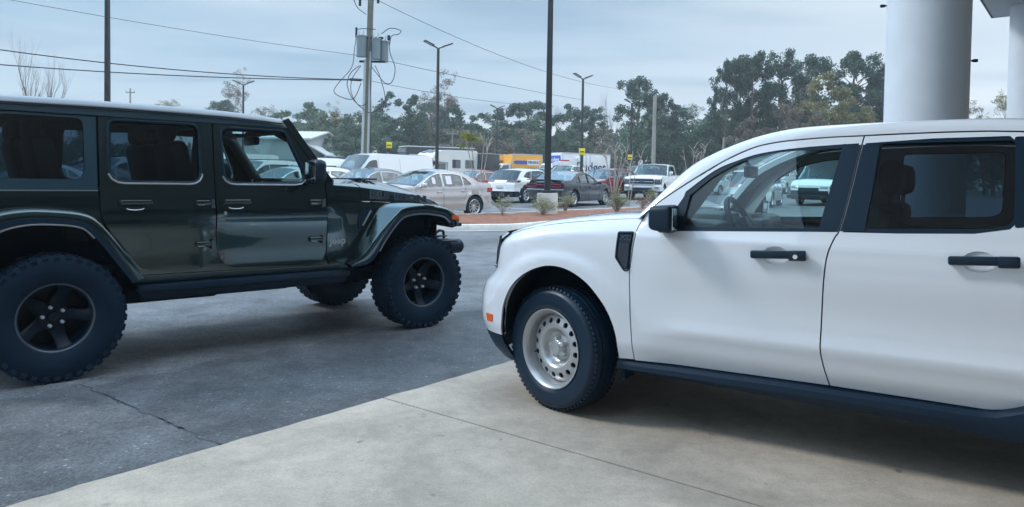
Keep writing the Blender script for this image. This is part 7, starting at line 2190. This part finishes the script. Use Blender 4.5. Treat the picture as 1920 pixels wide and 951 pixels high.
b = MB(); b.box((1.2, -0.2, 8.1), (0.14, 0.12, 0.26), bev=0.03); b.build('fuse_holder', DARK, up)


def wire(label, A, B, sag=0.4, r=0.014, group='overhead wires'):
    pts = []
    for k in range(25):
        t = k / 24
        pts.append((A[0] + (B[0] - A[0]) * t, A[1] + (B[1] - A[1]) * t, A[2] + (B[2] - A[2]) * t - 4 * sag * t * (1 - t)))
    o = Vector(pts[0])
    b = MB(); b.tube([Vector(p) - o for p in pts], r, 5)
    ob = b.build('overhead_wire', CABLE, None, loc=o)
    tag(ob, label, 'wire', group)


wire('thin overhead wire running from the top left corner to the transformers', U(-140, -28, 27), U(689, 108, 38), 0.15, 0.010)
wire('thick upper cable of the pair ending left of the utility pole', U(-140, 74, 30), U(682, 151, 38), 0.35, 0.024)
wire('thick lower cable of the pair ending left of the utility pole', U(-140, 111, 30), U(682, 151.5, 37.9), 0.22, 0.024)
wire('thin wire from the transformers down to the right behind the lamp posts', U(690, 108, 38), U(1089, 188, 60), 0.1, 0.014)
wire('thin wire from the utility pole top down to the right past the tall lamp post', U(698, -2, 38), U(1180, 170, 74), 0.9, 0.014)
wire('thin low wire from the utility pole to the right behind the trees', U(690, 152, 38), U(990, 198, 66), 0.2, 0.013)
b = MB(); p = U(668, 150.5, 37.6); b.cyl((0, 0, 0), (0.55, 0.2, 0.0), 0.07, n=8); tag(b.build('cable_splice', CABLE, None, loc=(p[0] - 0.3, p[1], p[2])), 'black cable splice sleeve on the cable pair beside the utility pole', 'splice')


def plain_pole(label, px, d, ztop, r, arm=0.0, m=WOOD, rot=0.3):
    x, y = at(px, d)
    P_ = empty('utility_pole', (x, y, gz(y)), rot); tag(P_, label, 'utility pole')
    b = MB(); b.tube([(0, 0, 0), (0.02, 0, (ztop - gz(y)) * 0.5), (0.05, 0, ztop - gz(y))], [r, r * 0.9, r * 0.75], 10); b.build('pole', m, P_)
    if arm:
        b = MB(); b.box((0.04, 0, ztop - gz(y) - 0.5), (arm, 0.1, 0.12)); b.build('cross_arm', m, P_)
        b = MB()
        for q in (-0.45, 0, 0.45): b.cyl((0.04 + q * arm, 0, ztop - gz(y) - 0.44), (0.04 + q * arm, 0, ztop - gz(y) - 0.24), 0.05, n=6)
        b.build('insulator', GALV, P_)
    return P_


plain_pole('bare pale wooden pole behind the white full-size pickup', 1223, 58, 8.3, 0.17)
plain_pole('small far wooden pole with cross arm right of the twin headed lamp post', 846, 96, 8.0, 0.13, 1.6)
plain_pole('small far wooden pole with cross arm above the young tree', 883, 98, 7.8, 0.12, 2.2)
plain_pole('thin far pole with cross arm just above the off-roader roof', 243, 90, 12.0, 0.12, 1.0)
plain_pole('thin pale pole left of the tall pines beside the near pickup windscreen', 1353, 70, 5.9, 0.10)

# small cameras on the near column
for (a_, zc, lb) in ((2.75, 3.30, 'small dark camera high on the left side of the thick column'), (-0.42, 2.68, 'small dark camera low on the right side of the thick column')):
    b = MB(); b.box((0.02, 0, 0), (0.05, 0.016, 0.014), bev=0.004); b.lathe([(0, 0.03), (0.014, 0.03), (0.018, 0.0), (0.014, -0.02), (0, -0.02)], 12, M=Matrix.Translation((0.045, 0, 0)) @ Matrix.Rotation(pi / 2, 4, 'Z'))
    o = b.build('camera', BLACKP, None, loc=(4.30 + 0.39 * cos(a_), 7.75 + 0.39 * sin(a_), zc), rotz=a_)
    tag(o, lb, 'camera', 'cameras on the column')

# ================================================================== TREES
BARK = mat('grey_bark', (0.15, 0.13, 0.115), 0.9, var=0.3, vscale=2)
BARKP = mat('pine_bark', (0.12, 0.095, 0.08), 0.9, var=0.3, vscale=2)
PALEBARK = mat('pale_myrtle_bark', (0.33, 0.29, 0.25), 0.75, var=0.2, vscale=6)


def leafmat(name, col, v=0.45):
    m = bpy.data.materials.new(name); m.use_nodes = True
    t = m.node_tree; b = t.nodes['Principled BSDF']; N = t.nodes.new; L = t.links.new
    gi = N('ShaderNodeNewGeometry'); oi = N('ShaderNodeObjectInfo')
    mr = N('ShaderNodeMapRange'); mr.inputs[3].default_value = 1 - v; mr.inputs[4].default_value = 1 + v; L(gi.outputs['Random Per Island'], mr.inputs[0])
    m2 = N('ShaderNodeMapRange'); m2.inputs[3].default_value = 0.85; m2.inputs[4].default_value = 1.15; L(oi.outputs['Random'], m2.inputs[0])
    mu = N('ShaderNodeMath'); mu.operation = 'MULTIPLY'; L(mr.outputs[0], mu.inputs[0]); L(m2.outputs[0], mu.inputs[1])
    s = N('ShaderNodeVectorMath'); s.operation = 'SCALE'; s.inputs[0].default_value = col; L(mu.outputs[0], s.inputs['Scale'])
    L(s.outputs[0], b.inputs['Base Color']); b.inputs['Roughness'].default_value = 0.7; b.inputs['Specular IOR Level'].default_value = 0.25
    tr = N('ShaderNodeBsdfTranslucent'); L(s.outputs[0], tr.inputs[0]); mx = N('ShaderNodeMixShader'); mx.inputs[0].default_value = 0.45
    L(b.outputs[0], mx.inputs[1]); L(tr.outputs[0], mx.inputs[2]); L(mx.outputs[0], t.nodes['Material Output'].inputs[0])
    return m


LF_PINE = leafmat('pine_needles_green', (0.056, 0.100, 0.070))
LF_DARK = leafmat('evergreen_leaves', (0.062, 0.108, 0.073))
LF_TEAL = leafmat('blue_green_leaves', (0.10, 0.155, 0.10))
LF_OLIVE = leafmat('olive_spring_leaves', (0.20, 0.185, 0.085))
LF_TAN = leafmat('tan_buds', (0.16, 0.13, 0.10))
LF_SCRUB = leafmat('grey_brown_scrub', (0.19, 0.17, 0.13))
LF_LIME = leafmat('fresh_leaves', (0.20, 0.22, 0.05))
LF_SHRUB = leafmat('nandina_leaves', (0.27, 0.28, 0.16))
LF_SHRUBR = leafmat('reddish_leaves', (0.20, 0.10, 0.07))


def branch(b, p, d, L_, r, depth, rng, tips, spread=0.55, nk=3, up=0.15, mi=0):
    k = 4
    pts = [p]; q = p.copy(); dd = d.copy()
    for i in range(k):
        dd = (dd + Vector((rng.uniform(-1, 1), rng.uniform(-1, 1), rng.uniform(-0.6, 1) )) * 0.13 + Vector((0, 0, up * 0.25))).normalized()
        q = q + dd * (L_ / k); pts.append(q.copy())
    rr = [r * (1 - 0.45 * i / k) for i in range(k + 1)]
    b.tube(pts, rr, 5 if depth > 1 else (4 if depth == 1 else 3), mi)
    if depth <= 0:
        tips.append((q, dd)); return
    for j in range(nk):
        i = rng.choice((2, 3, 4)) if j else 4
        ax = Vector((rng.uniform(-1, 1), rng.uniform(-1, 1), rng.uniform(-0.4, 0.8))).normalized()
        nd = (dd + ax * spread * rng.uniform(0.7, 1.4)).normalized()
        branch(b, pts[i], nd, L_ * rng.uniform(0.55, 0.78), rr[i] * 0.66, depth - 1, rng, tips, spread, nk, up, mi)


def leaf_quads(b, c, rad, n, size, rng, flat=1.0, asp=0.5):
    for _ in range(n):
        u = Vector((rng.gauss(0, 1), rng.gauss(0, 1), rng.gauss(0, 1))); u.normalize()
        rr = rng.random() ** 0.45
        p = Vector((c[0] + u.x * rad * rr, c[1] + u.y * rad * rr, c[2] + u.z * rad * rr * flat))
        a = Vector((rng.uniform(-1, 1), rng.uniform(-1, 1), rng.uniform(-0.7, 0.9))).normalized() * size * rng.uniform(0.6, 1.3)
        w = a.orthogonal(); w.rotate(Matrix.Rotation(rng.uniform(0, 6.3), 3, a)); w = w.normalized() * a.length * asp
        b.add([p - a * 0.5 - w * 0.2, p + w * 0.5, p + a * 0.5, p - w * 0.5], [(0, 1, 2, 3)])


PROTO = {}


def proto(kind, var):
    key = (kind, var)
    if key in PROTO: return PROTO[key]
    rng = random.Random(hash_seed(kind, var))
    t = MB(); c = MB(); H = 10.0
    if kind == 'pine':
        top = H
        t.tube([(0, 0, 0), (rng.uniform(-.1, .1), rng.uniform(-.1, .1), 4), (rng.uniform(-.25, .25), rng.uniform(-.2, .2), 8), (rng.uniform(-.3, .3), rng.uniform(-.2, .2), 9.6)], [0.15, 0.13, 0.08, 0.03], 8)
        n = 34
        for i in range(n):
            f = i / (n - 1)
            z = 4.2 + 5.5 * f + rng.uniform(-.2, .2)
            L_ = (1.75 * (1 - abs(f - 0.45) * 1.1) + 0.3) * rng.uniform(0.55, 1.15)
            a = rng.uniform(0, 2 * pi)
            d = Vector((cos(a), sin(a), rng.uniform(0.15, 0.85)))
            p0 = Vector((0, 0, z - 0.3)); p1 = p0 + d * L_
            t.tube([p0, p0 + d * L_ * 0.5 + Vector((0, 0, -0.05)), p1], [0.05, 0.035, 0.015], 4)
            for q in range(4):
                cc = p1 + Vector((rng.uniform(-.4, .4), rng.uniform(-.4, .4), rng.uniform(-.1, .25))) * (0.6 + 0.4 * L_) * (q > 0)
                leaf_quads(c, cc, rng.uniform(0.30, 0.52), 62, 0.21, rng, 0.95, 0.5)
        for q in range(4): leaf_quads(c, (rng.uniform(-.3, .3), rng.uniform(-.3, .3), 9.5 + rng.uniform(-.2, .3)), 0.45, 70, 0.22, rng, 0.6, 0.5)
    elif kind in ('broad', 'scrub'):
        t.tube([(0, 0, 0), (0.1, 0, 2.5), (0, 0.1, 6)], [0.22, 0.17, 0.06], 7)
        nc = 58 if kind == 'broad' else 46
        for i in range(7):
            a = rng.uniform(0, 2 * pi); d = Vector((cos(a), sin(a), 0.9)).normalized(); z = rng.uniform(1.5, 5)
            t.tube([(0, 0, z), Vector((0, 0, z)) + d * 1.4, Vector((0, 0, z)) + d * 2.9 + Vector((0, 0, .3))], [0.09, 0.06, 0.025], 5)
        for i in range(nc):
            u = Vector((rng.gauss(0, 1), rng.gauss(0, 1), rng.gauss(0, 1))).normalized() * (rng.random() ** 0.4)
            lump = 1 + 0.22 * sin(3 * atan2(u.y, u.x) + var) + 0.15 * sin(5 * u.z + var * 2)
            p = Vector((u.x * 3.1 * lump, u.y * 3.1 * lump, 5.2 + u.z * 4.3 * (0.85 + 0.15 * lump)))
            if p.z < 0.7: p.z = 0.7 + rng.random()
            rd = rng.uniform(0.55, 1.05) * (1 - 0.3 * max(0, u.z))
            leaf_quads(c, p, rd, 120 if kind == 'broad' else 75, 0.34, rng, 0.8, 0.55)
    elif kind == 'sparse':
        tips = []
        branch(t, Vector((0, 0, 0)), Vector((0.02, 0.02, 1)), 4.2, 0.17, 4, rng, tips, 0.55, 3, 0.25)
        zmax = max(p.z for p, _ in tips)
        for p, d in tips: leaf_quads(c, p, 0.36, 30, 0.15, rng, 0.8, 0.5)
    elif kind == 'bare':
        tips = []
        branch(t, Vector((0, 0, 0)), Vector((0.0, 0.0, 1)), 4.0, 0.24, 5, rng, tips, 0.42, 3, 0.5)
        c = None
    zt = max(v[2] for v in t.v + (c.v if c else []))
    s = 10.0 / zt
    for m_ in (t, c):
        if m_: m_.v = [(v[0] * s, v[1] * s, v[2] * s) for v in m_.v]
    o = t.build('trunk', BARKP if kind == 'pine' else BARK, None, 60, recalc=False); tm = o.data; bpy.data.objects.remove(o)
    cm = None
    if c:
        o = c.build('crown', LF_DARK, None, smooth=False, recalc=False); cm = o.data; bpy.data.objects.remove(o)
    PROTO[key] = (tm, cm)
    return PROTO[key]


def hash_seed(kind, var):
    return sum(ord(ch) for ch in kind) * 31 + var * 7 + 5


CROWN = {}


def tree(kind, var, px, ytop, d, leaf, label, name, wide=1.0, rot=0.0, group='trees along the far edge of the lot'):
    tm, cm = proto(kind, var)
    x, y = at(px, d); z = gz(d)
    top = 1.37 + ((342 + 0.0157 * (px - 960)) - ytop) / 1387 * d
    s = (top - z) / 10.0
    T = empty(name, (x, y, z), rot); tag(T, label, 'tree', group)
    T.scale = (s * wide, s * wide, s)
    link('trunk', tm, T)
    if cm:
        key = (cm.name, leaf.name)
        if key not in CROWN:
            m2 = cm.copy(); m2.materials.clear(); m2.materials.append(leaf); CROWN[key] = m2
        link('crown', CROWN[key], T)
    return T


# far wood that reads as one mass, behind the single trees
rng = random.Random(4)
b = MB()
for i in range(2600):
    px = rng.uniform(-500, 2350)
    d = rng.uniform(118, 150)
    hgt = 8.6 + 1.6 * sin(px * 0.011) + 1.3 * sin(px * 0.037 + 1) + 0.8 * sin(px * 0.083) + (2.5 if 1300 < px < 1700 else 0) - (3 if px < 520 or px > 1750 else 0)
    x, y = at(px, d)
    z = gz(d) + hgt * rng.random() ** 0.6
    leaf_quads(b, (x, y, z), rng.uniform(1.0, 2.0), 34, 0.8, rng, 0.75, 0.55)
wd = b.build('far_wood', LF_TEAL, None, smooth=False, recalc=False)
tag(wd, 'blue green wood closing the view behind the lot', 'wood', kind='stuff')

tl = [
    # kind, var, px, ytop, d, leaf, name, wide, label
    ('bare', 0, 30, 38, 50, None, 'bare_tree', 0.9, 'bare upright tree at the left edge of the sky'),
    ('bare', 1, 64, 80, 52, None, 'bare_tree', 0.8, 'smaller bare tree right beside the leftmost one'),
    ('sparse', 0, 312, 184, 130, LF_OLIVE, 'budding_tree', 1.0, 'budding treetop just over the off-roader roof, left of two'),
    ('sparse', 1, 356, 186, 132, LF_OLIVE, 'budding_tree', 1.0, 'budding treetop just over the off-roader roof, right of two'),
    ('sparse', 2, 440, 124, 92, LF_TAN, 'thin_tree', 0.75, 'thin tan tree directly behind the twin headed lamp at the roof front'),
    ('pine', 1, 414, 186, 112, LF_PINE, 'pine_tree', 1.0, 'small dark pine left of the thin tan tree'),
    ('sparse', 0, 500, 196, 118, LF_TAN, 'budding_tree', 1.1, 'tan budding tree above the off-roader windscreen'),
    ('broad', 0, 530, 205, 112, LF_TEAL, 'leafy_tree', 1.2, 'round blue green tree over the warehouse roof'),
    ('broad', 1, 588, 192, 106, LF_TEAL, 'leafy_tree', 1.25, 'broad blue green tree between the warehouse and the utility pole'),
    ('sparse', 2, 625, 188, 116, LF_TAN, 'budding_tree', 1.1, 'tan budding crown left of the utility pole'),
    ('broad', 2, 572, 204, 100, LF_TEAL, 'leafy_tree', 1.2, 'dense blue green tree rising behind the warehouse end'),
    ('broad', 0, 664, 206, 100, LF_TEAL, 'leafy_tree', 1.1, 'dense blue green tree touching the utility pole on its left'),
    ('broad', 2, 640, 212, 102, LF_OLIVE, 'leafy_tree', 1.2, 'olive tree just left of the utility pole'),
    ('broad', 0, 560, 240, 96, LF_SCRUB, 'leafy_tree', 1.4, 'low grey green tree beside the lean-to roof'),
    ('broad', 1, 622, 255, 94, LF_TEAL, 'leafy_tree', 1.6, 'low spreading tree behind the left house'),
    ('sparse', 1, 768, 126, 96, LF_TAN, 'tall_tree', 1.15, 'tall open topped tree right of the transformers'),
    ('broad', 2, 750, 172, 94, LF_DARK, 'leafy_tree', 0.95, 'dark tree below the tall open topped tree'),
    ('broad', 0, 716, 225, 92, LF_TEAL, 'leafy_tree', 1.2, 'blue green tree right against the utility pole'),
    ('broad', 1, 782, 215, 98, LF_OLIVE, 'leafy_tree', 1.0, 'olive tree left of the twin headed lamp post'),
    ('pine', 0, 808, 190, 108, LF_PINE, 'pine_tree', 1.25, 'dark pine touching the twin headed lamp post on its left'),
    ('broad', 1, 838, 188, 106, LF_DARK, 'leafy_tree', 0.9, 'dark evergreen touching the twin headed lamp post on its right'),
    ('broad', 2, 868, 205, 110, LF_DARK, 'leafy_tree', 1.1, 'dark rounded tree right of the lamp post and motorhome'),
    ('scrub', 0, 836, 240, 98, LF_SCRUB, 'scrub_tree', 1.7, 'grey brown scrubby tree behind the motorhome'),
    ('broad', 0, 905, 212, 116, LF_TEAL, 'leafy_tree', 1.2, 'low green tree left of the small far lamp post'),
    ('scrub', 1, 895, 248, 96, LF_SCRUB, 'scrub_tree', 1.7, 'grey brown scrubby tree behind the young tree'),
    ('scrub', 2, 952, 240, 97, LF_SCRUB, 'scrub_tree', 1.7, 'grey brown scrubby tree behind the yellow box truck'),
    ('broad', 2, 962, 196, 110, LF_DARK, 'leafy_tree', 1.0, 'dark evergreen right of the small far lamp post'),
    ('pine', 0, 992, 188, 108, LF_PINE, 'pine_tree', 1.4, 'dark pine left against the tall lamp post'),
    ('broad', 1, 1003, 215, 104, LF_TEAL, 'leafy_tree', 1.0, 'blue green tree left behind the tall lamp post'),
    ('bare', 2, 1040, 190, 105, None, 'bare_tree', 0.9, 'small bare tree right behind the tall lamp post'),
    ('broad', 1, 1068, 194, 104, LF_DARK, 'leafy_tree', 0.9, 'dark evergreen left of the lamp post with the sign'),
    ('pine', 2, 1104, 196, 106, LF_PINE, 'pine_tree', 1.3, 'dark pine right of the lamp post with the sign'),
    ('broad', 0, 1062, 238, 96, LF_TEAL, 'leafy_tree', 1.3, 'blue green tree above the white box truck'),
    ('bare', 0, 1142, 152, 98, None, 'bare_tree', 0.75, 'tall bare tree between the lamp posts with yellow signs'),
    ('scrub', 1, 1122, 240, 94, LF_SCRUB, 'scrub_tree', 1.4, 'scrubby tree right of the white box truck'),
    ('pine', 0, 1193, 143, 92, LF_PINE, 'pine_tree', 0.95, 'tall pine between the bare tree and the pale wooden pole'),
    ('pine', 1, 1228, 175, 94, LF_PINE, 'pine_tree', 1.0, 'pine right behind the pale wooden pole'),
    ('broad', 2, 1205, 200, 90, LF_TEAL, 'leafy_tree', 0.9, 'blue green tree left of the pale wooden pole'),
    ('broad', 1, 1262, 196, 96, LF_DARK, 'leafy_tree', 1.0, 'dark evergreen right of the pale wooden pole'),
    ('sparse', 0, 1290, 190, 98, LF_TEAL, 'leafy_tree', 0.9, 'open crowned tree above the full-size pickup roof'),
    ('broad', 0, 1300, 232, 86, LF_DARK, 'leafy_tree', 1.3, 'dark round evergreen behind the pruned stems'),
    ('broad', 2, 1255, 238, 88, LF_DARK, 'leafy_tree', 1.1, 'dark round evergreen behind the full-size pickup'),
    ('broad', 1, 1340, 205, 90, LF_DARK, 'leafy_tree', 1.0, 'dark evergreen under the leftmost tall pine'),
    ('pine', 2, 1357, 110, 76, LF_PINE, 'pine_tree', 0.62, 'leftmost of the tall pines over the near pickup'),
    ('pine', 0, 1382, 104, 78, LF_PINE, 'pine_tree', 0.6, 'second tall pine from the left over the near pickup'),
    ('pine', 1, 1406, 97, 76, LF_PINE, 'pine_tree', 0.72, 'tall pine above the curve of the near pickup roof'),
    ('broad', 0, 1440, 150, 80, LF_TEAL, 'leafy_tree', 0.75, 'blue green tree between the tall pines'),
    ('pine', 2, 1460, 95, 78, LF_PINE, 'pine_tree', 0.85, 'tall dense pine left of the olive tree'),
    ('pine', 0, 1518, 102, 80, LF_PINE, 'pine_tree', 0.8, 'tall pine directly above the olive tree'),
    ('sparse', 2, 1478, 165, 70, LF_TAN, 'budding_tree', 0.8, 'tan budding tree left of the olive tree'),
    ('broad', 1, 1545, 136, 74, LF_OLIVE, 'leafy_tree', 0.85, 'large olive yellow tree above the near pickup door'),
    ('broad', 2, 1500, 190, 72, LF_SCRUB, 'leafy_tree', 1.0, 'low brownish tree under the tan budding tree'),
    ('broad', 0, 1588, 178, 70, LF_OLIVE, 'leafy_tree', 0.8, 'smaller olive tree right of the large olive one'),
    ('pine', 1, 1600, 98, 82, LF_PINE, 'pine_tree', 0.9, 'tall pine left of the thick column'),
    ('pine', 2, 1640, 118, 82, LF_PINE, 'pine_tree', 0.85, 'tall pine right against the thick column'),
    ('broad', 2, 1615, 140, 84, LF_DARK, 'leafy_tree', 0.9, 'dark evergreen beside the thick column'),
    ('broad', 1, 1660, 150, 84, LF_DARK, 'leafy_tree', 0.9, 'dark evergreen half behind the thick column'),
    ('broad', 0, 1410, 215, 74, LF_SCRUB, 'leafy_tree', 1.0, 'low brownish tree at the foot of the tall pines'),
    ('sparse', 1, 1845, 150, 62, LF_TAN, 'budding_tree', 0.85, 'tan budding tree between the two columns, left'),
    ('sparse', 0, 1880, 168, 58, LF_OLIVE, 'budding_tree', 0.9, 'olive budding tree between the two columns, right'),
    ('broad', 1, 1860, 222, 60, LF_SCRUB, 'leafy_tree', 1.2, 'low brown bushes between the two columns'),
]
for i, (k, v, px, yt, d, lf, nm, wd_, lab) in enumerate(tl):
    tree(k, v, px, yt, d, lf, lab, nm, wd_, i * 1.37)

# ------------------------------------------------------------------ island plants
def stems_tree(label, px, d, hts, seed, leafy=0.0, name='pruned_tree', lean=None):
    rng = random.Random(seed)
    x, y = at(px, d); z = straw_z(x, y)
    T = empty(name, (x, y, z), 0); tag(T, label, 'tree', 'young trees on the island')
    t = MB(); c = MB()
    for i, h in enumerate(hts):
        a = 2 * pi * i / len(hts) + rng.uniform(-.3, .3)
        ln = lean[i] if lean else (cos(a) * 0.14 * h, sin(a) * 0.14 * h)
        p = [Vector((cos(a) * 0.05, sin(a) * 0.05, -0.05)), Vector((ln[0] * 0.35, ln[1] * 0.35, h * 0.45)), Vector((ln[0] * 0.8, ln[1] * 0.8, h * 0.8)), Vector((ln[0], ln[1], h))]
        t.tube(spl([tuple(q) for q in p], 4), [0.020 - 0.009 * k / 12 for k in range(13)], 7)
        for j in range(4):
            q = p[2] + (p[3] - p[2]) * rng.uniform(0.2, 1.0)
            aa = rng.uniform(0, 2 * pi)
            e = q + Vector((cos(aa) * 0.22, sin(aa) * 0.22, rng.uniform(0.12, 0.35)))
            t.tube([q, (q + e) / 2 + Vector((0, 0, 0.03)), e], [0.014, 0.011, 0.009], 5)
            t.cyl(e, e + Vector((0, 0, 0.025)), 0.014, 0.010, 6)
            if leafy and i in leafy: 
                for w_ in range(2): leaf_quads(c, e + Vector((rng.uniform(-.15, .15), rng.uniform(-.15, .15), rng.uniform(-.05, .12))), 0.16, 60, 0.06, rng, 0.6, 0.5)
    t.build('trunk', PALEBARK, T, 60)
    if c.v: c.build('crown', LF_LIME, T, smooth=False, recalc=False)
    return T


stems_tree('young pale barked tree with lime green leaves in front of the silver sedan tail', 897, 23.7, [2.35, 2.2, 2.45, 2.1], 3, (0, 1), 'young_tree', [(-0.42, 0.1), (-0.25, -0.1), (0.16, 0.0), (0.28, 0.15)])
stems_tree('pruned bare stems rising behind the biggest shrub on the island', 1150, 26.5, [2.0, 2.25, 2.1, 2.3, 1.9, 1.8], 8, 0, 'pruned_tree', [(-0.30, 0.1), (0.02, -0.1), (0.30, 0.0), (0.52, 0.1), (0.12, 0.2), (0.62, -0.1)])
stems_tree('pruned bare stems beside the near pickup windscreen pillar', 1296, 32.0, [2.3, 2.5, 2.3, 2.6, 2.2], 12, 0, 'pruned_tree', [(-0.35, 0.1), (0.05, -0.1), (0.40, 0.0), (0.62, 0.1), (0.25, 0.2)])
stems_tree('thin bent pruned stem left of the full-size pickup grille', 1178, 30.0, [2.2, 1.6], 15, 0, 'pruned_tree', [(0.55, 0.1), (0.1, 0.1)])


def shrub(label, px, d, h, w, seed, n=22, red=False):
    rng = random.Random(seed)
    x, y = at(px, d); z = straw_z(x, y)
    T = empty('shrub', (x, y, z - 0.03), 0); tag(T, label, 'shrub', 'shrubs on the island')
    t = MB(); c = MB()
    for i in range(n):
        a = rng.uniform(0, 2 * pi); rr = w * rng.uniform(0.1, 1.0); hh = h * rng.uniform(0.55, 1.0) * (1 - 0.35 * rr / w)
        e = Vector((cos(a) * rr, sin(a) * rr, hh)); m_ = Vector((e.x * 0.35, e.y * 0.35, hh * 0.55))
        t.tube([(rng.uniform(-.04, .04), rng.uniform(-.04, .04), 0), m_, e], [0.010, 0.008, 0.004], 4)
        for k in range(3):
            q = m_ + (e - m_) * (0.35 + 0.33 * k)
            for w_ in range(2):
                qq = q + Vector((rng.uniform(-.08, .08), rng.uniform(-.08, .08), rng.uniform(-.03, .06)))
                leaf_quads(c, qq, 0.085, 9, 0.045, rng, 0.5, 0.42)
    t.build('stem', mat('shrub_stem', (0.26, 0.22, 0.17), 0.8), T, 60)
    c.build('foliage', LF_SHRUBR if red else LF_SHRUB, T, smooth=False, recalc=False)


shrub('sparse small shrub right of the young tree', 943, 22.2, 0.72, 0.42, 1, 13)
shrub('green shrub in front of the concrete lamp pedestal', 1018, 22.3, 0.68, 0.50, 2, 26)
shrub('darker leafy shrub right of the concrete lamp pedestal', 1060, 24.6, 0.80, 0.42, 3, 24)
shrub('biggest dense shrub on the island, in front of the pruned stems', 1157, 24.4, 0.92, 0.48, 4, 46)
shrub('low shrub in front of the full-size pickup wheel', 1222, 29.5, 0.85, 0.5, 5, 24)
shrub('faint reddish shrub just left of the near pickup windscreen pillar', 1205, 27.3, 0.55, 0.45, 6, 12, True)

# ------------------------------------------------------------------ thin damp air between here and the wood
hz_ = MB(); hz_.box((0, 70, 18), (520, 330, 38.5))
hm = bpy.data.materials.new('haze'); hm.use_nodes = True
ht = hm.node_tree; ht.nodes.clear()
ho = ht.nodes.new('ShaderNodeOutputMaterial'); hv = ht.nodes.new('ShaderNodeVolumePrincipled')
hv.inputs['Color'].default_value = (0.85, 0.92, 0.95, 1); hv.inputs['Density'].default_value = 0.00115; hv.inputs['Anisotropy'].default_value = 0.2
ht.links.new(hv.outputs[0], ho.inputs['Volume'])
tag(hz_.build('haze', hm, None, smooth=False), kind='stuff')
